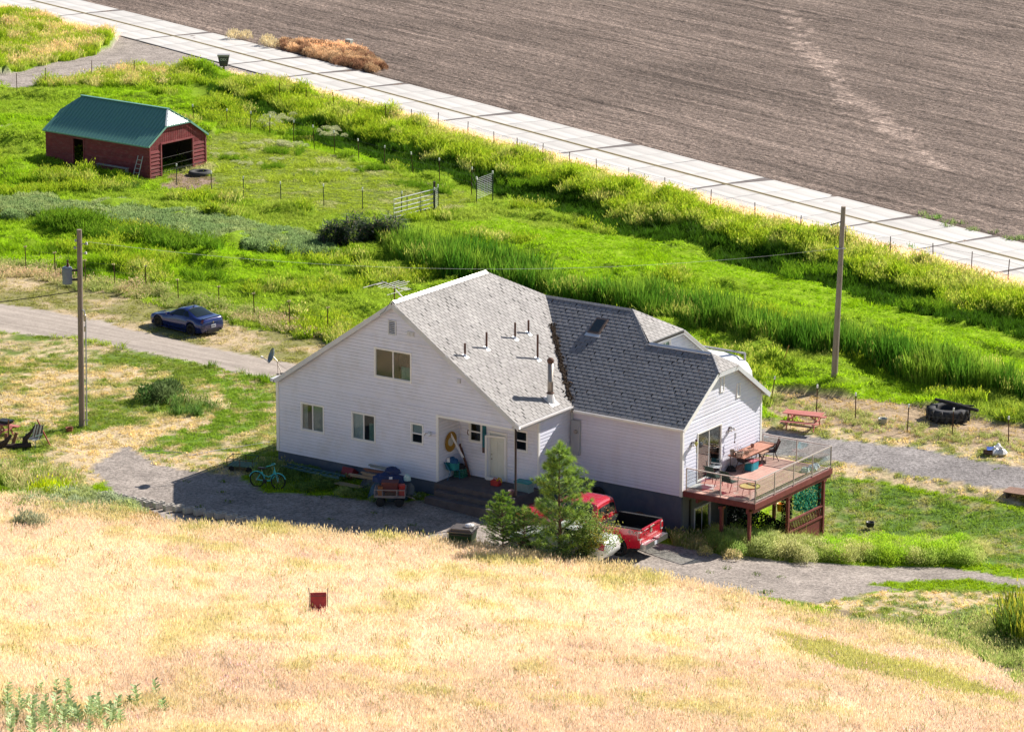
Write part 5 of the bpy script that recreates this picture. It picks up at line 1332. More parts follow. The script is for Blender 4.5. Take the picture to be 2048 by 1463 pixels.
# things around the barn
bw_ = lambda u, v, z=None: Vector((BX + u * math.cos(BYAW) + v * math.sin(BYAW), BY - u * math.sin(BYAW) + v * math.cos(BYAW), BG + .1 if z is None else z))
mgal = mat('weathered_grey_metal', (.42, .42, .42), .5, metal=.3, var=.15)
t = thing('long_bench', 'long pale wooden bench rail standing by the barn side wall', 'bench', bw_(-2.6, -.7), -BYAW)
b = MB(); b.box(-1.35, -.12, .62, 1.35, .12, .68); b.build('seat', mat('grey_weathered_wood', (.30, .27, .25), .85, var=.2), t)
for u_ in (-1.25, 1.25):
    b = MB(); b.box(u_ - .04, -.12, -.1, u_ + .04, .12, .62); b.build('leg', mat('grey_weathered_wood', (.30, .27, .25)), t)
t = thing('step_ladder', 'small grey step ladder leaning at the near barn corner', 'ladder', bw_(-.55, -.5), -BYAW)
for u_ in (-.2, .2):
    b = MB(); b.bar((u_ * 1.2, -.35, -.1), (u_, .28, 1.5), .05, .03); b.build('rail', mgal, t)
for i in range(5):
    z = .2 + i * .26; b = MB(); b.bar((-.22, -.35 + .63 * (z + .1) / 1.6, z), (.22, -.35 + .63 * (z + .1) / 1.6, z), .07, .03); b.build('rung', mgal, t)
t = thing('tyre_trough', 'low dark rubber tyre trough outside the barn opening', 'tyre', G(400, 350))
b = MB(); b.lathe([(.35, .0), (.72, .02), (.78, .14), (.72, .27), (.45, .28), (.40, .2), (.36, .02)], (0, 0, 0), 18); b.build('tyre', mat('grey_rubber', (.05, .05, .052), .8), t, smooth=True)
# ------------------------------------------------------------------ deck
dk = thing('deck', 'raised reddish wooden deck with glass railings beside the gable wall', 'deck', hw(UE + .06, 4.35, 0), -YAW)
mdeck = mat('worn_red_deck_board', (.52, .30, .25), .75, var=.2, scale=2.5, dirt=(.60, .46, .38), dscale=1.2, damt=.6, island=.12, stretch=(6, 1, 1))
mredw = mat('red_stained_timber', (.16, .035, .032), .6, var=.18, scale=4, dirt=(.30, .12, .10), damt=.35)
mrail = mat('bronze_aluminium_rail', (.50, .43, .39), .45, metal=.2, var=.05)
mgl = glass_mat('railing_glass', tint=(.86, .90, .90), trans=.9, base=(.25, .28, .28))
DU, DV, DZ = 3.62, 6.8, .28
nb = 25
for i in range(nb):
    a, c = DU * i / nb, DU * (i + 1) / nb - .012
    b = MB(); b.box(a, .0, DZ - .04, c, DV, DZ); b.build('deck_board', mdeck, dk)
for q in ((0, -.05, .02, DU + .05, -.005, DZ - .02), (DU + .01, -.05, .02, DU + .06, DV + .05, DZ - .02), (0, DV + .005, .02, DU + .05, DV + .05, DZ - .02), (DU - .45, .05, -.20, DU - .33, DV - .05, .02), (DU - .06, -.02, -.14, DU + .0, DV, .02), (.6, .05, -.2, .7, DV - .05, .02)):
    b = MB(); b.box(*q); b.build('beam', mredw, dk)
b = MB()
for i in range(14): b.box(.05, .2 + i * .49, -.0, DU - .02, .24 + i * .49, DZ - .045)
o = b.build('joists', mredw, dk); o['kind'] = 'stuff'
posts = [(1.9, .12), (DU - .35, .18), (DU - .12, .15), (DU - .12, 3.15), (DU - .12, DV - .45), (DU - .45, DV - .15), (.9, DV - .3)]
for i, (a, c) in enumerate(posts):
    if i == 2: continue
    b = MB(); b.box(a - .065, c - .065, -3.3, a + .065, c + .065, -.13); b.build('post', mredw, dk)
    b = MB(); b.box(a - .10, c - .14, -.26, a + .10, c + .14, -.14); b.build('post_bracket', mredw, dk)
RT = DZ + 1.03
def rail_run(p0, p1, n_):
    p0, p1 = Vector(p0), Vector(p1); d = (p1 - p0)
    for i in range(n_ + 1):
        p = p0 + d * i / n_; b = MB(); b.box(p.x - .022, p.y - .022, DZ, p.x + .022, p.y + .022, RT - .02); b.build('rail_post', mrail, dk)
    for z, w, h in ((RT, .06, .04), (DZ + .10, .035, .03)):
        b = MB(); b.bar((p0.x, p0.y, z), (p1.x, p1.y, z), w, h); b.build('handrail' if z > 1 else 'bottom_rail', mrail, dk)
    for i in range(n_):
        a, c = p0 + d * (i + .02) / n_, p0 + d * (i + .98) / n_; b = MB(); b.bar((a.x, a.y, DZ + .54), (c.x, c.y, DZ + .54), .008, .84); b.build('glass_panel', mgl, dk)
rail_run((.12, .03, 0), (DU, .03, 0), 2); rail_run((DU, .03, 0), (DU, DV - .03, 0), 4); rail_run((.08, DV - .03, 0), (DU, DV - .03, 0), 2)
# slatted fence under the outer edge
fx = DU - .12; y0, y1 = 3.22, DV - .52
for z, h in ((-1.38, .07), (-1.88, .09)):
    b = MB(); b.box(fx - .05, y0, z - h / 2, fx + .05, y1, z + h / 2); b.build('fence_rail', mredw, dk)
n_ = 22
for i in range(n_):
    y = y0 + (y1 - y0) * (i + .5) / n_; w = (y1 - y0) / n_ / 2 - .006
    b = MB(); b.box(fx - .03, y - w, -3.25, fx - .005, y + w, -1.90); b.build('fence_board', mredw, dk)
n_ = 20
for i in range(n_):
    y = y0 + (y1 - y0) * (i + .5) / n_
    b = MB(); b.bar((fx, y - .06, -1.84), (fx, y + .06, -1.42), .03, .045, up=(1, 0, 0)); b.build('baluster', mredw, dk)
# leafy privacy netting hung under the deck
def leafy(name, label, P0, P1, z0, z1, tint, n_, ls=.07, group=None, fall=None):
    P0, P1 = Vector(P0), Vector(P1); vs, fs, bc = [], [], []; r = random.Random(len(name) + n_)
    d = (P1 - P0); L_ = d.length; d /= L_; nn = Vector((-d.y, d.x, 0))
    for i in range(n_):
        t_, q = r.random(), r.random(); zt = z1 if fall is None else z1 + (fall - z1) * t_
        p = P0 + d * L_ * t_ + nn * r.gauss(0, .03) + Vector((0, 0, z0 + (zt - z0) * q))
        M_ = rotM(r.random() * 6, r.random() * 6, r.random() * 6); o = len(vs)
        for a, c in ((-1, 0), (0, -.5), (1, 0), (0, .5)): vs.append(tuple(p + M_ @ Vector((a * ls * .7, c * ls, 0))))
        fs.append((o, o + 1, o + 2, o + 3)); c_ = .5 + r.random(); bc += [(tint[0] * c_, tint[1] * c_, tint[2] * c_)] * 4
    me = bc_mesh(name, vs, fs, [(1, 1, 1)] * len(vs), leaf_mat('netting_leaf', .25, .6, inst=False, gloss=.05))
    a = me.attributes.new('tint', 'FLOAT_VECTOR', 'POINT'); a.data.foreach_set('vector', np.array(bc, np.float32).ravel())
    o = bpy.data.objects.new(name, me); C.objects.link(o); tag(o, label, 'privacy screen', group); return o
leafy('leafy_screen', 'teal green leafy privacy netting hanging at the far end under the deck', hw(UE + 1.9, V3 - .2, 0), hw(UE + 3.4, V3 - .2, 0), -1.95, -.12, (.05, .36, .26), 2800, .065)
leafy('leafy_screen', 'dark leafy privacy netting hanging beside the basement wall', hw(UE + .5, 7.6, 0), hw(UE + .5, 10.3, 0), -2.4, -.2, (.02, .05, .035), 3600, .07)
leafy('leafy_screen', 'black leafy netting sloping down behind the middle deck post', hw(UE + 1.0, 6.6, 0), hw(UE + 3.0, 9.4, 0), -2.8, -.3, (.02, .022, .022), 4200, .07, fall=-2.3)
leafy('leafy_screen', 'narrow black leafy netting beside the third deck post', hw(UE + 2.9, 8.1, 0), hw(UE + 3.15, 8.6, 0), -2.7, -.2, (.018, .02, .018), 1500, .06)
t = thing('propane_bucket', 'bright orange bucket on the lawn beyond the deck posts', 'bucket', G(1560, 1040) + Vector((0, 0, .45)))
b = MB(); b.lathe([(.14, 0), (.17, .34), (.18, .36), (.15, .36), (.13, .02)], (0, 0, 0), 12); b.build('pail', mat('orange_plastic', (.75, .30, .01), .45), t, smooth=True)
b = MB(); b.tube([(.17, 0, .34), (.1, 0, .55), (-.1, 0, .55), (-.17, 0, .34)], .01, 5); b.build('handle', MW['dark'], t)
t = thing('mulch_pile', 'heap of dark brown mulch against the wing wall behind the red pickup', 'mulch pile', hw(17.6, V2 - .95, -1.75), -YAW)
b = MB(); r_ = random.Random(3); vs = []; fs = []; nr, na_ = 9, 22
for i in range(nr + 1):
    for k in range(na_):
        a = 6.283 * k / na_; rr_ = i / nr; h = 1.0 * (1 - rr_ ** 1.4) + r_.uniform(-.05, .05)
        vs.append((1.7 * rr_ * math.cos(a), .8 * rr_ * math.sin(a), h))
for i in range(nr):
    for k in range(na_): fs.append((i * na_ + k, i * na_ + (k + 1) % na_, (i + 1) * na_ + (k + 1) % na_, (i + 1) * na_ + k))
b.add(vs, fs); b.build('heap', mat('mulch_brown', (.075, .05, .04), .95, var=.4, scale=9, bump=.8, bscale=15), t)
# ------------------------------------------------------------------ vehicles
class Shell:
    """car skin given by profile curves along its length; x forward, y left"""
    def __init__(s, rows, wheels=(), R_=.36, sill=.22):
        s.r = np.array(rows); s.wh = wheels; s.R = R_; s.sill = sill
    def prof(s, x):
        r = s.r[np.argsort(s.r[:, 0])]; g = lambda k: float(np.interp(x, r[:, 0], r[:, k]))
        zb, wl, wm, zm, wb, zb2, wr, zt = (g(k) for k in range(1, 9))
        for xw in s.wh:
            if abs(x - xw) < s.R: zb = max(zb, .33 + math.sqrt(max(0, s.R ** 2 - (x - xw) ** 2)) - .0)
        zb = min(zb, zm - .02) if zb < zm else zb
        zm2 = max(zm, zb + .02); zb3 = max(zb2, zm2 + .02)
        return [(0, min(zb, .3)), (wl * .9, min(zb, .3) if zb < .3 else zb - .005), (wl, zb), (wm, zm2), (wb, zb3), (wr, zt - .055 if zt - zb3 > .15 else zb3 + (zt - zb3) * .6), (wr * .6, zt - .012), (0, zt)]
    def pt(s, x, k, side=1, off=0.):
        p = s.prof(x); i = min(int(k), len(p) - 2); f = k - i
        y = p[i][0] * (1 - f) + p[i + 1][0] * f; z = p[i][1] * (1 - f) + p[i + 1][1] * f
        v = Vector((x, y * side, z))
        if off:
            a = Vector((0, (p[i + 1][0] - p[i][0]) * side, p[i + 1][1] - p[i][1])); e = .03
            q = s.prof(x + e); b_ = Vector((x + e, (q[i][0] * (1 - f) + q[i + 1][0] * f) * side, q[i][1] * (1 - f) + q[i + 1][1] * f)) - v
            nn = a.cross(b_)
            if nn.length > 1e-6:
                nn.normalize()
                if nn.y * side + nn.z < 0: nn = -nn
                v = v + nn * off
        return v
    def body(s, n_=90):
        x0, x1 = s.r[:, 0].min(), s.r[:, 0].max(); b = MB(); vs = []; xs = list(np.linspace(x0, x1, n_))
        for xw in s.wh: xs += [xw - s.R + .001, xw + s.R - .001, xw - s.R - .002, xw + s.R + .002]
        xs = sorted(x for x in xs if x0 <= x <= x1); K = 8
        for x in xs:
            p = s.prof(x); vs += [(x, y, z) for y, z in p] + [(x, -y, z) for y, z in p[-2:0:-1]]
        W_ = 2 * K - 2; fs = []
        for i in range(len(xs) - 1):
            for k in range(W_): fs.append((i * W_ + k, i * W_ + (k + 1) % W_, (i + 1) * W_ + (k + 1) % W_, (i + 1) * W_ + k))
        fs += [tuple(range(W_)), tuple(range((len(xs) - 1) * W_, len(xs) * W_))]
        return b.add(vs, fs)
    def patch(s, xa, xb, ka, kb, side=1, off=.008, n_=10, m_=4, both=False, xa2=None, xb2=None):
        """a skin patch; xa2, xb2 give the slant of its ends at kb"""
        b = MB(); vs = []; fs = []
        if both:
            ks = [(ka + (kb - ka) * j / m_, 1) for j in range(m_ + 1)] + [(kb - (kb - ka) * j / m_, -1) for j in range(1, m_ + 1)] if kb >= 6.99 else None
        else: ks = [(ka + (kb - ka) * j / m_, side) for j in range(m_ + 1)]
        for i in range(n_ + 1):
            for j, (k, sd) in enumerate(ks):
                t_ = (k - ka) / (kb - ka); a = xa + ((xa2 if xa2 is not None else xa) - xa) * t_; c = xb + ((xb2 if xb2 is not None else xb) - xb) * t_
                vs.append(s.pt(a + (c - a) * i / n_, k, sd, off))
        w = len(ks)
        for i in range(n_):
            for j in range(w - 1): fs.append((i * w + j, i * w + j + 1, (i + 1) * w + j + 1, (i + 1) * w + j))
        return b.add(vs, fs)
mtyre = mat('tyre_rubber', (.018, .018, .019), .8)
def wheel(parent, x, y, r, w, mrim, spokes=10):
    sg = 1 if y > 0 else -1; M_ = rotM(R(-90 * sg), 0, 0)
    b = MB(); b.lathe([(r * .62, -w / 2), (r * .93, -w / 2), (r, -w * .32), (r, w * .32), (r * .93, w / 2), (r * .66, w / 2), (r * .62, w * .30)], (0, 0, 0), 28, M_)
    o = b.build('wheel', mtyre, parent, smooth=False); o.location = (x, y, r)
    b = MB(); b.lathe([(r * .60, w * .30), (r * .66, w * .44), (r * .62, w * .40), (r * .60, w * .12)], (0, 0, 0), 24, M_); b.lathe([(r * .17, w * .05), (r * .17, w * .36), (r * .1, w * .4)], (0, 0, 0), 10, M_)
    for i in range(spokes):
        a = 6.283 * i / spokes; b.bar(M_ @ Vector((r * .12 * math.cos(a), r * .12 * math.sin(a), w * .33)), M_ @ Vector((r * .62 * math.cos(a), r * .62 * math.sin(a), w * .38)), r * .07, r * .06, up=M_ @ Vector((0, 0, 1)))
    b.build('rim', mrim, o)
    b = MB(); b.lathe([(r * .60, -w * .1), (r * .6, w * .05)], (0, 0, 0), 20, M_); b.build('brake_disc', MW['dark'], o)
    return o
def heading(p_rear, p_front):
    d = p_front - p_rear; return math.atan2(d.y, d.x)
mcarglass = glass_mat('car_glass', trans=.0, base=(.012, .02, .022), rough=.03)
mdarkwell = mat('wheel_well', (.008, .008, .008), .95)
# --- blue coupe
g1, g2 = G(388.6, 671.5), G(313.2, 652.5); hd_ = heading(g1, g2)
lft = Vector((-math.sin(hd_), math.cos(hd_), 0)); mid = (g1 + g2) / 2 - lft * .78
car = thing('coupe', 'dark blue two-door coupe parked on the dry grass beside the dirt lane', 'car', (mid.x, mid.y, (g1.z + g2.z) / 2 - .01), hd_)
rows = [  # x, zbottom, w low, w mid, z mid, w belt, z belt, w roof, z top
 (2.13, .22, .50, .56, .40, .50, .52, .30, .56), (2.06, .18, .70, .74, .42, .66, .58, .45, .63), (1.85, .17, .82, .85, .48, .78, .66, .55, .71),
 (1.28, .17, .86, .885, .55, .84, .76, .60, .80), (.80, .17, .84, .87, .55, .83, .84, .62, .90), (.45, .16, .83, .865, .52, .82, .87, .60, 1.06), (.0, .16, .83, .86, .52, .82, .88, .57, 1.24),
 (-.35, .16, .83, .865, .53, .82, .90, .55, 1.305), (-.75, .16, .84, .875, .56, .83, .92, .54, 1.27), (-1.15, .17, .86, .888, .60, .83, .93, .56, 1.14), (-1.55, .18, .86, .89, .62, .80, .94, .62, .98),
 (-1.85, .20, .83, .86, .62, .76, .93, .62, .955), (-2.04, .24, .76, .80, .60, .70, .90, .60, .96), (-2.10, .28, .70, .76, .56, .66, .84, .55, .88), (-2.13, .34, .62, .70, .52, .60, .70, .5, .74)]
S1 = Shell(rows, (1.28, -1.295), .365)
mblue = mat('blue_metallic_paint', (.006, .016, .13), .22, metal=.25, var=.02, coat=1., spec=.6)
S1.body().build('body', mblue, car, smooth=True)
b = MB(); b.box(-1.9, -.7, .2, 1.9, .7, .62); b.build('underbody', mdarkwell, car)
mbr = mat('black_alloy', (.03, .03, .033), .35, metal=.6)
for x in (1.28, -1.295):
    for y in (.78, -.78): wheel(car, x, y, .325, .21, mbr)
S1.patch(.80, .06, 5.1, 7, off=.010, both=True, xa2=.84, xb2=.08).build('windshield', mcarglass, car, smooth=True, fix=False)
S1.patch(-.72, -1.5, 5.15, 7, off=.010, both=True, xa2=-.68, xb2=-1.52).build('rear_window', mcarglass, car, smooth=True, fix=False)
for sd_ in (1, -1):
    S1.patch(.52, -.62, 4.1, 4.95, sd_, .008, xa2=.05, xb2=-.60).build('side_window', mcarglass, car, smooth=True, fix=False)
    S1.patch(-.66, -1.12, 4.15, 4.9, sd_, .008, xa2=-.64, xb2=-.82).build('quarter_window', mcarglass, car, smooth=True, fix=False)
    b = MB(); b.obox((.42, sd_ * .93, .96), (.12, .18, .11)); b.build('mirror', mblue, car)
    S1.patch(-1.98, -2.09, 3.55, 4.4, sd_, .012, n_=4).build('tail_light', mat('dark_red_lens', (.10, .01, .01), .15, coat=1), car, smooth=True, fix=False)
    S1.patch(1.86, 2.06, 3.4, 4.0, sd_, .01, n_=4).build('headlight', mat('headlight_lens', (.5, .5, .52), .1, coat=1), car, smooth=True, fix=False)
    b = MB(); b.tube([(-2.16, sd_ * .52, .27), (-1.95, sd_ * .52, .27)], .055, 10); b.build('exhaust', MW['dark'], car)
    b = MB(); b.bar((1.0, sd_ * .87, .17), (-.95, sd_ * .885, .17), .05, .05); b.build('side_skirt', mblue, car)
b = MB(); b.box(-2.15, -.42, .18, -2.0, .42, .36); b.build('diffuser', MW['dark'], car)
b = MB(); b.bar((-1.98, -.62, .975), (-1.98, .62, .975), .14, .03); b.build('spoiler', mblue, car)
mplate = mat('licence_plate_white', (.55, .58, .66), .4)
b = MB(); b.box(-2.155, -.16, .46, -2.14, .16, .62); pl = b.build('licence_plate', mplate, car)
b = MB()
for i in range(6): b.box(-2.160, -.12 + i * .043, .51, -2.156, -.095 + i * .043, .57)
b.build('plate_lettering', mat('plate_ink', (.05, .06, .12), .5), pl)
b = MB(); b.lathe([(.05, 0), (.05, .012)], (-2.13, 0, .74), 12, rotM(0, R(-90), 0)); b.build('badge', MW['galv'], car)
b = MB(); b.obox((-.62, 0, 1.33), (.14, .035, .06), rotM(0, .3, 0)); b.build('antenna', mblue, car)
b = MB()
for i in range(9): b.obox(S1.pt(-.715, 7 - 1.1 * abs(i - 4) / 4, 1 if i > 4 else -1, .016), (.03, .055, .006), rotM(0, .2, 0))
b.build('window_banner', mat('silver_letter', (.5, .5, .5), .4), car)
# --- red pickup
g1 = G(1237, 1109.5); hd_ = R(180 - 29.5)
fw_ = Vector((math.cos(hd_), math.sin(hd_), 0)); lft = Vector((-math.sin(hd_), math.cos(hd_), 0))
RWX = -1.95
mid = g1 - lft * .86 - fw_ * RWX
tk = thing('pickup_truck', 'red crew cab pickup truck with open black bed parked behind the young pine', 'pickup truck', (mid.x, mid.y, g1.z), hd_)
tk.scale = (1.03, 1.03, 1.05)
mrt = mat('bright_red_paint', (.50, .006, .028), .25, var=.02, coat=1., spec=.6)
rows = [(3.10, .45, .80, .86, .70, .84, .95, .6, 1.08), (3.0, .42, .92, .96, .75, .93, 1.05, .7, 1.18), (2.7, .42, .98, 1.00, .8, .96, 1.12, .75, 1.24), (1.75, .42, .99, 1.01, .8, .97, 1.17, .78, 1.30), (1.60, .42, .99, 1.01, .8, .97, 1.18, .80, 1.33),
 (1.05, .38, .99, 1.01, .8, .97, 1.19, .74, 1.88), (.75, .38, .99, 1.01, .8, .97, 1.20, .70, 2.0), (.2, .38, .99, 1.01, .8, .97, 1.21, .69, 2.04), (-.55, .38, .99, 1.01, .8, .97, 1.22, .69, 2.03), (-.80, .38, .99, 1.01, .8, .97, 1.23, .70, 1.97), (-.93, .40, .99, 1.01, .8, .97, 1.23, .80, 1.30)]
S2 = Shell(rows, (2.0,), .50)
S2.body(70).build('body', mrt, tk, smooth=False)
S2.patch(1.58, 1.06, 5.05, 7, off=.012, both=True).build('windshield', mcarglass, tk, fix=False)
S2.patch(-.835, -.905, 5.15, 7, off=.014, both=True, m_=3, n_=3).build('rear_window', mcarglass, tk, fix=False)
for sd_ in (1, -1):
    S2.patch(1.28, .42, 4.12, 4.92, sd_, .010, xa2=.92, xb2=.42).build('side_window', mcarglass, tk, fix=False)
    S2.patch(.30, -.62, 4.12, 4.92, sd_, .010).build('side_window', mcarglass, tk, fix=False)
    b = MB(); b.obox((1.1, sd_ * 1.16, 1.28), (.12, .22, .24)); b.build('mirror', MW['dark'], tk)
# bed
def side_prof(x0, x1, xw, Rr, z0, z1):
    pts = [(x0, z0)]
    for i in range(13):
        a = math.pi * (1 - i / 12.) ; pts.append((xw + Rr * math.cos(a), .42 + Rr * math.sin(a)))
    pts += [(x1, z0), (x1, z1), (x0, z1)]
    return pts
bx0, bx1 = -2.98, -.97
for sd_ in (1, -1):
    b = MB(); b.prism(side_prof(bx0, bx1, RWX, .46, .50, 1.26), lambda x, z: (x, sd_ * (1.015 - .03 * abs(z - .9)), z), lambda x, z: (x, sd_ * .90, z)); b.build('bed_side', mrt, tk)
    b = MB(); b.box(bx0, min(sd_ * .86, sd_ * 1.02), 1.262, bx1, max(sd_ * .86, sd_ * 1.02), 1.295); b.build('bed_rail', MW['dark'], tk)
    b = MB(); pts = [(RWX + .50 * math.cos(math.pi * i / 12), .42 + .50 * math.sin(math.pi * i / 12)) for i in range(13)] + [(RWX + .45 * math.cos(math.pi * i / 12), .42 + .45 * math.sin(math.pi * i / 12)) for i in range(12, -1, -1)]
    b.prism(pts, lambda x, z: (x, sd_ * 1.035, z), lambda x, z: (x, sd_ * .93, z)); b.build('wheel_arch', mrt, tk)
    b = MB(); b.box(bx0 - .02, min(sd_ * .86, sd_ * 1.022), .84, bx0 + .10, max(sd_ * .86, sd_ * 1.022), 1.20); tl = b.build('tail_light', mat('chrome_white_lens', (.55, .5, .5), .2, coat=1), tk)
    b = MB(); b.box(bx0 - .028, min(sd_ * .885, sd_ * 1.028), .92, bx0 + .08, max(sd_ * .885, sd_ * 1.028), 1.14); b.build('lens', mat('red_lens', (.45, .01, .02), .15, coat=1), tl)
b = MB(); b.box(bx0 + .05, -.89, .60, bx1, .89, .66); b.box(bx1 - .06, -.89, .66, bx1, .89, 1.24); b.build('bed_floor', mat('black_bedliner', (.012, .012, .014), .8), tk)
b = MB()
for sd_ in (1, -1): b.box(bx0 + .05, min(sd_ * .86, sd_ * .897), .66, bx1 - .05, max(sd_ * .86, sd_ * .897), 1.25)
b.build('bed_liner', mat('black_bedliner', (.012, .012, .014), .8), tk)
b = MB(); b.prism([(bx0 - .02, .64), (bx0 + .05, .64), (bx0 + .05, 1.27), (bx0 - .05, 1.27), (bx0 - .05, 1.22), (bx0 + .005, 1.15), (bx0 + .005, .8)], lambda x, z: (x, .855, z), lambda x, z: (x, -.855, z)); tg = b.build('tailgate', mrt, tk)
b = MB(); b.lathe([(.09, 0), (.09, .02)], (bx0 - .0, 0, 1.04), 14, rotM(0, R(-90), 0)); o = b.build('badge', MW['galv'], tg); 
b = MB(); b.box(bx0 - .06, -.18, 1.20, bx0 - .045, .18, 1.25); b.build('handle', MW['galv'], tg)
mchr = mat('chrome_bumper', (.62, .62, .62), .18, metal=.9)
b = MB(); b.box(bx0 - .27, -1.0, .46, bx0 - .02, -.18, .68); b.box(bx0 - .27, .18, .46, bx0 - .02, 1.0, .68); b.box(bx0 - .22, -.18, .44, bx0 - .02, .18, .62); bp = b.build('rear_bumper', mchr, tk)
b = MB(); b.box(bx0 - .235, -.15, .46, bx0 - .222, .15, .60); b.build('licence_plate', mplate, bp)
b = MB(); b.box(3.05, -.9, .42, 3.22, .9, .68); b.build('front_bumper', mchr, tk)
b = MB(); b.box(-2.8, -.8, .42, 2.8, .8, .6); b.build('chassis', mdarkwell, tk)
for x in (2.0, RWX):
    for y in (.86, -.86): wheel(tk, x, y, .42, .27, mat('dark_alloy', (.12, .12, .13), .3, metal=.8), 6)
def text3(txt, m, size, parent, loc, rot, name, ext=.004):
    cu = bpy.data.curves.new(name, 'FONT'); cu.body = txt; cu.size = size; cu.extrude = ext; cu.align_x = 'CENTER'; cu.align_y = 'CENTER'
    cu.materials.append(m); tmp = bpy.data.objects.new(name, cu); C.objects.link(tmp); me = bpy.data.meshes.new_from_object(tmp); bpy.data.objects.remove(tmp)
    o = bpy.data.objects.new(name, me); C.objects.link(o); o.parent = parent; o.location = loc; o.rotation_euler = rot; return o
mdec = mat('grey_decal', (.35, .33, .34), .4)
text3('4X4', mdec, .26, tk, (-2.62, 1.02, 1.12), (R(90), 0, R(180)), 'decal_lettering')
text3('F-150', mchr, .13, tk, (bx0 - .03, .56, 1.04), (R(90), 0, R(-90)), 'tailgate_lettering')
# --- white car beside the pickup
gw = G(1198, 1122); hd2 = R(180 - 29)
fw_ = Vector((math.cos(hd2), math.sin(hd2), 0)); lft = Vector((-math.sin(hd2), math.cos(hd2), 0))
mid = g1 + fw_ * 1.75 + lft * 1.75; mz = gz(mid.x, mid.y)
wc = thing('sedan', 'white car half hidden by the leafy shrub next to the red pickup', 'car', (mid.x, mid.y, mz), hd2)
rows = [(2.35, .3, .5, .6, .5, .55, .62, .3, .66), (2.2, .2, .8, .84, .5, .74, .72, .5, .78), (1.4, .2, .86, .89, .58, .85, .86, .62, .92), (.9, .2, .86, .89, .58, .85, .92, .64, 1.0), (.2, .2, .86, .89, .58, .85, .94, .58, 1.40), (-.4, .2, .86, .89, .58, .85, .95, .56, 1.46), (-1.0, .2, .86, .89, .6, .85, .97, .56, 1.40), (-1.7, .22, .86, .89, .62, .82, 1.0, .62, 1.08), (-2.2, .25, .82, .86, .62, .76, .99, .6, 1.04), (-2.35, .4, .7, .78, .6, .68, .85, .5, .9)]
S3 = Shell(rows, (1.4, -1.35), .37)
mwp = mat('white_car_paint', (.72, .74, .75), .25, var=.02, coat=1)
S3.body().build('body', mwp, wc, smooth=True)
b = MB(); b.box(-2.0, -.7, .2, 2.0, .7, .6); b.build('underbody', mdarkwell, wc)
S3.patch(.92, .25, 5.1, 7, off=.012, both=True).build('windshield', mcarglass, wc, smooth=True, fix=False)
S3.patch(-1.05, -1.66, 5.15, 7, off=.012, both=True).build('rear_window', mcarglass, wc, smooth=True, fix=False)
for sd_ in (1, -1):
    S3.patch(.62, -.3, 4.12, 4.92, sd_, .01, xa2=.2, xb2=-.3).build('side_window', mcarglass, wc, smooth=True, fix=False)
    S3.patch(-.38, -1.25, 4.12, 4.92, sd_, .01, xa2=-.38, xb2=-.95).build('side_window', mcarglass, wc, smooth=True, fix=False)
    S3.patch(-2.12, -2.33, 3.3, 4.2, sd_, .012, n_=4).build('tail_light', mat('red_lens', (.45, .01, .02)), wc, smooth=True, fix=False)
for x in (1.4, -1.35):
    for y in (.79, -.79): wheel(wc, x, y, .33, .21, mat('silver_alloy', (.45, .45, .46), .3, metal=.8), 7)
b = MB(); b.box(-2.36, -.16, .62, -2.345, .16, .76); b.build('licence_plate', mplate, wc)
# --- white trailer behind the house
gp = hw(9.75, 20.2, -.50)
tr = thing('camper_trailer', 'white rounded-end trailer standing behind the house roof', 'trailer', gp, -YAW)
b = MB(); prof = [(-2.2, .55), (2.6, .55), (2.95, .8), (3.1, 1.2), (3.05, 1.6), (2.8, 1.98), (2.3, 2.24), (1.5, 2.36), (-2.0, 2.35), (-2.3, 2.1), (-2.3, .8)]
b.prism(prof, lambda x, z: (x, -1.05, z), lambda x, z: (x, 1.05, z)); b.build('body', mat('white_trailer_skin', (.85, .84, .84), .35, var=.02), tr)
b = MB(); b.bar((-2.4, 1.12, 2.42), (2.6, 1.12, 2.42), .08, .08); b.bar((2.6, 1.12, 2.42), (2.6, 1.12, 1.7), .07, .07); b.bar((-2.4, 1.12, 2.42), (-2.4, 1.12, 1.7), .07, .07); b.build('awning_rail', mat('grey_awning_rail', (.36, .35, .37), .5), tr)
for x in (-.2, .7):
    for y in (-.95, .95): wheel(tr, x, y, .33, .2, mchr, 5)
b = MB(); b.bar((2.3, 0, .5), (3.6, 0, .5), .1, .1); b.build('drawbar', MW['dark'], tr)
b = MB(); b.box(-1.2, -1.07, 1.4, .2, -1.052, 2.0); b.build('window', mcarglass, tr)
# ------------------------------------------------------------------ fences, poles, wires
msteel = mat('rusty_steel_post', (.10, .045, .03), .8, var=.3, scale=9)
mgpost = mat('green_steel_post', (.05, .07, .05), .7, var=.2)
mcapw = mat('white_post_cap', (.75, .75, .72), .5); mcapy = mat('yellow_insulator', (.60, .52, .25), .5)
mwire = mat('fence_wire', (.14, .13, .12), .8)
def tpost(kind=0):
    b = MB(); b.box(-.022, -.006, -.4, .022, .006, 1.42); b.box(-.006, -.006, -.4, .006, -.03, 1.42)
    for i in range(5): b.box(-.01, -.038, .3 + i * .22, .01, -.03, .33 + i * .22)
    return b
post_me = {}
def post_mesh(mm):
    if mm.name not in post_me: post_me[mm.name] = tpost().mesh('post', mm)
    return post_me[mm.name]
capm = {}
def cap_mesh(mm, big):
    k = (mm.name, big)
    if k not in capm:
        b = MB()
        if big: b.lathe([(.035, 1.28), (.04, 1.3), (.04, 1.44), (.02, 1.46)], (0, 0, 0), 7)
        else: b.obox((0, -.03, 1.38), (.14, .08, .05)); b.obox((.06, -.05, 1.40), (.06, .05, .09))
        capm[k] = b.mesh('post_cap', mm)
    return capm[k]
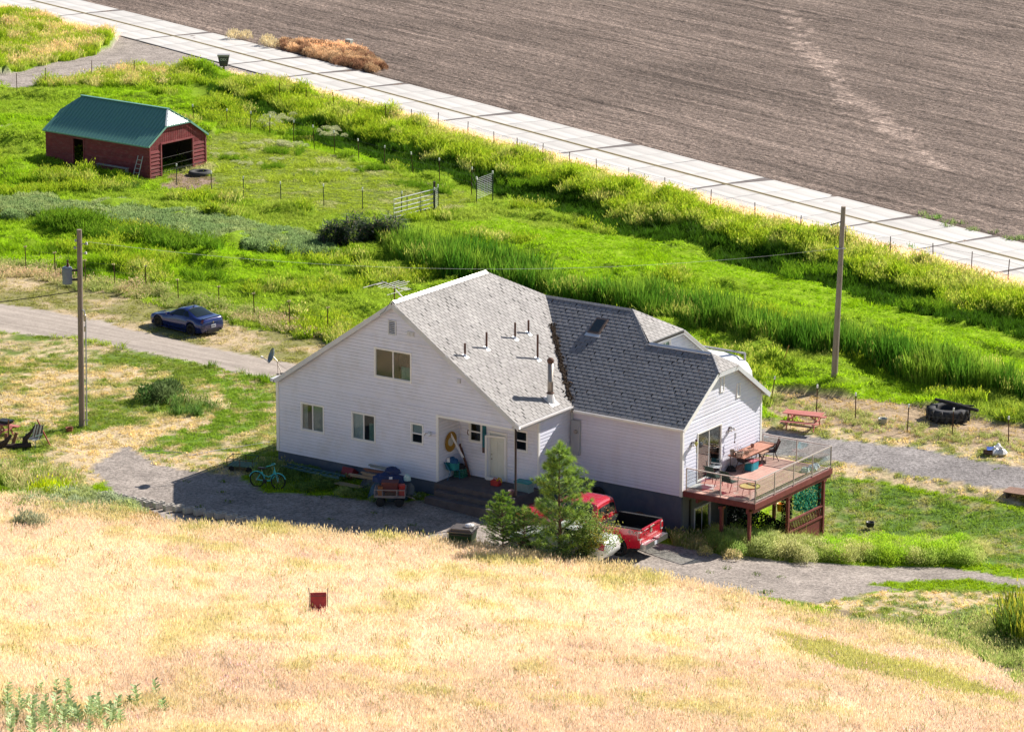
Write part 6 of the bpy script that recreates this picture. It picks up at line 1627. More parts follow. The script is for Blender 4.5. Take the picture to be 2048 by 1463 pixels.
def fence(name, label, pxs, mpost, mcap, big, wires=(.45, .9, 1.3), mesh_=False, hs=1.0, cat='wire fence', wr=.006):
    P = [G(a, b) for a, b in pxs]; o0 = P[0]; t = thing(name, label, cat, o0)
    r = random.Random(len(pxs)); tops = []
    for p in P:
        s = hs * r.uniform(.95, 1.05); po = bpy.data.objects.new('post', post_mesh(mpost)); C.objects.link(po); po.parent = t; po.location = p - o0
        po.rotation_euler = (r.gauss(0, .035), r.gauss(0, .035), r.uniform(-.5, .5)); po.scale = (1.15, 1.15, s)
        if mcap is not None: co = bpy.data.objects.new('post_cap', cap_mesh(mcap, big)); C.objects.link(co); co.parent = po
    for w in wires:
        b = MB(); pts = []
        for i, p in enumerate(P):
            pts.append(p - o0 + Vector((0, 0, w)))
            if i < len(P) - 1: q = P[i + 1] - o0 + Vector((0, 0, w)); pts.append((pts[-1] + q) / 2 - Vector((0, 0, .03)))
        b.tube(pts, wr, 4, False); b.build('wire', mwire, t, fix=False)
    return t, P
fence('corral_fence', 'upper row of white capped wire fence posts across the corral', [(388,249),(453.7,257.6),(501.3,265),(539.4,271.6),(587.3,280.6),(628.5,293.5),(669.3,305.7),(717.9,320.4),(768.7,334.3),(826.3,348.5),(879.3,360.7),(943,378.6),(953,399.7)], msteel, mcapw, True)
fence('corral_fence', 'lower row of white capped wire fence posts from barn to gate', [(353,371),(422.7,387.5),(486.9,396),(561.9,408.3),(648,413.9),(725,422.4),(802.8,427)], mgpost, mcapw, True)
fence('lane_fence', 'wire fence with yellow insulators behind the blue coupe', [(52.3,541),(110.6,553),(171.4,569),(230.8,574.5),(292.4,582),(357,606),(437.8,620.7),(509.1,635.6),(580,652.3),(655.3,667),(730,690)], msteel, mcapy, False)
fence('yard_fence', 'wire fence running past the picnic table and giant tyre', [(1500,797),(1541.9,805),(1632.9,827),(1710.8,840),(1814.4,863),(1904,872.5),(2017,888),(2110,900)], msteel, mcapw, True)
fence('road_fence', 'rusty fence posts in the tall grass below the concrete road', [(560,205),(613,213),(668,222),(720.5,236),(772,250),(823,258),(876,267),(935,285),(988,304),(1036,318),(1084,331),(1138.6,345),(1194.6,361),(1257,378),(1330,398),(1420,425),(1510,450),(1599.5,478),(1690,500),(1780,520),(1866,535),(1942,551),(2015,567),(2090,590)], msteel, None, False, wires=(.9, 1.3), hs=1.0)
fence('drive_fence', 'three leaning fence posts beside the gravel turn-off', [(33.8,184),(90.6,173),(183,160),(268.7,158)], msteel, None, False, wires=(1.2,))
# barn electric wires across its opening
t = thing('wire_netting', 'low wire netting and two wires strung across the barn opening', 'wire netting', bw_(.35, 1.0), -BYAW)
for z in (.35, .75, 1.25):
    b = MB(); b.tube([(0, -1.2, z), (0, 3.6, z + .1)], .006, 4, False); b.build('wire', mwire, t, fix=False)
b = MB()
for i in range(16): b.tube([(0, -1.0 + i * .28, .0), (0, -1.0 + i * .28, .5)], .003, 4, False)
for z in (.12, .24, .48): b.tube([(0, -1.2, z), (0, 3.6, z)], .003, 4, False)
b.build('netting', mwire, t, fix=False)['kind'] = 'stuff'
# tubular gate
g1_, g2_ = G(788, 438), G(867, 419); t = thing('farm_gate', 'open grey tubular metal farm gate beside the dark ditch shrub', 'gate', g1_)
d = g2_ - g1_; L_ = Vector((d.x, d.y, 0)).length; t.rotation_euler = (0, 0, math.atan2(d.y, d.x)); zr_ = d.z
mg_ = mat('galvanised_gate_tube', (.48, .50, .54), .6)
for z in (.12, .38, .64, .92, 1.22):
    b = MB(); b.tube([(0, 0, z), (L_, 0, z + zr_ + .05)], .026, 6); b.build('rail', mg_, t)
for x in (0, L_ * .33, L_ * .66, L_):
    b = MB(); b.tube([(x, 0, .1), (x, 0, 1.24 + (zr_ + .05) * x / L_)], .022, 6); b.build('upright', mg_ if x in (0, L_) else mgpost, t)
t = thing('gate_post', 'square dark timber post at the hinge end of the farm gate', 'post', g2_ + Vector((.05, .05, 0)))
b = MB(); b.box(-.07, -.07, -.4, .07, .07, 1.75); b.build('post', mat('dark_old_timber', (.07, .05, .045), .9), t)
def net(name, label, a, c, n_, h):
    A_, B_ = G(*a), G(*c); d = B_ - A_; L_ = d.length; t = thing(name, label, 'wire netting', A_); t.rotation_euler = (0, 0, math.atan2(d.y, d.x))
    for x in (0, L_):
        po = bpy.data.objects.new('post', post_mesh(mgpost)); C.objects.link(po); po.parent = t; po.location = (x, 0, d.z * x / L_); po.scale = (1.3, 1.3, h / 1.4)
        co = bpy.data.objects.new('post_cap', cap_mesh(mcapw, True)); C.objects.link(co); co.parent = po
    b = MB()
    for i in range(n_): z = .15 + (h - .25) * i / (n_ - 1); b.tube([(0, 0, z), (L_, 0, z + d.z)], .007, 4, False)
    for i in range(7): b.tube([(L_ * i / 6, 0, .1), (L_ * i / 6, 0, h - .05)], .006, 4, False)
    b.build('netting', mg_, t, fix=False)['kind'] = 'stuff'
net('netting_panel', 'short panel of silver wire netting between two capped corral posts', (953, 402), (985, 390), 12, 1.5)
net('netting_panel', 'short wire netting panel beyond the gate hinge post', (869, 421), (876, 415), 10, 1.4)
# poles
mpole = mat('weathered_pole_wood', (.22, .175, .145), .9, var=.25, scale=4, stretch=(6, 6, .5), bump=.3, dirt=(.26, .21, .18))
mpole2 = mat('pale_pole_wood', (.27, .215, .175), .9, var=.2, scale=4, stretch=(6, 6, .5), bump=.3)
def pole(label, base, top_px, r0, r1, m):
    p = G(*base); a, b_, c = ray(*top_px)
    lo = (p.y * c / b_) + CAMH; h = lo - p.z; x = a * p.y / b_
    t = thing('utility_pole', label, 'utility pole', p); b = MB(); k = 8
    b.tube([(0, 0, -.6)] + [((x - p.x) * i / k, 0, h * i / k) for i in range(k + 1)], [r0] + [r0 + (r1 - r0) * i / k for i in range(k + 1)], 12); b.build('pole', m, t); return t, h, x - p.x
pl_, ph, pdx = pole('grey wooden utility pole with transformer on the left yard', (164, 853), (158.5, 459), .145, .12, mpole)
at = lambda z: Vector((pdx * z / ph, 0, z))
ztr = ph - 1.95
b = MB(); b.lathe([(.20, 0), (.235, .03), (.235, .72), (.245, .73), (.245, .77), (.2, .82), (.05, .84)], at(ztr - .65) + Vector((-.58, -.1, 0)), 16); tf = b.build('transformer', mat('grey_transformer', (.16, .19, .24), .5), pl_, smooth=False)
b = MB(); b.lathe([(.05, 0), (.09, .05), (.05, .09), (.08, .13), (.04, .18), (.05, .34)], at(ztr + .18) + Vector((-.55, -.1, 0)), 10); b.build('bushing', mat('brown_porcelain', (.07, .02, .02), .25), tf)
for z in (ztr - .45, ztr + .0): b = MB(); b.bar(at(z) + Vector((-.36, -.05, 0)), at(z) + Vector((0, -.02, 0)), .08, .10); b.build('bracket', MW['dark'], tf)
b = MB(); b.tube([at(ztr + .52) + Vector((-.55, -.1, 0)), at(ztr + .9) + Vector((-.5, -.1, 0)), at(ztr + 1.15) + Vector((-.25, -.1, 0)), at(ph - .7)], .008, 4, False); b.tube([at(ztr) + Vector((-.82, -.15, 0)), at(ztr - .5) + Vector((-.78, -.2, 0)), at(ztr - 1.0) + Vector((-.45, -.2, 0)), at(ztr - 1.0)], .012, 4, False); b.build('cable', MW['dark'], pl_, fix=False)
mins = mat('grey_porcelain', (.38, .38, .38), .35)
for z, dx in ((ph - .55, -.16), (ph - .7, .34), (ph - 1.15, .3), (ph - .9, -.2)):
    b = MB(); b.tube([at(z), at(z) + Vector((dx, -.1, .05))], .02, 5); b.lathe([(.03, 0), (.07, .03), (.04, .06), (.07, .09), (.03, .13)], at(z) + Vector((dx, -.1, -.02)), 8); b.build('insulator', mins, pl_)
b = MB(); b.tube([at(.1) + Vector((.24, -.1, 0)), at(ph - 4.2) + Vector((.26, -.1, 0)), at(ph - 3.9) + Vector((.2, -.1, 0)), at(ph - 3.8)], .035, 6); b.build('conduit', mat('pale_grey_conduit', (.42, .43, .46), .5), pl_)
for z in (.35, 3.0): b = MB(); b.bar(at(z), at(z) + Vector((.36, -.12, 0)), .03, .04); b.build('conduit_strap', MW['galv'], pl_)
b = MB(); b.lathe([(.06, 0), (.07, .3), (.03, .34)], at(ph - 4.4) + Vector((.22, -.12, 0)), 8); b.lathe([(.05, 0), (.05, .25)], at(ph - 4.9) + Vector((.22, -.12, 0)), 8); b.build('cutout', MW['galv'], pl_)
pr_, ph2, pdx2 = pole('tall bare wooden utility pole in the meadow right of the house', (1667, 780), (1687, 413), .17, .115, mpole2)
at2 = lambda z: Vector((pdx2 * z / ph2, 0, z))
b = MB(); b.bar(at2(ph2 - 2.1) - Vector((.28, .15, 0)), at2(ph2 - 2.1) + Vector((.2, -.15, 0)), .05, .05); b.lathe([(.03, 0), (.06, .05), (.03, .1)], at2(ph2 - 2.1) - Vector((.3, .15, 0)), 8); b.build('insulator', mins, pr_)
b = MB(); b.bar(at2(ph2 - .75), at2(ph2 - .78) - Vector((.62, .2, .12)), .04, .05); b.build('bracket', MW['dark'], pr_)
def wire(p, q, sag, r_, name, label, m):
    b = MB(); p, q = Vector(p), Vector(q); n_ = 28
    b.tube([p.lerp(q, i / n_) - Vector((0, 0, 4 * sag * (i / n_) * (1 - i / n_))) for i in range(n_ + 1)], r_, 4, False)
    o = b.build(name, m, fix=False); tag(o, label, 'power line'); return o
mpw = mat('aluminium_wire', (.45, .45, .43), .6)
wA_ = pl_.location + at(ph - .55) + Vector((.3, -.1, 0)); wB_ = pr_.location + at2(ph2 - 2.1)
wire(wA_, wB_, 1.2, .006, 'power_line', 'thin pale power line sagging between the two utility poles', mpw)
w3 = pl_.location + at(ztr - 1.0); wire(w3, w3 + Vector((-12, -2, -.9)), .15, .02, 'service_cable', 'dark service cable leaving the transformer pole to the left', MW['dark'])
# ------------------------------------------------------------------ small things in the landscape
p = G(448, 148); t = thing('mailbox', 'dark flared mailbox tub on a short post beside the road', 'mailbox', p)
b = MB(); b.prism([(-.28, .62), (.28, .62), (.42, 1.35), (-.42, 1.35)], lambda x, z: (x, -.28, z), lambda x, z: (x, .28, z)); bx_ = b.build('tub', mat('dark_grey_tub', (.07, .065, .07), .6), t)
b = MB(); b.obox((0, 0, 1.42), (.92, .64, .12)); b.build('lid', mat('grey_lid', (.30, .29, .30), .5), t)
b = MB(); b.box(-.06, -.06, -.3, .06, .06, .62); b.build('post', mat('brown_post', (.16, .09, .06), .8), t)
text3('DEX', mat('white_letters', (.7, .7, .7), .5), .24, t, (0, -.30, 1.12), (R(90), 0, 0), 'lettering')
p = G(698, 100); t = thing('utility_pedestal', 'pale green utility pedestal box in rusty weeds at the field edge', 'utility box', p, R(-30))
b = MB(); b.prism([(-.22, 0), (.22, 0), (.24, .75), (-.24, .75)], lambda x, z: (x, -.2, z), lambda x, z: (x, .2, z)); b.build('box', mat('pale_green_metal_box', (.28, .34, .31), .5), t)
b = MB(); b.box(-.26, -.22, .75, .26, .22, .84); b.build('lid', mat('pale_box_lid', (.5, .52, .5), .5), t)
t = thing('marker_stake', 'thin orange marker stake leaning in the meadow', 'stake', G(1557, 742))
b = MB(); b.tube([(0, 0, -.2), (.5, 0, 1.35)], .025, 5); b.build('stake', mat('orange_brown_stake', (.45, .22, .05), .6), t)
# picnic table
def picnic(name, label, loc, rz):
    t = thing(name, label, 'picnic table', loc, rz); m_ = mat('faded_red_picnic_wood', (.42, .13, .11), .75, var=.15, scale=3, dirt=(.55, .30, .26), damt=.5, stretch=(1, 6, 1)); L2 = .95
    for i in range(5): b = MB(); b.box(-L2, -.37 + i * .15, .72, L2, -.37 + i * .15 + .138, .76); b.build('table_plank', m_, t)
    for s in (-1, 1):
        for j in range(2): y = s * .70 + (j - .5) * .145; b = MB(); b.box(-L2, y - .068, .42, L2, y + .068, .455); b.build('seat_plank', m_, t)
        x = s * .68
        for q in (-1, 1): b = MB(); b.bar((x, q * .62, 0), (x, q * .2, .72), .09, .045, up=(1, 0, 0)); b.build('leg', m_, t)
        b = MB(); b.bar((x, -.8, .39), (x, .8, .39), .04, .09); b.bar((x, -.35, .68), (x, .35, .68), .04, .08); b.bar((x, 0, .38), (x - s * .45, 0, .70), .08, .04); b.build('brace', m_, t)
    return t
g1_, g2_ = G(1575, 853), G(1640, 861); ang = math.atan2((g2_ - g1_).y, (g2_ - g1_).x)
g_ = G(1606, 855); picnic('picnic_table', 'faded red wooden picnic table beside the gravel track', g_, ang)
# giant tyre with log
g_ = G(1896, 838); t = thing('tractor_tyre', 'giant black tractor tyre lying flat by the fence', 'tyre', g_, .2)
b = MB(); b.lathe([(.62, .0), (.98, .03), (1.02, .32), (.98, .58), (.66, .62), (.60, .5), (.56, .1)], (0, 0, 0), 32); tr_ = b.build('tyre', mat('black_tyre_rubber', (.035, .035, .04), .8, var=.2), t, smooth=True)
for i in range(26):
    a = 6.283 * i / 26; b = MB(); b.obox((1.01 * math.cos(a), 1.01 * math.sin(a), .32 + (.12 if i % 2 else -.12)), (.14, .13, .36), rotM(0, 0, a) @ rotM(.5 if i % 2 else -.5, 0, 0)); b.build('tread_lug', mat('black_tyre_rubber', (.035, .035, .04)), t)
t = thing('charred_log', 'charred log resting across the giant tractor tyre', 'log', g_ + Vector((.35, .1, .62)), -.55)
b = MB(); b.tube([(-1.1, 0, .22), (-.4, .03, .14), (.4, -.02, .06), (1.2, .05, -.04)], [.07, .11, .12, .08], 8); b.build('log', mat('charred_wood', (.03, .028, .028), .9, var=.4, scale=6), t)
b = MB(); b.tube([(.3, 0, .1), (.9, .2, .12)], [.06, .04], 6); b.build('branch', mat('charred_wood', (.03, .028, .028)), t)
def bucket(name, label, loc, r_, h, m, cat='bucket'):
    t = thing(name, label, cat, loc); b = MB(); b.lathe([(r_ * .82, 0), (r_, h), (r_ * 1.06, h + .01), (r_ * .94, h), (r_ * .78, .03)], (0, 0, 0), 12); b.build('pail', m, t, smooth=True)
    b = MB(); b.tube([(r_, 0, h), (r_ * .6, 0, h + r_ * .9), (-r_ * .6, 0, h + r_ * .9), (-r_, 0, h)], .008, 5); b.build('handle', MW['dark'], t); return t
bucket('metal_pail', 'small grey pail in the weeds between table and tyre', G(1765, 848), .22, .3, mat('grey_pail', (.35, .37, .36), .5))
# litter pile by the track
mwht = mat('white_plastic', (.78, .78, .80), .5)
for i, (px_, py_, kind, lb, m_) in enumerate([(1983, 907, 'box', 'blue box at the back of the litter heap by the track', mat('blue_plastic', (.05, .12, .45), .5)), (1996, 903, 'jug', 'white jug standing up in the litter heap by the track', mwht), (1990, 908, 'bag', 'white plastic bag slumped in the litter heap by the track', mwht), (2002, 909, 'bag', 'pale crumpled bag at the right end of the litter heap', mat('pale_bag', (.6, .58, .58), .6)), (1977, 909, 'box', 'dark carton at the left end of the litter heap', mat('dark_carton', (.12, .07, .06), .8))]):
    t = thing('litter_' + kind, lb, kind, G(px_, py_), i * .7); b = MB()
    if kind == 'box': b.box(-.22, -.15, 0, .22, .15, .22); b.build('carton', m_, t); q = MB(); q.obox((0, .12, .24), (.44, .2, .01), rotM(.5)); q.build('flap', m_, t)
    elif kind == 'jug': b.lathe([(.13, 0), (.14, .02), (.14, .3), (.05, .38), (.05, .42)], (0, 0, 0), 10); b.build('jug_body', m_, t, smooth=True); q = MB(); q.tube([(.06, 0, .38), (.16, 0, .36), (.15, 0, .25)], .015, 5); q.build('handle', m_, t)
    else:
        r_ = random.Random(i); prof = [(.05, 0), (.26, .02), (.3, .12), (.2, .25), (.06, .32), (.1, .4)]; b.lathe(prof, (0, 0, 0), 9); b.v = [(x * r_.uniform(.8, 1.2), y * r_.uniform(.7, 1.2), z * r_.uniform(.85, 1.1)) for x, y, z in b.v]; b.build('bag_body', m_, t)
# weathered plank table at the right edge of the lawn
g_ = G(2040, 995); t = thing('plank_platform', 'low weathered wooden platform at the lawn edge on the far right', 'platform', g_ + Vector((.2, 0, 0)), -.5)
for i in range(6): b = MB(); b.box(-.9, -.48 + i * .16, .26, 1.2, -.48 + i * .16 + .145, .30); b.build('plank', mat('brown_weathered_plank', (.24, .14, .10), .8, var=.25), t)
for x in (-.7, .9): b = MB(); b.box(x - .05, -.45, 0, x + .05, .45, .26); b.build('bearer', mat('dark_old_timber', (.07, .05, .045)), t)
# small kettle barbecue / pot on the lawn
t = thing('iron_pot', 'small black iron pot on the lawn beyond the deck', 'pot', G(1740, 1058)); b = MB(); b.lathe([(.05, .1), (.17, .14), (.2, .25), (.19, .34), (.21, .36), (.17, .36), (.12, .16)], (0, 0, 0), 12); b.build('bowl', MW['dark'], t, smooth=True)
for i in range(3): a = i * 2.09; b = MB(); b.tube([(.1 * math.cos(a), .1 * math.sin(a), .15), (.18 * math.cos(a), .18 * math.sin(a), 0)], .015, 4); b.build('leg', MW['dark'], t)
# cinder blocks
mblk = mat('cinder_block', (.52, .48, .43), .9, var=.15, scale=6, bump=.4)
def block_mb():
    b = MB(); L_, W_, H_, t = .40, .20, .20, .032
    xs = [(-L_ / 2, -L_ / 2 + t), (-t / 2, t / 2), (L_ / 2 - t, L_ / 2)]
    for x0, x1 in xs: b.box(x0, -W_ / 2 + t, 0, x1, W_ / 2 - t, H_)
    b.box(-L_ / 2, -W_ / 2, 0, L_ / 2, -W_ / 2 + t, H_); b.box(-L_ / 2, W_ / 2 - t, 0, L_ / 2, W_ / 2, H_); b.box(-L_ / 2 + t, -W_ / 2 + t, .01, L_ / 2 - t, W_ / 2 - t, .02); return b
bme = block_mb().mesh('block', mblk)
LB = [(205,996),(225,999),(243,1003),(262,1007),(281,1010),(299,1013),(318,1016),(338,1020),(357,1023),(378,1027),(399,1030),(420,1034),(441,1037),(463,1041),(484,1045),(505,1047),(528,1051),(551,1054),(574,1056),(597,1058),(620,1060)]
P = [G(a, b) for a, b in LB]; bwall = thing('block_edging', 'row of grey hollow cinder blocks edging the shaded driveway', 'block edging', P[0])
for i, p in enumerate(P):
    o = bpy.data.objects.new('block', bme); C.objects.link(o); o.parent = bwall; o.location = p - P[0] + Vector((0, 0, .04 + random.uniform(-.015, .015))); o.rotation_euler = (0, random.uniform(-.03, .03), R(38) + random.uniform(-.08, .08)); o.scale = (1.25, 1.25, 1.25)
t = thing('cinder_block', 'single grey cinder block on the slope at lower right', 'cinder block', G(1795, 1240), R(-25)); o = bpy.data.objects.new('block', bme); C.objects.link(o); o.parent = t; o.scale = (1.15, 1.15, 1.15)
# fallen red chair in the straw
g_ = G(637, 1236); t = thing('red_chair', 'overturned red folding chair lying in the dry hillside grass', 'chair', g_ + Vector((0, 0, .30)), R(4))
mch = mat('faded_red_fabric', (.42, .06, .065), .8, var=.12)
b = MB(); b.obox((0, 0, .36), (.60, .02, .62), rotM(R(-14))); b.build('backrest', mch, t)
b = MB(); b.obox((.02, -.2, .05), (.56, .4, .02), rotM(.1, .25)); b.build('seat', mch, t)
for x in (-.33, .34): b = MB(); b.tube([(x, -.1, -.05), (x, .05, .70), (x * 1.08, .1, .84)], .02, 6); b.build('leg', MW['galv'] if x > 0 else MW['galv'], t); b = MB(); b.bar((x, -.08, .0), (x * 1.0, .02, .5), .05, .03); b.build('armrest', MW['dark'], t)
b = MB(); b.bar((-.3, -.04, .56), (.3, -.04, .56), .03, .03); b.build('stretcher', mat('dark_red_tube', (.14, .03, .03), .6), t)
# bin
g_ = G(926, 1098); t = thing('wheelie_bin', 'dark green wheelie bin with black lid beside the conifers', 'bin', g_, R(-15))
b = MB(); b.prism([(-.42, .05), (.42, .05), (.52, .86), (-.52, .86)], lambda x, z: (x, -.38 - .12 * z, z), lambda x, z: (x, .34 + .1 * z, z)); b.build('body', mat('dark_green_plastic', (.012, .055, .02), .45), t)
b = MB(); b.box(-.57, -.52, .86, .57, .47, .92); b.prism([(-.5, .92), (.5, .92), (.40, 1.02), (-.40, 1.02)], lambda x, z: (x, -.42, z), lambda x, z: (x, .40, z)); b.build('lid', mat('black_grey_lid', (.10, .09, .09), .35), t)
for x in (-.4, .4): b = MB(); b.lathe([(.13, -.04), (.13, .04)], (x, .42, .12), 12, rotM(0, R(90))); b.build('wheel', mtyre, t)
b = MB(); b.bar((-.45, -.56, .80), (.45, -.56, .80), .05, .05); b.build('handle', MW['dark'], t)
t = thing('white_bag', 'white plastic bag lying on the wheelie bin lid', 'bag', g_ + Vector((.28, -.05, 1.02))); b = MB(); b.lathe([(.05, 0), (.22, .02), (.2, .1), (.05, .15)], (0, 0, 0), 9); b.build('bag_body', mwht, t, smooth=True)
# ------------------------------------------------------------------ left yard: chairs, logs, table
mlog = mat('rust_brown_log', (.24, .11, .06), .9, var=.25, scale=5); mdlog = mat('dark_bark', (.055, .035, .03), .95, var=.3, scale=6)
g_ = G(70, 893); t = thing('lawn_chair', 'striped lawn chair with green metal arms beside the leaning red board', 'chair', g_, R(-35))
for x in range(6): b = MB(); b.bar((-.22 + x * .088, .1, .42), (-.22 + x * .088, .33, 1.0), .075, .012); b.build('backrest_strap', mat(('white_webbing', 'brown_webbing')[x % 2], ((.6, .58, .5), (.16, .11, .09))[x % 2], .8), t)
b = MB(); b.box(-.26, -.3, .40, .26, .14, .42); b.build('seat', mat('white_webbing', (.6, .58, .5)), t)
for s in (-1, 1):
    b = MB(); b.tube([(s * .28, -.32, 0), (s * .28, -.25, .4), (s * .28, .12, .42), (s * .26, .36, 1.04)], .016, 6); b.build('frame', mat('green_metal_tube', (.10, .16, .14), .5), t)
    b = MB(); b.bar((s * .3, -.3, .62), (s * .3, .2, .62), .06, .02); b.build('armrest', mat('green_metal_tube', (.10, .16, .14)), t); b = MB(); b.tube([(s * .28, .35, 0), (s * .28, .0, .42), (s * .3, -.2, .62)], .014, 5); b.build('leg', mat('green_metal_tube', (.10, .16, .14)), t)
t = thing('red_board', 'long dark red board leaning beside the striped lawn chair', 'board', G(101, 892)); b = MB(); b.bar((0, 0, 0), (-.62, .25, 1.22), .13, .05, up=(1, 0, 0)); b.build('board', mat('dark_red_board', (.26, .05, .03), .6), t)
for i, (px_, py_, pts, rr_, lb, mm) in enumerate([(12, 892, [(0, 0, 0), (.02, .05, .62)], (.09, .08), 'upright orange brown log post at the far left', mlog), (24, 893, [(0, 0, 0), (.22, .1, .66)], (.085, .08), 'leaning orange brown log post next to the dark stump', mlog), (17, 880, [(0, 0, 0), (.03, 0, 1.0)], (.04, .035), 'thin upright stake behind the log posts', mlog),
    (8, 896, [(-.4, 0, .0), (.1, 0, .32), (.35, .1, .62)], (.16, .12, .06), 'dark forked root leaning between the log posts', mdlog), (30, 896, [(-.7, 0, .08), (.2, 0, .1), (.75, .1, .12)], (.12, .15, .14), 'dark fallen trunk lying on the lawn', mdlog), (50, 894, [(0, 0, 0), (.02, 0, .42), (.3, .05, .72), (.5, .06, 1.08)], (.17, .13, .07, .02), 'dark pointed stump with a curved tip before the lawn chair', mdlog)]):
    t = thing('log', lb, 'log', G(px_, py_)); b = MB(); b.tube(pts, list(rr_), 9); b.build('trunk', mm, t)
g_ = G(-12, 872); t = picnic('picnic_table', 'red picnic table cut off by the left photo edge', g_, R(-30))
t = thing('black_tray', 'black tray on the red picnic table at the left edge', 'tray', g_ + Vector((.62, -.32, .76)), R(-30)); b = MB(); b.box(-.3, -.2, 0, .3, .2, .1); b.build('tray', MW['dark'], t); b = MB(); b.box(-.34, -.24, .1, .34, .24, .13); b.build('rim', MW['dark'], t)
t = thing('rusty_basket', 'small rusty basket in the grass near the pole', 'basket', G(139, 864)); b = MB(); b.lathe([(.14, 0), (.18, .22), (.2, .24), (.15, .22), (.12, .03)], (0, 0, 0), 10); b.build('basket', mat('rusty_red_brown', (.26, .10, .06), .8), t); b = MB(); b.tube([(.18, 0, .22), (0, 0, .42), (-.18, 0, .22)], .012, 5); b.build('handle', mat('rusty_red_brown', (.26, .10, .06)), t)
for px_, lb in ((36, 'left one of two terracotta pots in the weeds'), (45, 'right one of two terracotta pots in the weeds')):
    t = thing('terracotta_pot', lb, 'pot', G(px_, 952)); b = MB(); b.lathe([(.1, 0), (.14, .2), (.165, .2), (.165, .27), (.13, .27), (.1, .04)], (0, 0, 0), 12); b.build('pot', mat('terracotta', (.48, .20, .09), .8), t); b = MB(); b.lathe([(.13, .22), (.12, .23)], (0, 0, 0), 12); b.build('soil', mdlog, t)
# garden hose lines in the grass
for pts, lb in (([(282,902),(330,904),(370,907),(378,912),(420,904),(470,896),(540,885)], 'pale garden hose snaking through the grass left of the house'), ([(420,946),(440,938),(462,932)], 'dark bent bar at the end of the green cart')):
    b = MB(); b.tube([G(a, c) + Vector((0, 0, .05)) for a, c in pts], .018, 5); o = b.build('garden_hose', mat('pale_hose', (.5, .46, .5), .5) if 'hose' in lb else mat('green_metal_tube', (.10, .16, .14))); tag(o, lb, 'hose' if 'hose' in lb else 'drawbar')
# green flat garden cart
g_ = G(486, 938); t = thing('garden_cart', 'green mesh garden cart parked at the shaded house corner', 'cart', g_, R(-15)); mgc = mat('green_cart_metal', (.03, .11, .06), .6)
b = MB(); b.box(-.62, -.42, .22, .62, .42, .25)
for i in range(8): b.box(-.6 + i * .16, -.42, .25, -.58 + i * .16, .42, .26)
b.build('bed', mgc, t)
for s in (-1, 1):
    b = MB(); b.bar((-.62, s * .42, .58), (.62, s * .42, .58), .025, .025); b.build('side_rail', mgc, t); b = MB(); b.bar((s * .62, -.42, .58), (s * .62, .42, .58), .025, .025); b.build('side_rail', mgc, t)
    for x in (-.62, 0, .62): b = MB(); b.box(x - .013, s * .42 - .013, .22, x + .013, s * .42 + .013, .6); b.build('stake', msteel, t)
    for x in (-.42, .42): b = MB(); b.lathe([(.13, -.035), (.14, 0), (.13, .035)], (x, s * .40, .12), 12, rotM(R(90))); b.build('wheel', mtyre, t)
# teal bicycle
gA, gB = G(515, 972), G(555, 977); d = gB - gA; g_ = (gA + gB) / 2; t = thing('bicycle', 'teal cruiser bicycle with black tyres standing in the house shade', 'bicycle', g_, math.atan2(d.y, d.x))
mteal = mat('teal_paint', (.03, .50, .52), .35, coat=.6, var=.02); hl = max(.52, min(.6, d.length / 2)); wr_ = .335
t.rotation_euler = (R(-4), 0, math.atan2(d.y, d.x))
for x in (-hl, hl):
    b = MB()
    for i in range(28):
        a, c = 6.283 * i / 28, 6.283 * (i + 1) / 28; b.bar((x + wr_ * math.cos(a), 0, wr_ + wr_ * math.sin(a)), (x + wr_ * math.cos(c), 0, wr_ + wr_ * math.sin(c)), .05, .05, up=(0, 1, 0))
    w = b.build('wheel', mtyre, t); b = MB()
    for i in range(14): a = 6.283 * i / 14; b.tube([(x, 0, wr_), (x + .31 * math.cos(a), 0, wr_ + .31 * math.sin(a))], .004, 3, False)
    b.lathe([(.03, -.05), (.03, .05)], (x, 0, wr_), 8, rotM(R(90))); b.build('spokes', MW['galv'], w)
    b = MB(); b.tube([(x + .37 * math.cos(R(q_)), 0, wr_ + .37 * math.sin(R(q_))) for q_ in range(20 if x > 0 else 15, 175, 15)], .028, 5); b.build('mudguard', mteal, t)
bb = (-.12, 0, .30); hd0 = (hl - .18, 0, .86); st = (-.28, 0, .72)
b = MB()
b.tube([st, bb], .02, 7); b.tube([bb, (.15, 0, .34), (.33, 0, .55), hd0], .024, 7); b.tube([(-.22, 0, .56), (.05, 0, .50), (.28, 0, .66), (hl - .19, 0, .92)], .020, 7); b.tube([st, (-hl, .05, wr_)], .014, 6); b.tube([st, (-hl, -.05, wr_)], .014, 6); b.tube([bb, (-hl, .05, wr_)], .015, 6); b.tube([bb, (-hl, -.05, wr_)], .015, 6)
b.build('frame', mteal, t)
b = MB(); b.tube([(hl - .22, 0, 1.0), (hl - .16, 0, .78), (hl - .08, .06, .62), (hl, .06, wr_)], .016, 6); b.tube([(hl - .16, 0, .78), (hl - .08, -.06, .62), (hl, -.06, wr_)], .016, 6); b.build('fork', mteal, t)
b = MB(); b.tube([(hl - .48, .33, 1.03), (hl - .32, .3, 1.08), (hl - .2, .1, 1.1), (hl - .2, -.1, 1.1), (hl - .32, -.3, 1.08), (hl - .48, -.33, 1.03)], .016, 6); b.build('handlebar', mteal, t)
b = MB(); b.obox((-.31, 0, .87), (.28, .2, .07)); b.obox((-.14, 0, .87), (.14, .08, .05)); b.build('saddle', MW['dark'], t); b = MB(); b.tube([st, (-.30, 0, .86)], .014, 6); b.build('seat_post', MW['galv'], t)
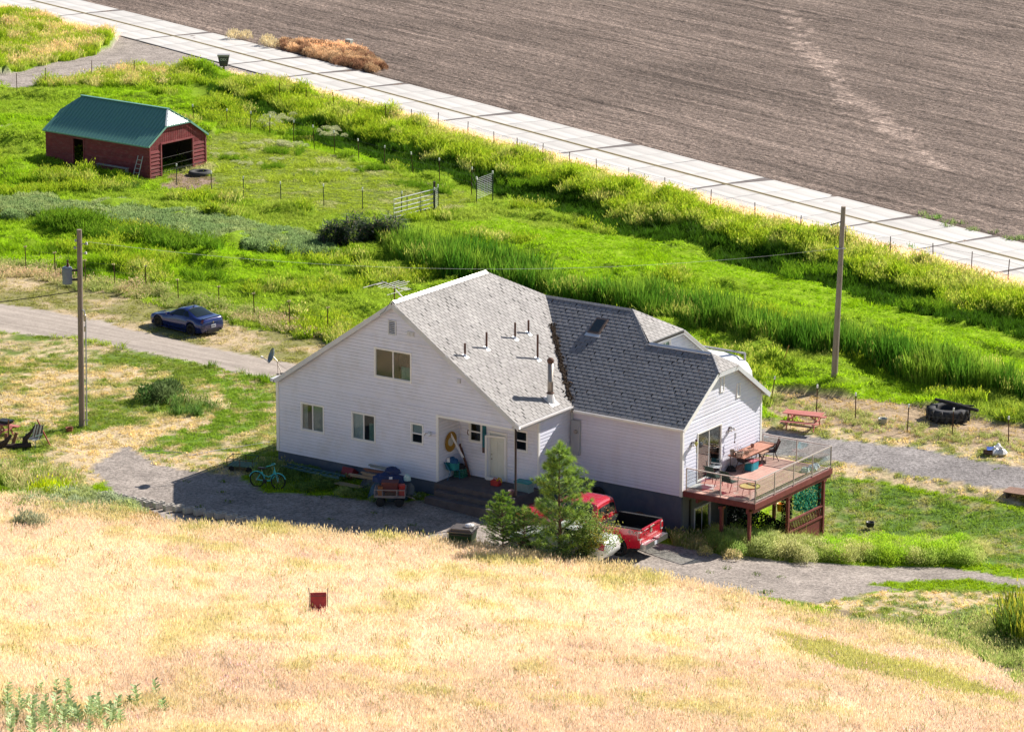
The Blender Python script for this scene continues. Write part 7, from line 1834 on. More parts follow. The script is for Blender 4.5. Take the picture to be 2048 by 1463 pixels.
b = MB(); b.lathe([(.1, -.008), (.1, .008)], (-.12, -.05, .30), 14, rotM(R(90))); b.bar((-.12, -.09, .30), (-.02, -.09, .16), .02, .02); b.bar((-.12, .09, .30), (-.22, .09, .44), .02, .02); b.build('crank', MW['dark'], t)
b = MB(); b.tube([(-.05, -.04, .28), (.02, -.22, .0)], .01, 5); b.build('kickstand', MW['dark'], t)
# four-wheeled utility wagon and its load
g_ = G(781, 1008); t = thing('utility_wagon', 'grey mesh-sided four-wheeled wagon in the driveway shade', 'wagon', g_, R(-3)); mw_ = mat('grey_wagon_metal', (.30, .27, .28), .5, metal=.3)
b = MB(); b.box(-.68, -.42, .42, .68, .42, .46); b.build('bed', mw_, t)
for s in (-1, 1):
    for z in (.50, .78): b = MB(); b.bar((-.68, s * .42, z), (.68, s * .42, z), .03, .035); b.build('side_rail', mw_, t); b = MB(); b.bar((s * .68, -.42, z), (s * .68, .42, z), .03, .035); b.build('side_rail', mw_, t)
    for x in (-.68, -.32, .32, .68): b = MB(); b.box(x - .015, s * .42 - .015, .45, x + .015, s * .42 + .015, .80); b.build('stake', mw_, t)
    b = MB()
    for i in range(27): b.box(-.66 + i * .05, s * .42 - .003, .47, -.655 + i * .05, s * .42 + .003, .78)
    b.build('mesh_side', mw_, t)['kind'] = 'stuff'
for x in (-.42, .42):
    for s in (-1, 1): b = MB(); b.lathe([(.10, -.09), (.19, -.08), (.205, -.03), (.205, .03), (.19, .08), (.10, .09)], (x, s * .36, .20), 16, rotM(R(90))); o = b.build('wheel', mtyre, t); b = MB(); b.lathe([(.09, -.095), (.05, -.1)], (x, s * .36, .2), 10, rotM(R(90))); b.build('rim', MW['dark'], o)
b = MB(); b.bar((.68, 0, .42), (1.1, -.1, .3), .03, .03); b.build('drawbar', mw_, t)
def rbox(name, label, cat, loc, size, m, rz=0., rx=0., lid=None, parts=None):
    t = thing(name, label, cat, loc, rz); a, c, h = size; b = MB(); M_ = rotM(rx)
    for q in ((-a / 2, -c / 2, 0, -a / 2 + .02, c / 2, h), (a / 2 - .02, -c / 2, 0, a / 2, c / 2, h), (-a / 2 + .02, -c / 2, 0, a / 2 - .02, -c / 2 + .02, h), (-a / 2 + .02, c / 2 - .02, 0, a / 2 - .02, c / 2, h), (-a / 2 + .02, -c / 2 + .02, 0, a / 2 - .02, c / 2 - .02, .02)): b.box(*q)
    b.v = [tuple(M_ @ Vector(v)) for v in b.v]; b.build('tub', m, t)
    b = MB()
    if lid: b.box(-a / 2 - .02, -c / 2 - .02, h, a / 2 + .02, c / 2 + .02, h + .05)
    else:
        for q in ((-a / 2 - .015, -c / 2 - .015, h - .03, a / 2 + .015, -c / 2, h), (-a / 2 - .015, c / 2, h - .03, a / 2 + .015, c / 2 + .015, h)): b.box(*q)
    b.v = [tuple(M_ @ Vector(v)) for v in b.v]; b.build('lid' if lid else 'rim', lid or m, t); return t
wz = g_ + Vector((0, 0, .47))
mor = mat('orange_cardboard', (.36, .15, .06), .8); mbord = mat('burgundy_plastic', (.12, .03, .035), .5); mredp = mat('red_plastic', (.42, .03, .03), .45)
rbox('carton', 'orange brown carton at the left end of the wagon', 'box', wz + Vector((-.45, -.18, 0)), (.2, .25, .42), mor, .1)
rbox('toolbox', 'burgundy toolbox heaped in the middle of the wagon', 'toolbox', wz + Vector((-.02, .05, .16)), (.72, .5, .38), mbord, -.05, lid=mbord)
rbox('cargo_crate', 'dark crate under the toolbox in the wagon', 'crate', wz + Vector((0, -.02, 0)), (.5, .55, .15), mdlog)
rbox('fuel_can', 'red fuel can at the right end of the wagon', 'fuel can', wz + Vector((.5, -.15, 0)), (.26, .3, .44), mredp, .15, lid=mredp)
def heap(name, label, cat, loc, size, m, seed, rz=0., part='fabric'):
    t = thing(name, label, cat, loc, rz); b = MB(); r_ = random.Random(seed); nr, na_ = 7, 18; vs = []
    for i in range(nr + 1):
        for k in range(na_):
            a = 6.283 * k / na_; q = i / nr; h = size[2] * math.sqrt(max(0, 1 - q ** 2.2)) * r_.uniform(.78, 1.08)
            vs.append((size[0] / 2 * q * math.cos(a) * r_.uniform(.9, 1.1), size[1] / 2 * q * math.sin(a) * r_.uniform(.9, 1.1), h))
    b.add(vs, [(i * na_ + k, i * na_ + (k + 1) % na_, (i + 1) * na_ + (k + 1) % na_, (i + 1) * na_ + k) for i in range(nr) for k in range(na_)]); o = b.build(part, m, t); return t
mnavy = mat('navy_tarp', (.01, .025, .10), .5, var=.3, scale=4, bump=.5, bscale=9); mslate = mat('slate_blue_tarp', (.03, .08, .14), .5, var=.3, scale=4)
gh = g_ + Vector((0, .75, 0))
heap('tarp_bundle', 'slate blue tarp bundle heaped behind the wagon', 'tarp', gh + Vector((-.1, .1, 0)), (1.9, 1.0, .95), mslate, 2)
heap('tarp_bundle', 'navy folded tarp on top of the heap behind the wagon', 'tarp', gh + Vector((-.1, .05, .85)), (1.6, .8, .38), mnavy, 5)
heap('clothes_pile', 'small dark navy clothes pile topping the tarp heap', 'clothes', gh + Vector((.05, .25, 1.15)), (.8, .5, .3), mnavy, 9)
heap('white_bag', 'crumpled white and teal bag at the right of the tarp heap', 'bag', gh + Vector((.72, -.1, .92)), (.34, .28, .3), mat('white_teal_bag', (.45, .62, .62), .5), 6)
heap('grey_bag', 'grey bag sagging at the right side of the tarp heap', 'bag', gh + Vector((.85, -.1, .3)), (.45, .4, .5), mat('grey_cloth', (.10, .12, .14), .8), 7)
t = thing('white_label', 'small white card on the tarp heap above the toolbox', 'card', wz + Vector((.0, .42, .55))); b = MB(); b.obox((0, 0, .05), (.15, .01, .14), rotM(-.3)); b.build('card', mwht, t)
heap('plastic_disc', 'round blue plastic disc beside the wagon', 'disc', G(820, 966) + Vector((0, 0, .35)), (.34, .3, .06), mat('bright_blue_plastic', (.02, .12, .42), .4), 8)
hv_ = lambda u, v: Vector((hw(u, v).x, hw(u, v).y, gz(hw(u, v).x, hw(u, v).y)))
for i, (u, v, z, L_, lb, mm, rz) in enumerate([(5.6, -1.0, .55, 1.4, 'lowest pale plank left of the tarp heap', mat('pale_plank', (.34, .25, .17), .8), .1), (6.1, -.9, .68, 1.3, 'bright pale plank on the lumber stack left of the tarp heap', mat('pale_plank', (.34, .25, .17)), -.05), (6.1, -.7, .82, 1.2, 'brown plank on the lumber stack left of the tarp heap', mat('brown_plank', (.22, .10, .07), .8), .05), (6.3, -.55, .98, 1.3, 'topmost grey plank of the lumber stack by the wall', mat('grey_plank', (.26, .28, .28), .8), 0.)]):
    t = thing('lumber', lb, 'plank', hv_(u, v) + Vector((0, 0, z)), -YAW + rz); b = MB(); b.box(-L_ / 2, -.07, 0, L_ / 2, .07, .05); b.box(-L_ / 2 + .1, -.07, -.055, L_ / 2 + .05, .06, -.005); b.build('plank', mm, t)
heap('junk_pile', 'dim junk pile supporting the lumber by the wall', 'pile', hv_(6.2, -.75), (1.8, .9, .6), mat('dim_grey_junk', (.08, .09, .09), .9, var=.4, scale=6), 12, -YAW, 'rubble')
rbox('red_crate', 'tilted dark red plastic crate in weeds against the wall', 'crate', hv_(4.35, -.45) + Vector((0, 0, .1)), (.6, .45, .45), mat('dark_red_plastic', (.20, .02, .025), .5), -YAW, -.6)
t = thing('ladder', 'blue green ladder lying in the weeds along the wall', 'ladder', hv_(2.9, -1.15) + Vector((0, 0, .32)), -YAW - .03); mld = mat('blue_green_fibreglass', (.05, .13, .14), .5)
for s in (-1, 1): b = MB(); b.box(-1.7, s * .22 - .02, 0, 1.7, s * .22 + .02, .09); b.build('rail', mld, t)
for i in range(10): b = MB(); b.box(-1.5 + i * .33, -.2, .03, -1.45 + i * .33, .2, .07); b.build('rung', mld, t)
t = thing('plywood_sheet', 'tan plywood offcut lying in weeds by the ladder', 'board', hv_(5.2, -1.5) + Vector((0, 0, .2)), -YAW); b = MB(); b.box(-.7, -.22, 0, .7, .22, .02); b.build('sheet', mat('tan_plywood', (.24, .20, .11), .9), t)
heap('white_sheet', 'pale crumpled plastic sheet by the wall near the porch', 'sheet', hv_(8.2, -.7) + Vector((0, 0, .05)), (.9, .4, .12), mat('pale_blue_sheet', (.35, .42, .45), .5), 13, -YAW)
t = thing('black_hose', 'coiled black hose with white end on the gravel', 'hose', G(846, 986)); b = MB(); b.tube([(-.5, 0, .03), (-.3, .08, .03), (0, .0, .03), (.3, .05, .03), (.5, 0, .04)], .03, 6); b.build('tube', MW['dark'], t); b = MB(); b.lathe([(.05, 0), (.07, .08), (.03, .12)], (.55, 0, 0), 8); b.build('nozzle', mwht, t)
# ------------------------------------------------------------------ things on and around the house
def hthing(name, label, cat, u, v, z, rz=0., group=None): return thing(name, label, cat, hw(u, v, z), -YAW + rz, group)
def FL_(px, py, z):
    x, y = onz(px, py, z); return hu_hv(x, y)
def bld(parent, name, m, *ops, smooth=False):
    b = MB()
    for op, *a in ops: getattr(b, op)(*a)
    return b.build(name, m, parent, smooth=smooth)
mgd = mat('grey_dish_metal', (.13, .17, .21), .4, metal=.2)
du, dz_ = onv(544, 712, -.15); bu, bz = onv(562, 746, -.15)
t = hthing('satellite_dish', 'grey satellite dish on a bent mast at the left eave', 'satellite dish', bu, -.1, bz)
nrm = Vector((-.62, -.70, .36)).normalized(); Mq = nrm.to_track_quat('Z', 'Y').to_matrix(); c_ = Vector((du - bu, 0, dz_ - bz))
b = MB(); b.lathe([(.02, -.02), (.2, .015), (.36, .09), (.37, .10), (.36, .075), (.2, 0), (.02, -.04)], c_, 22, Mq); b.build('dish', mgd, t, smooth=True)
bld(t, 'mast', MW['galv'], ('tube', [(0, 0, 0), (-.22, 0, .38), (-.24, -.0, .52), c_], .022, 6))
bld(t, 'strut', msteel, ('tube', [(-.23, 0, .42), (-.30, .1, -.1)], .01, 5), ('tube', [(-.2, 0, .42), (.35, .1, .12)], .006, 4))
bld(t, 'feed_arm', mwht, ('tube', [c_ + Mq @ Vector((0, -.34, .02)), c_ + Mq @ Vector((0, -.2, .42))], .02, 6), ('obox', c_ + Mq @ Vector((0, -.2, .46)), (.14, .08, .1), Mq))
bld(t, 'foot', MW['dark'], ('obox', (0, 0, -.02), (.12, .12, .05)), ('obox', (-.3, .1, -.13), (.1, .1, .04)))
au, az_ = onv(786, 602, .0)
t = hthing('tv_antenna', 'silver television aerial with many rods on the ridge peak', 'aerial', uA, -.05, zA)
bld(t, 'mast', msteel, ('tube', [(.0, 0, -.1), (.0, 0, .72)], .025, 6)); malu = mat('aluminium_rod', (.42, .42, .41), .6)
bld(t, 'boom', malu, ('bar', (-.75, .1, .80), (.8, -.25, .66), .03, .03))
for i, (x, l0, l1, z) in enumerate([(-.72, -1.35, .1, .80), (-.62, -.5, .25, .78), (-.35, -.75, .85, .77), (-.15, -.85, 1.0, .76), (.02, -.6, 1.1, .74), (.2, -.45, .7, .72), (.42, -.3, .3, .70), (.54, -.25, .25, .69), (.66, -.22, .22, .68), (.76, -.2, .2, .67), (.1, -.7, .5, .45)]):
    bld(t, 'rod', malu, ('tube', [(x, l0, z), (x, l1, z - .03)], .011, 4))
bld(t, 'brace', mwht, ('tube', [(.05, 0, .55), (.1, .6, .02)], .03, 6))
bld(t, 'cable', MW['dark'], ('tube', [(-.02, -.02, .3), (-.05, -.28, .0), (-.35, -.3, -.45), (-.6, -.29, -.62)], .01, 4))
# porch
mv, mz_ = onu(899, 882, W1)
t = hthing('sunburst_mirror', 'round golden sunburst mirror hung on the recessed porch wall', 'mirror', W1 + .06, mv, mz_)
b = MB()
for i in range(40): a = 6.283 * i / 40; b.bar((0.0, .2 * math.cos(a), .2 * math.sin(a)), (.02, .46 * math.cos(a), .46 * math.sin(a)), .05, .012, up=(1, 0, 0))
b.build('rays', mat('golden_straw', (.36, .19, .02), .6), t); bld(t, 'glass', mat('mirror_glass', (.45, .45, .40), .3), ('lathe', [(.2, 0), (.2, .03)], (0, 0, 0), 20, rotM(0, R(90), 0)))
pz = .05
t = hthing('pvc_pipes', 'pair of long white pipes leaning in the porch corner', 'pipes', 9.3, .9, pz)
a_, c_ = onv(888, 844, .9), onv(925, 914, .9)
for dx in (0, .07): bld(t, 'pipe', mwht, ('tube', [(a_[0] - 9.3 + dx, 0, a_[1] - pz), (c_[0] - 9.3 + dx, 0, c_[1] - pz)], .02, 6))
a_, c_ = onv(919, 850, 1.5), onv(929, 912, 1.5); t = hthing('white_rod', 'single thin white rod leaning at the back of the porch', 'rod', c_[0], 1.5, pz); bld(t, 'rod', mwht, ('tube', [(0, 0, 0), (a_[0] - c_[0], 0, a_[1] - pz)], .018, 6))
a_, c_ = onv(917, 888, 1.35), onv(940, 942, 1.35); t = hthing('brown_plank', 'dark brown plank leaning in the inner porch corner', 'plank', c_[0], 1.35, pz); bld(t, 'board', mat('dark_red_brown_wood', (.10, .035, .025), .7), ('bar', (0, 0, 0), (a_[0] - c_[0], .1, a_[1] - pz), .14, .03, (1, 0, 0)))
mblu = mat('blue_chair_plastic', (.02, .16, .28), .5); mtealb = mat('teal_box_plastic', (.02, .26, .27), .5)
u, v = FL_(903, 955, pz)
def patio_chair(name, label, u, v, z, rz, mf, ms, w=.56, hb=.95, arms=True, group=None):
    t = hthing(name, label, 'chair', u, v, z, rz, group); s_ = w / 2
    bld(t, 'seat', ms, ('obox', (0, 0, .42), (w - .06, .46, .02)))
    bld(t, 'backrest', ms, ('bar', (0, .22, .42), (0, .42, hb), w - .08, .02, (0, 1, 0)))
    for sg in (-1, 1):
        bld(t, 'frame', mf, ('tube', [(sg * s_, -.24, 0), (sg * s_, -.22, .42), (sg * s_, .22, .43), (sg * s_, .44, hb + .02)], .016, 6))
        bld(t, 'leg', mf, ('tube', [(sg * s_, .36, 0), (sg * s_, .18, .43)], .015, 6))
        if arms: bld(t, 'armrest', mf, ('tube', [(sg * s_, -.22, .42), (sg * (s_ + .02), -.24, .64), (sg * (s_ + .02), .32, .68)], .018, 6))
    return t
patio_chair('blue_chair', 'blue chair loaded with totes at the porch entrance', u + .05, v, pz, 2.6, mblu, mblu, .5, .8, False)
rbox('teal_tote', 'teal tote of clothes stacked on the blue porch chair', 'tote', hw(u + .05, v, pz + .44), (.48, .38, .30), mtealb, -YAW)
heap('blue_cloth', 'blue cloth heaped on the teal tote in the porch', 'clothes', hw(u + .08, v, pz + .70), (.5, .42, .3), mat('blue_fabric', (.02, .09, .22), .9), 3)
heap('white_rag', 'white rag draped over the blue cloth in the porch', 'rag', hw(u - .05, v - .16, pz + .78), (.2, .2, .18), mwht, 4)
t = hthing('folded_table_frame', 'white folded table frame leaning at the porch edge', 'frame', u - .35, v - .25, pz - .15)
for x0, x1 in ((.0, .02), (.12, -.1)): bld(t, 'tube', mwht, ('tube', [(x1, 0, 0), (x0 * 1.3, .1, 1.15)], .02, 6))
u, v = FL_(921, 952, pz); t = hthing('green_crate', 'dark green plastic crate beside the blue chair', 'crate', u, v, pz)
mgcr = mat('green_crate_plastic', (.02, .17, .13), .5)
for q in ((-.25, -.2, 0, .25, -.17, .05), (-.25, .17, 0, .25, .2, .05), (-.25, -.2, .32, .25, -.17, .38), (-.25, .17, .32, .25, .2, .38), (-.25, -.17, 0, -.22, .17, .05), (.22, -.17, 0, .25, .17, .05), (-.25, -.17, .32, -.22, .17, .38), (.22, -.17, .32, .25, .17, .38), (-.22, -.17, 0, .22, .17, .02)): bld(t, 'frame', mgcr, ('box', *q))
b = MB()
for i in range(7):
    x = -.24 + i * .078; b.box(x, -.2, .05, x + .02, -.18, .32); b.box(x, .18, .05, x + .02, .2, .32)
for i in range(5): y = -.16 + i * .07; b.box(-.25, y, .05, -.23, y + .02, .32); b.box(.23, y, .05, .25, y + .02, .32)
for z in (.12, .22): b.box(-.25, -.2, z, .25, -.185, z + .02); b.box(.235, -.18, z, .25, .18, z + .02)
b.build('lattice', mgcr, t)
heap('dark_bag', 'dark bag sitting on the green porch crate', 'bag', hw(u, v, pz + .38), (.5, .4, .22), mat('black_cloth', (.02, .02, .025), .9), 15)
u, v = FL_(1022, 962, pz); t = hthing('trash_can', 'tall white trash can next to the porch door', 'trash can', u, v, pz)
bld(t, 'body', mat('white_bin_plastic', (.50, .53, .60), .5), ('prism', [(-.17, 0), (.17, 0), (.23, .66), (-.23, .66)], lambda x, z: (x, -.15 - z * .06, z), lambda x, z: (x, .15 + z * .06, z))); bld(t, 'rim', mwht, ('box', -.25, -.21, .66, .25, .21, .71))
u, v = FL_(992, 970, pz); t = hthing('gas_can', 'red gas can with yellow spout on the porch edge', 'gas can', u, v, pz)
bld(t, 'can', mredp, ('prism', [(-.2, 0), (.2, 0), (.22, .05), (.22, .18), (.12, .25), (-.18, .25), (-.22, .18)], lambda x, z: (x, -.13, z), lambda x, z: (x, .13, z))); bld(t, 'spout', mat('yellow_plastic', (.50, .30, .01), .5), ('tube', [(.1, -.05, .24), (.18, -.05, .38), (.3, -.05, .36), (.34, -.05, .2)], [.05, .04, .035, .03], 7)); bld(t, 'handle', mredp, ('tube', [(-.15, 0, .24), (-.1, 0, .34), (.02, 0, .34), (.06, 0, .25)], .018, 5))
u, v = FL_(995, 956, pz); rbox('black_caddy', 'small black caddy behind the red gas can', 'caddy', hw(u, v, pz), (.36, .26, .2), MW['dark'], -YAW)
u, v = FL_(1062, 966, -.35); rbox('storage_bin', 'pale storage bin with teal lid by the short porch wall', 'storage bin', hw(13.0, v if v < 1.4 else 1.0, -.0), (.75, .45, .42), mat('pale_bin', (.22, .30, .30), .6), -YAW, lid=mtealb)
u, v = FL_(1042, 972, pz); bucket('speckled_basin', 'speckled pot on the porch corner behind the brown post', hw(13.05, -.05, pz), .16, .24, mat('speckled_red_grey', (.22, .14, .15), .8, var=.5, scale=30), 'pot')
a_ = onv(970, 843, VP); c_ = onv(972, 905, VP)
t = hthing('teal_banner', 'narrow teal and brown banner hanging between window and door', 'banner', a_[0], VP - .05, c_[1]); bld(t, 'cloth', mat('teal_cloth', (.02, .13, .17), .8, var=.4, scale=7), ('box', -.1, -.02, .25, .1, 0, a_[1] - c_[1])); bld(t, 'fringe', mat('brown_fringe', (.13, .08, .07), .8), ('box', -.1, -.02, 0, .1, 0, .25))
a_ = onv(938, 864, VP); t = hthing('horseshoe', 'small rusty horseshoe hung left of the porch window', 'horseshoe', a_[0], VP - .04, a_[1]); bld(t, 'shoe', MW['rust'], ('tube', [(.05, 0, .1), (-.04, 0, .1), (-.06, 0, 0), (-.04, 0, -.09), (.05, 0, -.1)], .018, 5))
t = hthing('teal_jug', 'teal jug on the ground below the meter box', 'jug', 14.2, 3.9, -.9); bld(t, 'jug_body', mtealb, ('lathe', [(.16, 0), (.2, .1), (.2, .4), (.07, .5), (.07, .56)], (0, 0, 0), 12)); bld(t, 'handle', mwht, ('tube', [(.1, 0, .5), (.2, 0, .5), (.2, 0, .3)], .02, 5))
t = hthing('spare_tyre', 'black tyre standing against the wing wall', 'tyre', 14.9, 4.1, -.55); bld(t, 'tyre', mtyre, ('lathe', [(.2, -.1), (.31, -.09), (.34, 0), (.31, .09), (.2, .1), (.19, 0)], (0, 0, 0), 20, rotM(R(90))))
# ------------------------------------------------------------------ on the deck
dz = DZ
def DK(px, py, z=None): return FL_(px, py, dz if z is None else z)
mbrz = mat('dark_bronze_tube', (.045, .035, .035), .45, metal=.4); mdkf = mat('black_sling', (.035, .035, .04), .8); mgry = mat('grey_sling', (.30, .33, .37), .8); mgrf = mat('dark_green_sling', (.025, .05, .035), .8); mwhf = mat('white_chair_tube', (.62, .64, .66), .4); mbrown = mat('brown_wood_slat', (.13, .045, .035), .6)
A1, A2, A3, A4 = [DK(*p, dz + .74) for p in ((1446, 908.5), (1520, 880.5), (1543, 884), (1479.5, 916))]
tv0, tv1 = A1[1], A2[1]; tu0 = UE + .12; tu1 = tu0 + .85
t = hthing('deck_table', 'long faded wooden table against the gable wall on the deck', 'table', tu0 + .42, (tv0 + tv1) / 2, dz)
mtab = mat('sun_faded_table_wood', (.42, .19, .13), .7, var=.15, scale=3, dirt=(.6, .38, .3), damt=.5, stretch=(6, 1, 1)); hl2 = (tv1 - tv0) / 2
for i in range(6): bld(t, 'plank', mtab, ('box', -.42 + i * .141, -hl2, .71, -.42 + i * .141 + .134, hl2, .745))
for x in (-.36, .36):
    for y in (-hl2 + .15, 0, hl2 - .15): bld(t, 'leg', mbrz, ('tube', [(x, y, 0), (x, y, .71)], .018, 6))
bld(t, 'apron', mbrown, ('box', -.38, -hl2 + .1, .64, -.35, hl2 - .1, .71), ('box', .35, -hl2 + .1, .64, .38, hl2 - .1, .71))
tb = dz + .745; uc = tu0 + .35
def pot(label, u, v, z, r_, h, m, leaf=None, nm='plant_pot'):
    t = hthing(nm, label, 'pot', u, v, z); bld(t, 'pot', m, ('lathe', [(r_ * .7, 0), (r_ * .95, h * .75), (r_, h), (r_ * .85, h), (r_ * .75, h * .8)], (0, 0, 0), 12))
    if leaf:
        b = MB(); r2 = random.Random(int(u * 100))
        for i in range(70):
            p = Vector((r2.gauss(0, r_ * .7), r2.gauss(0, r_ * .7), h + abs(r2.gauss(0, r_ * .7)))); M_ = rotM(r2.random() * 6, r2.random() * 6, r2.random() * 6)
            b.add([p + M_ @ Vector(q) for q in ((-.02, 0, 0), (.02, 0, 0), (0, .07, 0))], [(0, 1, 2)])
        b.build('foliage', leaf, t, fix=False)
    return t
mgl1 = mat('pale_pot_glaze', (.45, .38, .32), .5); mcl = mat('dark_red_glaze', (.10, .02, .03), .4); mdry2 = mat('dried_twigs', (.20, .13, .09), .9, var=.4, scale=20); mpk = mat('dusty_pink_leaf', (.35, .18, .17), .9)
uj, vj = DK(1455, 908, tb); pot('patterned jar at the near end of the deck table', uc - .2, vj, tb, .11, .26, mat('patterned_jar', (.33, .27, .22), .6, var=.6, scale=25))
uj, vj = DK(1469, 911, tb); pot('round pale planter with pink growth on the deck table', uc + .2, vj, tb, .19, .22, mgl1, mpk)
uj, vj = DK(1488, 891, tb); pot('small brown candle jar on the far half of the deck table', uc - .1, vj, tb, .09, .16, mat('brown_candle_jar', (.25, .12, .09), .5))
uj, vj = DK(1489, 906, tb); t = hthing('twig_pile', 'pile of dried twigs heaped on the middle of the deck table', 'twigs', uc + .15, vj, tb); b = MB(); r_ = random.Random(5)
for i in range(160): x, y, z = r_.gauss(0, .13), r_.gauss(0, .42), abs(r_.gauss(0, .05)) + .01; a = r_.random() * 6.28; b.bar((x, y, z), (x + .16 * math.cos(a), y + .16 * math.sin(a), z + r_.gauss(0, .03)), .008, .008)
b.build('twigs', mdry2, t, fix=False)['kind'] = 'stuff'
u, v = DK(1490, 941); patio_chair('sling_chair', 'dark sling chair with its back to the camera at the deck table', u, v, dz, 2.7, mbrz, mdkf)
u, v = DK(1540, 919); t = patio_chair('wooden_armchair', 'brown wooden folding armchair at the far end of the deck table', u, v, dz, -.9, mbrz, mbrown, .56, .95)
u, v = DK(1432, 950); patio_chair('grey_armchair', 'grey sling armchair with pale tubes near the sliding door', u, v, dz, 2.0, mwhf, mgry, .58, 1.0)
u, v = DK(1428, 970); patio_chair('green_chair', 'dark green sling chair behind the left glass panel', u, v, dz, 3.0, mbrz, mgrf)
u, v = DK(1459, 980); patio_chair('green_chair', 'dark green sling chair beside the round yellow table', u, v, dz, 3.0, mbrz, mgrf)
u, v = DK(1499, 992); t = hthing('round_table', 'small round yellow table at the near deck corner', 'table', u, v, dz)
bld(t, 'tabletop', mat('yellow_tabletop', (.62, .47, .16), .5), ('lathe', [(.42, .44), (.44, .46), (.43, .475)], (0, 0, 0), 24)); bld(t, 'rim', mat('brown_table_rim', (.30, .17, .07), .6), ('lathe', [(.44, .43), (.465, .44), (.465, .49), (.445, .49), (.44, .46)], (0, 0, 0), 24))
for i in range(4): a = .6 + i * 1.571; bld(t, 'leg', mbrz, ('tube', [(.25 * math.cos(a), .25 * math.sin(a), .44), (.33 * math.cos(a), .33 * math.sin(a), 0)], .012, 5))
t = hthing('table_tongs', 'dark metal tongs lying on the round yellow table', 'tongs', u, v + .1, dz + .48); bld(t, 'arm', mbrz, ('bar', (-.3, .1, .01), (.15, -.0, .02), .02, .015), ('bar', (-.3, .13, .01), (.15, .08, .02), .02, .015)); bld(t, 'head', mbrz, ('obox', (.2, .03, .03), (.1, .1, .04)))
u, v = DK(1502, 938); rbox('teal_storage_tote', 'teal storage tote with pink lid under the deck table', 'storage tote', hw(u, v, dz), (.42, .6, .38), mat('bright_teal_plastic', (.01, .27, .36), .5), -YAW, lid=mat('pink_plastic', (.50, .15, .20), .5))
u, v = DK(1524, 930); t = hthing('folding_stand', 'dark folding X stand with red base beside the deck table', 'stand', u, v, dz)
for y in (-.15, .15): bld(t, 'leg', mbrz, ('bar', (-.02, -.3 + y * .2, .0), (.02, .3 + y * .2, .62), .02, .02), ('bar', (-.02, .3 + y * .2, .0), (.02, -.3 + y * .2, .62), .02, .02))
bld(t, 'base', mredp, ('bar', (0, -.34, .03), (0, .0, .03), .06, .05)); bld(t, 'top', mat('pinkish_wood', (.4, .25, .18), .7), ('box', -.16, -.32, .6, .16, .32, .64))
u, v = DK(1462, 941); heap('black_bag', 'black bag on the boards under the deck table', 'bag', hw(u, v, dz), (.45, .4, .25), mat('black_cloth', (.02, .02, .025)), 21)
u, v = DK(1409, 944); t = pot('dark red tall planter beside the sliding door', u, v, dz, .19, .5, mcl)
t = hthing('plant_stand', 'wire plant stand holding a straw basket by the sliding door', 'plant stand', u - .05, v + .05, dz); 
for x, y in ((-.12, -.1), (.12, -.1), (0, .12)): bld(t, 'leg', mbrz, ('tube', [(x * 1.4, y * 1.4, 0), (x, y, .95)], .012, 5))
t = pot('straw basket with pink flowers on the plant stand', u - .05, v + .05, dz + .95, .24, .26, mat('straw_basket', (.52, .33, .14), .8), mpk)
heap('white_towel', 'white towel hanging below the straw basket', 'towel', hw(u - .02, v - .1, dz + .55), (.2, .22, .36), mwht, 22)
t = pot('slate grey pot at the sliding door', u + .18, v + .15, dz + .48, .15, .22, mat('slate_pot', (.06, .08, .11), .5)); bld(t, 'stand', mbrz, ('tube', [(0, 0, 0), (0, 0, -.48)], .03, 6))
s_, z_ = onu(1384, 885, UE); t = hthing('hanging_ornament', 'dangling yellow and dark ornament on the left door lamp', 'ornament', UE + .22, s_, z_)
bld(t, 'head', mat('dark_maroon', (.07, .02, .03), .6), ('lathe', [(.03, .1), (.07, .14), (.03, .2)], (0, 0, 0), 8)); bld(t, 'body', mat('yellow_green_ornament', (.42, .40, .10), .6), ('lathe', [(.03, -.12), (.09, 0), (.05, .1)], (0, 0, 0), 8)); bld(t, 'tail', mat('yellow_green_ornament', (.42, .40, .10)), ('tube', [(0, 0, -.1), (0, .02, -.45)], .015, 4))
s_, z_ = onu(1461, 868, UE); t = hthing('wind_chime', 'thin wind chime hanging at the right door lamp', 'wind chime', UE + .22, s_, z_); bld(t, 'tube', mbrz, ('tube', [(0, 0, .1), (0, 0, -.3)], .015, 4), ('tube', [(.03, .04, .1), (.03, .04, -.18)], .015, 4)); bld(t, 'clapper', msteel, ('obox', (0, 0, -.34), (.05, .05, .06)))
u, v = DK(1393, 972); t = hthing('pale_mat', 'pale mat lying inside the left glass railing', 'mat', u + .25, v + .1, dz + .005, .3); bld(t, 'mat', mat('pale_mat_fabric', (.55, .53, .52), .9), ('box', -.55, -.35, 0, .55, .35, .02)); bld(t, 'border', mat('grey_mat_border', (.3, .3, .3), .9), ('box', -.58, -.38, 0, .58, -.352, .022), ('box', -.58, .352, 0, .58, .38, .022))
u, v = DK(1635, 938)
for i, (du_, dv_, s, lb) in enumerate([(-.1, -.35, 1, 'white sack at the near end of the sack row in the far deck corner'), (0, .1, 1.1, 'white sack in the middle of the far deck corner'), (-.02, .5, .9, 'white sack furthest into the deck corner')]):
    heap('white_sack', lb, 'sack', hw(min(u, UE + 3.1) + du_, min(v, V3 - .8) + dv_, dz), (.42 * s, .5 * s, .22 * s), mwht, 30 + i, part='sack_body')
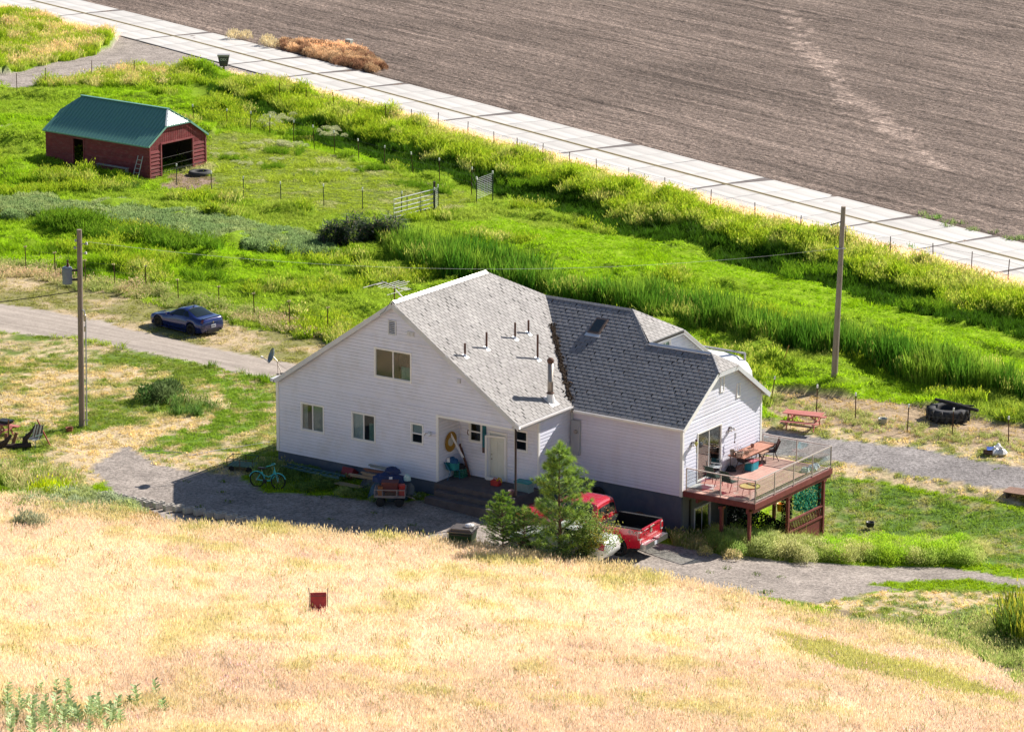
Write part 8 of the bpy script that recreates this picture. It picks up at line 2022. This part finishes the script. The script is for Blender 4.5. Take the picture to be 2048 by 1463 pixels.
# ------------------------------------------------------------------ trees and single plants
def tree_mesh(name, vs, fs, tint, m, parent):
    me = bpy.data.meshes.new(name); vs = np.array(vs, np.float32); fs = np.array(fs, np.int32)
    me = np_mesh(name, vs, fs, None, m, smooth=False)
    a = me.attributes.new('tint', 'FLOAT_VECTOR', 'POINT'); a.data.foreach_set('vector', np.array(tint, np.float32).ravel())
    a = me.attributes.new('bc', 'FLOAT_COLOR', 'POINT'); a.data.foreach_set('color', np.ones(len(vs) * 4, np.float32))
    o = bpy.data.objects.new(name, me); C.objects.link(o); o.parent = parent; return o
mneedle = leaf_mat('needles', .3, .5, inst=False, gloss=.35); mleafg = leaf_mat('shrub_leaves', .45, .5, inst=False, gloss=.3)
mbark = mat('pine_bark', (.12, .075, .055), .9, var=.3, scale=8)
def pine(name, label, loc, H_, Rm, seed, nl=.20, whorl=.42, tuft=24, tint=(.10, .26, .05), tipt=(.22, .44, .08), cat='pine tree', up=.55, dens=6, cone=1.0):
    t = thing(name, label, cat, loc); r = random.Random(seed); b = MB(); b.tube([(0, 0, -.3), (.03, 0, H_ * .3), (-.02, .02, H_ * .6), (0, 0, H_ * .97)], [.075 * H_ / 5, .06 * H_ / 5, .04 * H_ / 5, .012], 8); b.build('trunk', mbark, t)
    vs, fs, tt = [], [], []; lb = MB()
    def tuft_at(p, d, n_, L_, bright):
        for i in range(n_):
            s_ = Vector((r.gauss(0, 1), r.gauss(0, 1), r.gauss(0, 1))); q = (d * .9 + s_ * .55).normalized(); w = q.cross(Vector((r.gauss(0, 1), r.gauss(0, 1), .3))).normalized() * .006 * (nl / .12) * .8
            o = len(vs); e = p + q * L_ * r.uniform(.7, 1.15); vs.extend([tuple(p - w), tuple(p + w), tuple(e)]); fs.append((o, o + 1, o + 2))
            c = r.uniform(.65, 1.3); m_ = tint if not bright else tipt; tt.extend([(m_[0] * c, m_[1] * c, m_[2] * c)] * 3)
    z = H_ * .10
    while z < H_ * .96:
        f = 1 - z / H_; RR = Rm * (f ** cone) * (1 if z > H_ * .22 else .75) + .10; k = 5 if f > .2 else 4; a0 = r.random() * 6.28
        for j in range(k):
            a = a0 + 6.28 * j / k + r.gauss(0, .18); L_ = RR * r.uniform(.5, 1.2); d = Vector((math.cos(a), math.sin(a), up * r.uniform(.5, 1.1))).normalized(); p0 = Vector((0, 0, z + r.gauss(0, .05)))
            pts = [p0 + d * L_ * q + Vector((0, 0, .18 * L_ * q * q)) for q in (0, .35, .7, 1)]; lb.tube(pts, [.022 * f + .008, .014, .01, .005], 4, False)
            def along(pts, n_, q0):
                for i in range(n_):
                    q = q0 + (1 - q0) * i / max(1, n_ - 1); s = q * (len(pts) - 1); i0 = min(int(s), len(pts) - 2); p = pts[i0].lerp(pts[i0 + 1], s - i0); dd = (pts[i0 + 1] - pts[i0]).normalized()
                    tuft_at(p, dd, tuft if q > .8 else int(tuft * .6), nl, q > .85)
            along(pts, dens, .35)
            for sb in range(2 if L_ > .5 else 1):
                for sg in (-1, 1):
                    q = .35 + .3 * sb; s = q * 3; i0 = int(s); p = pts[i0].lerp(pts[i0 + 1], s - i0); d2 = (d + Vector((-math.sin(a), math.cos(a), .15)) * sg * .8).normalized(); L2 = L_ * .45 * r.uniform(.7, 1.1)
                    p2 = [p, p + d2 * L2 * .5, p + d2 * L2 + Vector((0, 0, .1 * L2))]; lb.tube(p2, [.01, .008, .004], 3, False); along(p2, max(3, dens // 2), .3)
        z += whorl * (1 if f > .3 else .8)
    for i in range(9): tuft_at(Vector((0, 0, H_ * .88 + i * H_ * .014)), Vector((0, 0, 1)), tuft, nl, True)
    lb.build('branches', mbark, t, fix=False); tree_mesh('needle_foliage', vs, fs, tt, mneedle, t); return t
pine('pine_tree', 'young long-needled pine standing in front of the red pickup', G(1118, 1122), 5.25, 2.2, 3, nl=.24, tuft=32, dens=7, whorl=.41, cone=.85, tint=(.17, .28, .07), tipt=(.34, .50, .09))
pine('spruce_tree', 'bushy small spruce at the left of the young pine', G(1005, 1104), 2.7, 1.15, 8, nl=.12, whorl=.15, tuft=24, tint=(.10, .23, .03), tipt=(.26, .42, .05), cat='spruce', up=.35, dens=7, cone=.75)
pine('spruce_tree', 'second low spruce tucked between pine and bushy spruce', G(1048, 1106), 2.1, 1.1, 12, nl=.12, whorl=.15, tuft=24, tint=(.08, .19, .04), tipt=(.20, .34, .06), cat='spruce', up=.35, dens=7, cone=.7)
def shrub(name, label, loc, H_, Rm, n_stem, n_leaf, ls, cols, seed, cat='shrub', lean=.35):
    t = thing(name, label, cat, loc); r = random.Random(seed); vs, fs, tt = [], [], []; lb = MB()
    for i in range(n_stem):
        a = r.random() * 6.28; R_ = Rm * math.sqrt(r.random()); h = H_ * r.uniform(.55, 1.0) * (1.05 - .45 * R_ / Rm); e = Vector((R_ * math.cos(a), R_ * math.sin(a), h)); p1 = Vector((e.x * .35, e.y * .35, h * .45)); pts = [Vector((0, 0, 0)), p1, e]; lb.tube(pts, [.02, .012, .004], 4, False)
        tone = cols[0] if r.random() < .6 else random.Random(i + seed).choice(cols)
        for j in range(n_leaf):
            q = .25 + .75 * r.random() ** .7; p = pts[0].lerp(pts[1], q * 2) if q < .5 else pts[1].lerp(pts[2], q * 2 - 1); p = p + Vector((r.gauss(0, .16), r.gauss(0, .16), r.gauss(0, .12))); M_ = rotM(r.gauss(0, .7), r.gauss(0, .7), r.random() * 6.28); L_ = ls * r.uniform(.6, 1.3); o = len(vs)
            for q_ in ((0, -L_ / 2, 0), (L_ * .36, 0, .0), (0, L_ / 2, 0), (-L_ * .36, 0, 0)): vs.append(tuple(p + M_ @ Vector(q_)))
            fs += [(o, o + 1, o + 2), (o, o + 2, o + 3)]; c = r.uniform(.7, 1.3); tt += [(tone[0] * c, tone[1] * c, tone[2] * c)] * 4
    lb.build('stems', mbark, t, fix=False); tree_mesh('leaf_foliage', vs, fs, tt, mleafg, t); return t
shrub('leafy_shrub', 'airy round-leaved shrub with yellow and red leaves before the pickup', G(1188, 1128), 3.3, 1.15, 34, 190, .085, [(.22, .32, .07), (.30, .36, .10), (.42, .40, .08), (.40, .20, .08)], 4)
shrub('leafy_shrub', 'low green shrub filling the foot of the young pine', G(1120, 1124), 1.5, 1.3, 22, 90, .08, [(.16, .26, .07), (.24, .30, .10)], 6)
# dark ditch shrub
g_ = G(728, 500); t = thing('ditch_shrub', 'dark sprawling shrub with pinkish stalks at the head of the ditch', 'shrub', g_); t.scale = (1.2, 1.2, 1.45); r = random.Random(9); vs, fs, tt = [], [], []
for i in range(9000):
    side, sr = r.choice([(-1.5, .8), (-.5, 1.0), (.45, .85), (1.35, 1.0), (.9, .7)]); a = r.random() * 6.28; ph = math.acos(r.random()); rr_ = .55 + .45 * r.random() ** .5
    rr_ *= sr * r.uniform(.85, 1.12); p = Vector((side + 1.0 * rr_ * math.sin(ph) * math.cos(a), .9 * rr_ * math.sin(ph) * math.sin(a), 1.45 * rr_ * math.cos(ph) + .05)); q = Vector((p.x - side + r.gauss(0, .6), p.y + r.gauss(0, .6), .35)).normalized(); w = q.cross(Vector((0, 0, 1))).normalized() * .03; L_ = r.uniform(.25, .5); o = len(vs)
    vs += [tuple(p - w), tuple(p + w), tuple(p + q * L_ + Vector((0, 0, -.12)))]; fs.append((o, o + 1, o + 2)); c = r.uniform(.6, 1.3); tone = (.045, .095, .03) if r.random() < .82 else ((.42, .40, .36) if r.random() < .6 else (.35, .20, .20)); tt += [(tone[0] * c, tone[1] * c, tone[2] * c)] * 3
tree_mesh('leaf_foliage', vs, fs, tt, mleafg, t); bld(t, 'stems', mbark, *[('tube', [(s, 0, 0), (s + r.gauss(0, .5), r.gauss(0, .4), 1.0)], .02, 4) for s in (-1.3, -1.1, -.9, .8, 1.0, 1.2)])
# milkweeds in the near corner
mmilk = leaf_mat('milkweed_leaf', .35, .5, inst=False, gloss=.3)
def milkweed(H_, seed):
    r = random.Random(seed); t = bpy.data.objects.new('milkweed_plant', None); vs, fs, tt = [], [], []; lb = MB(); lb.tube([(0, 0, 0), (.02, .01, H_ * .5), (0, 0, H_)], [.012, .010, .005], 5, False)
    k = 0; z = H_ * .18
    while z < H_:
        for s in (0, math.pi):
            a = k * 1.571 + s + r.gauss(0, .2); L_ = .23 * (1.15 - .6 * abs(z / H_ - .5)) * r.uniform(.8, 1.15); d = Vector((math.cos(a), math.sin(a), .75)).normalized(); sd = Vector((-math.sin(a), math.cos(a), 0)); p = Vector((0, 0, z)); o = len(vs); w = L_ * .27
            for q in ((0, 0), (.35, w), (.35, -w), (.72, w * .8), (.72, -w * .8), (1.0, 0)): vs.append(tuple(p + d * L_ * q[0] + sd * q[1] + Vector((0, 0, -.12 * L_ * q[0] ** 2 + .04 * abs(q[1]) / w * (1 if q[1] else 0) * .3))))
            fs += [(o, o + 1, o + 2), (o + 1, o + 3, o + 2), (o + 3, o + 4, o + 2), (o + 3, o + 5, o + 4)]; c = r.uniform(.7, 1.25); tone = (.42, .54, .24); tt += [(tone[0] * c, tone[1] * c, tone[2] * c)] * 6
        z += H_ * .085; k += 1
    return t, (vs, fs, tt), lb
protos = []
for i in range(4):
    t, lf, lb = milkweed(.62 + .12 * i, i + 3); C.objects.link(t); lb.build('stem', mat('milkweed_stem', (.22, .28, .12), .6), t, fix=False); tree_mesh('leaves', *lf, mmilk, t); protos.append(t)
MP = [(28,1442),(44,1440),(12,1450),(62,1455),(78,1402),(85,1448),(98,1456),(115,1408),(128,1400),(143,1406),(108,1440),(140,1450),(152,1455),(165,1462),(182,1458),(200,1436),(214,1445),(225,1452),(232,1440),(205,1462),(240,1462),(262,1428),(276,1426),(313,1406),(332,1440),(20,1475),(60,1480),(100,1482),(140,1480),(180,1484),(30,1500),(75,1502),(120,1500),(160,1506),(215,1482),(38,1425),(18,1430),(55,1470),(125,1470),(8,1436),(33,1462),(50,1430),(70,1435),(90,1438),(118,1446),(148,1440),(172,1446),(192,1450),(110,1462),(80,1466),(135,1462),(222,1466)]
r = random.Random(2)
singles = {21: 'left of two milkweeds standing right of the corner patch', 22: 'right of two milkweeds standing right of the corner patch', 23: 'lone milkweed farthest up the slope from the patch', 24: 'lone milkweed farthest right of the corner patch'}
for i, (a, b_) in enumerate(MP):
    o = protos[i] if i < 4 else copy_tree(protos[i % 4]); o.location = G(a, b_); o.rotation_euler = (r.gauss(0, .12), r.gauss(0, .12), r.random() * 6.28); s = r.uniform(.8, 1.15); o.scale = (s, s, s)
    o['label'] = singles.get(i, 'broad-leaved green milkweed in the crowded patch at the near corner'); o['category'] = 'milkweed'; o['group'] = 'milkweed plants in the near left corner'
def one(name, label, cat, px_, py_, fam_, tint, n_, spread, s, hs=1., seed=1):
    g_ = G(px_, py_); q = np.random.default_rng(seed); o = merged(name, fam_, g_.x + q.normal(0, spread, n_), g_.y + q.normal(0, spread, n_), tint, s, hs, seed); return tag(o, label, cat)
one('lime_weed', 'single bright lime green weed tuft low in the dry grass', 'weed', 822, 1326, F_lush, (.50, .72, .03), 9, .14, .9, 1.0)
one('brown_weed', 'small brown and green weed left of the lime tuft', 'weed', 768, 1345, F_fuzz, (.30, .24, .08), 3, .12, .45, .8)
one('sagebrush_bush', 'grey sagebrush bush standing alone in the upper left straw', 'bush', 66, 1062, F_fuzz, (.42, .44, .28), 5, .25, 1.0, 1.5, 4)
one('sagebrush_bush', 'smaller grey sagebrush bush left of the lone one', 'bush', 42, 1062, F_fuzz, (.40, .42, .26), 3, .12, .7, 1.3, 5)
one('tall_thistle', 'left one of two dark thistle stalks low on the right slope', 'thistle', 1945, 1364, F_tall, (.30, .22, .12), 2, .05, .35, 1.2, 6)
one('tall_thistle', 'right one of two dark thistle stalks low on the right slope', 'thistle', 1975, 1364, F_tall, (.30, .22, .12), 2, .05, .35, 1.2, 7)
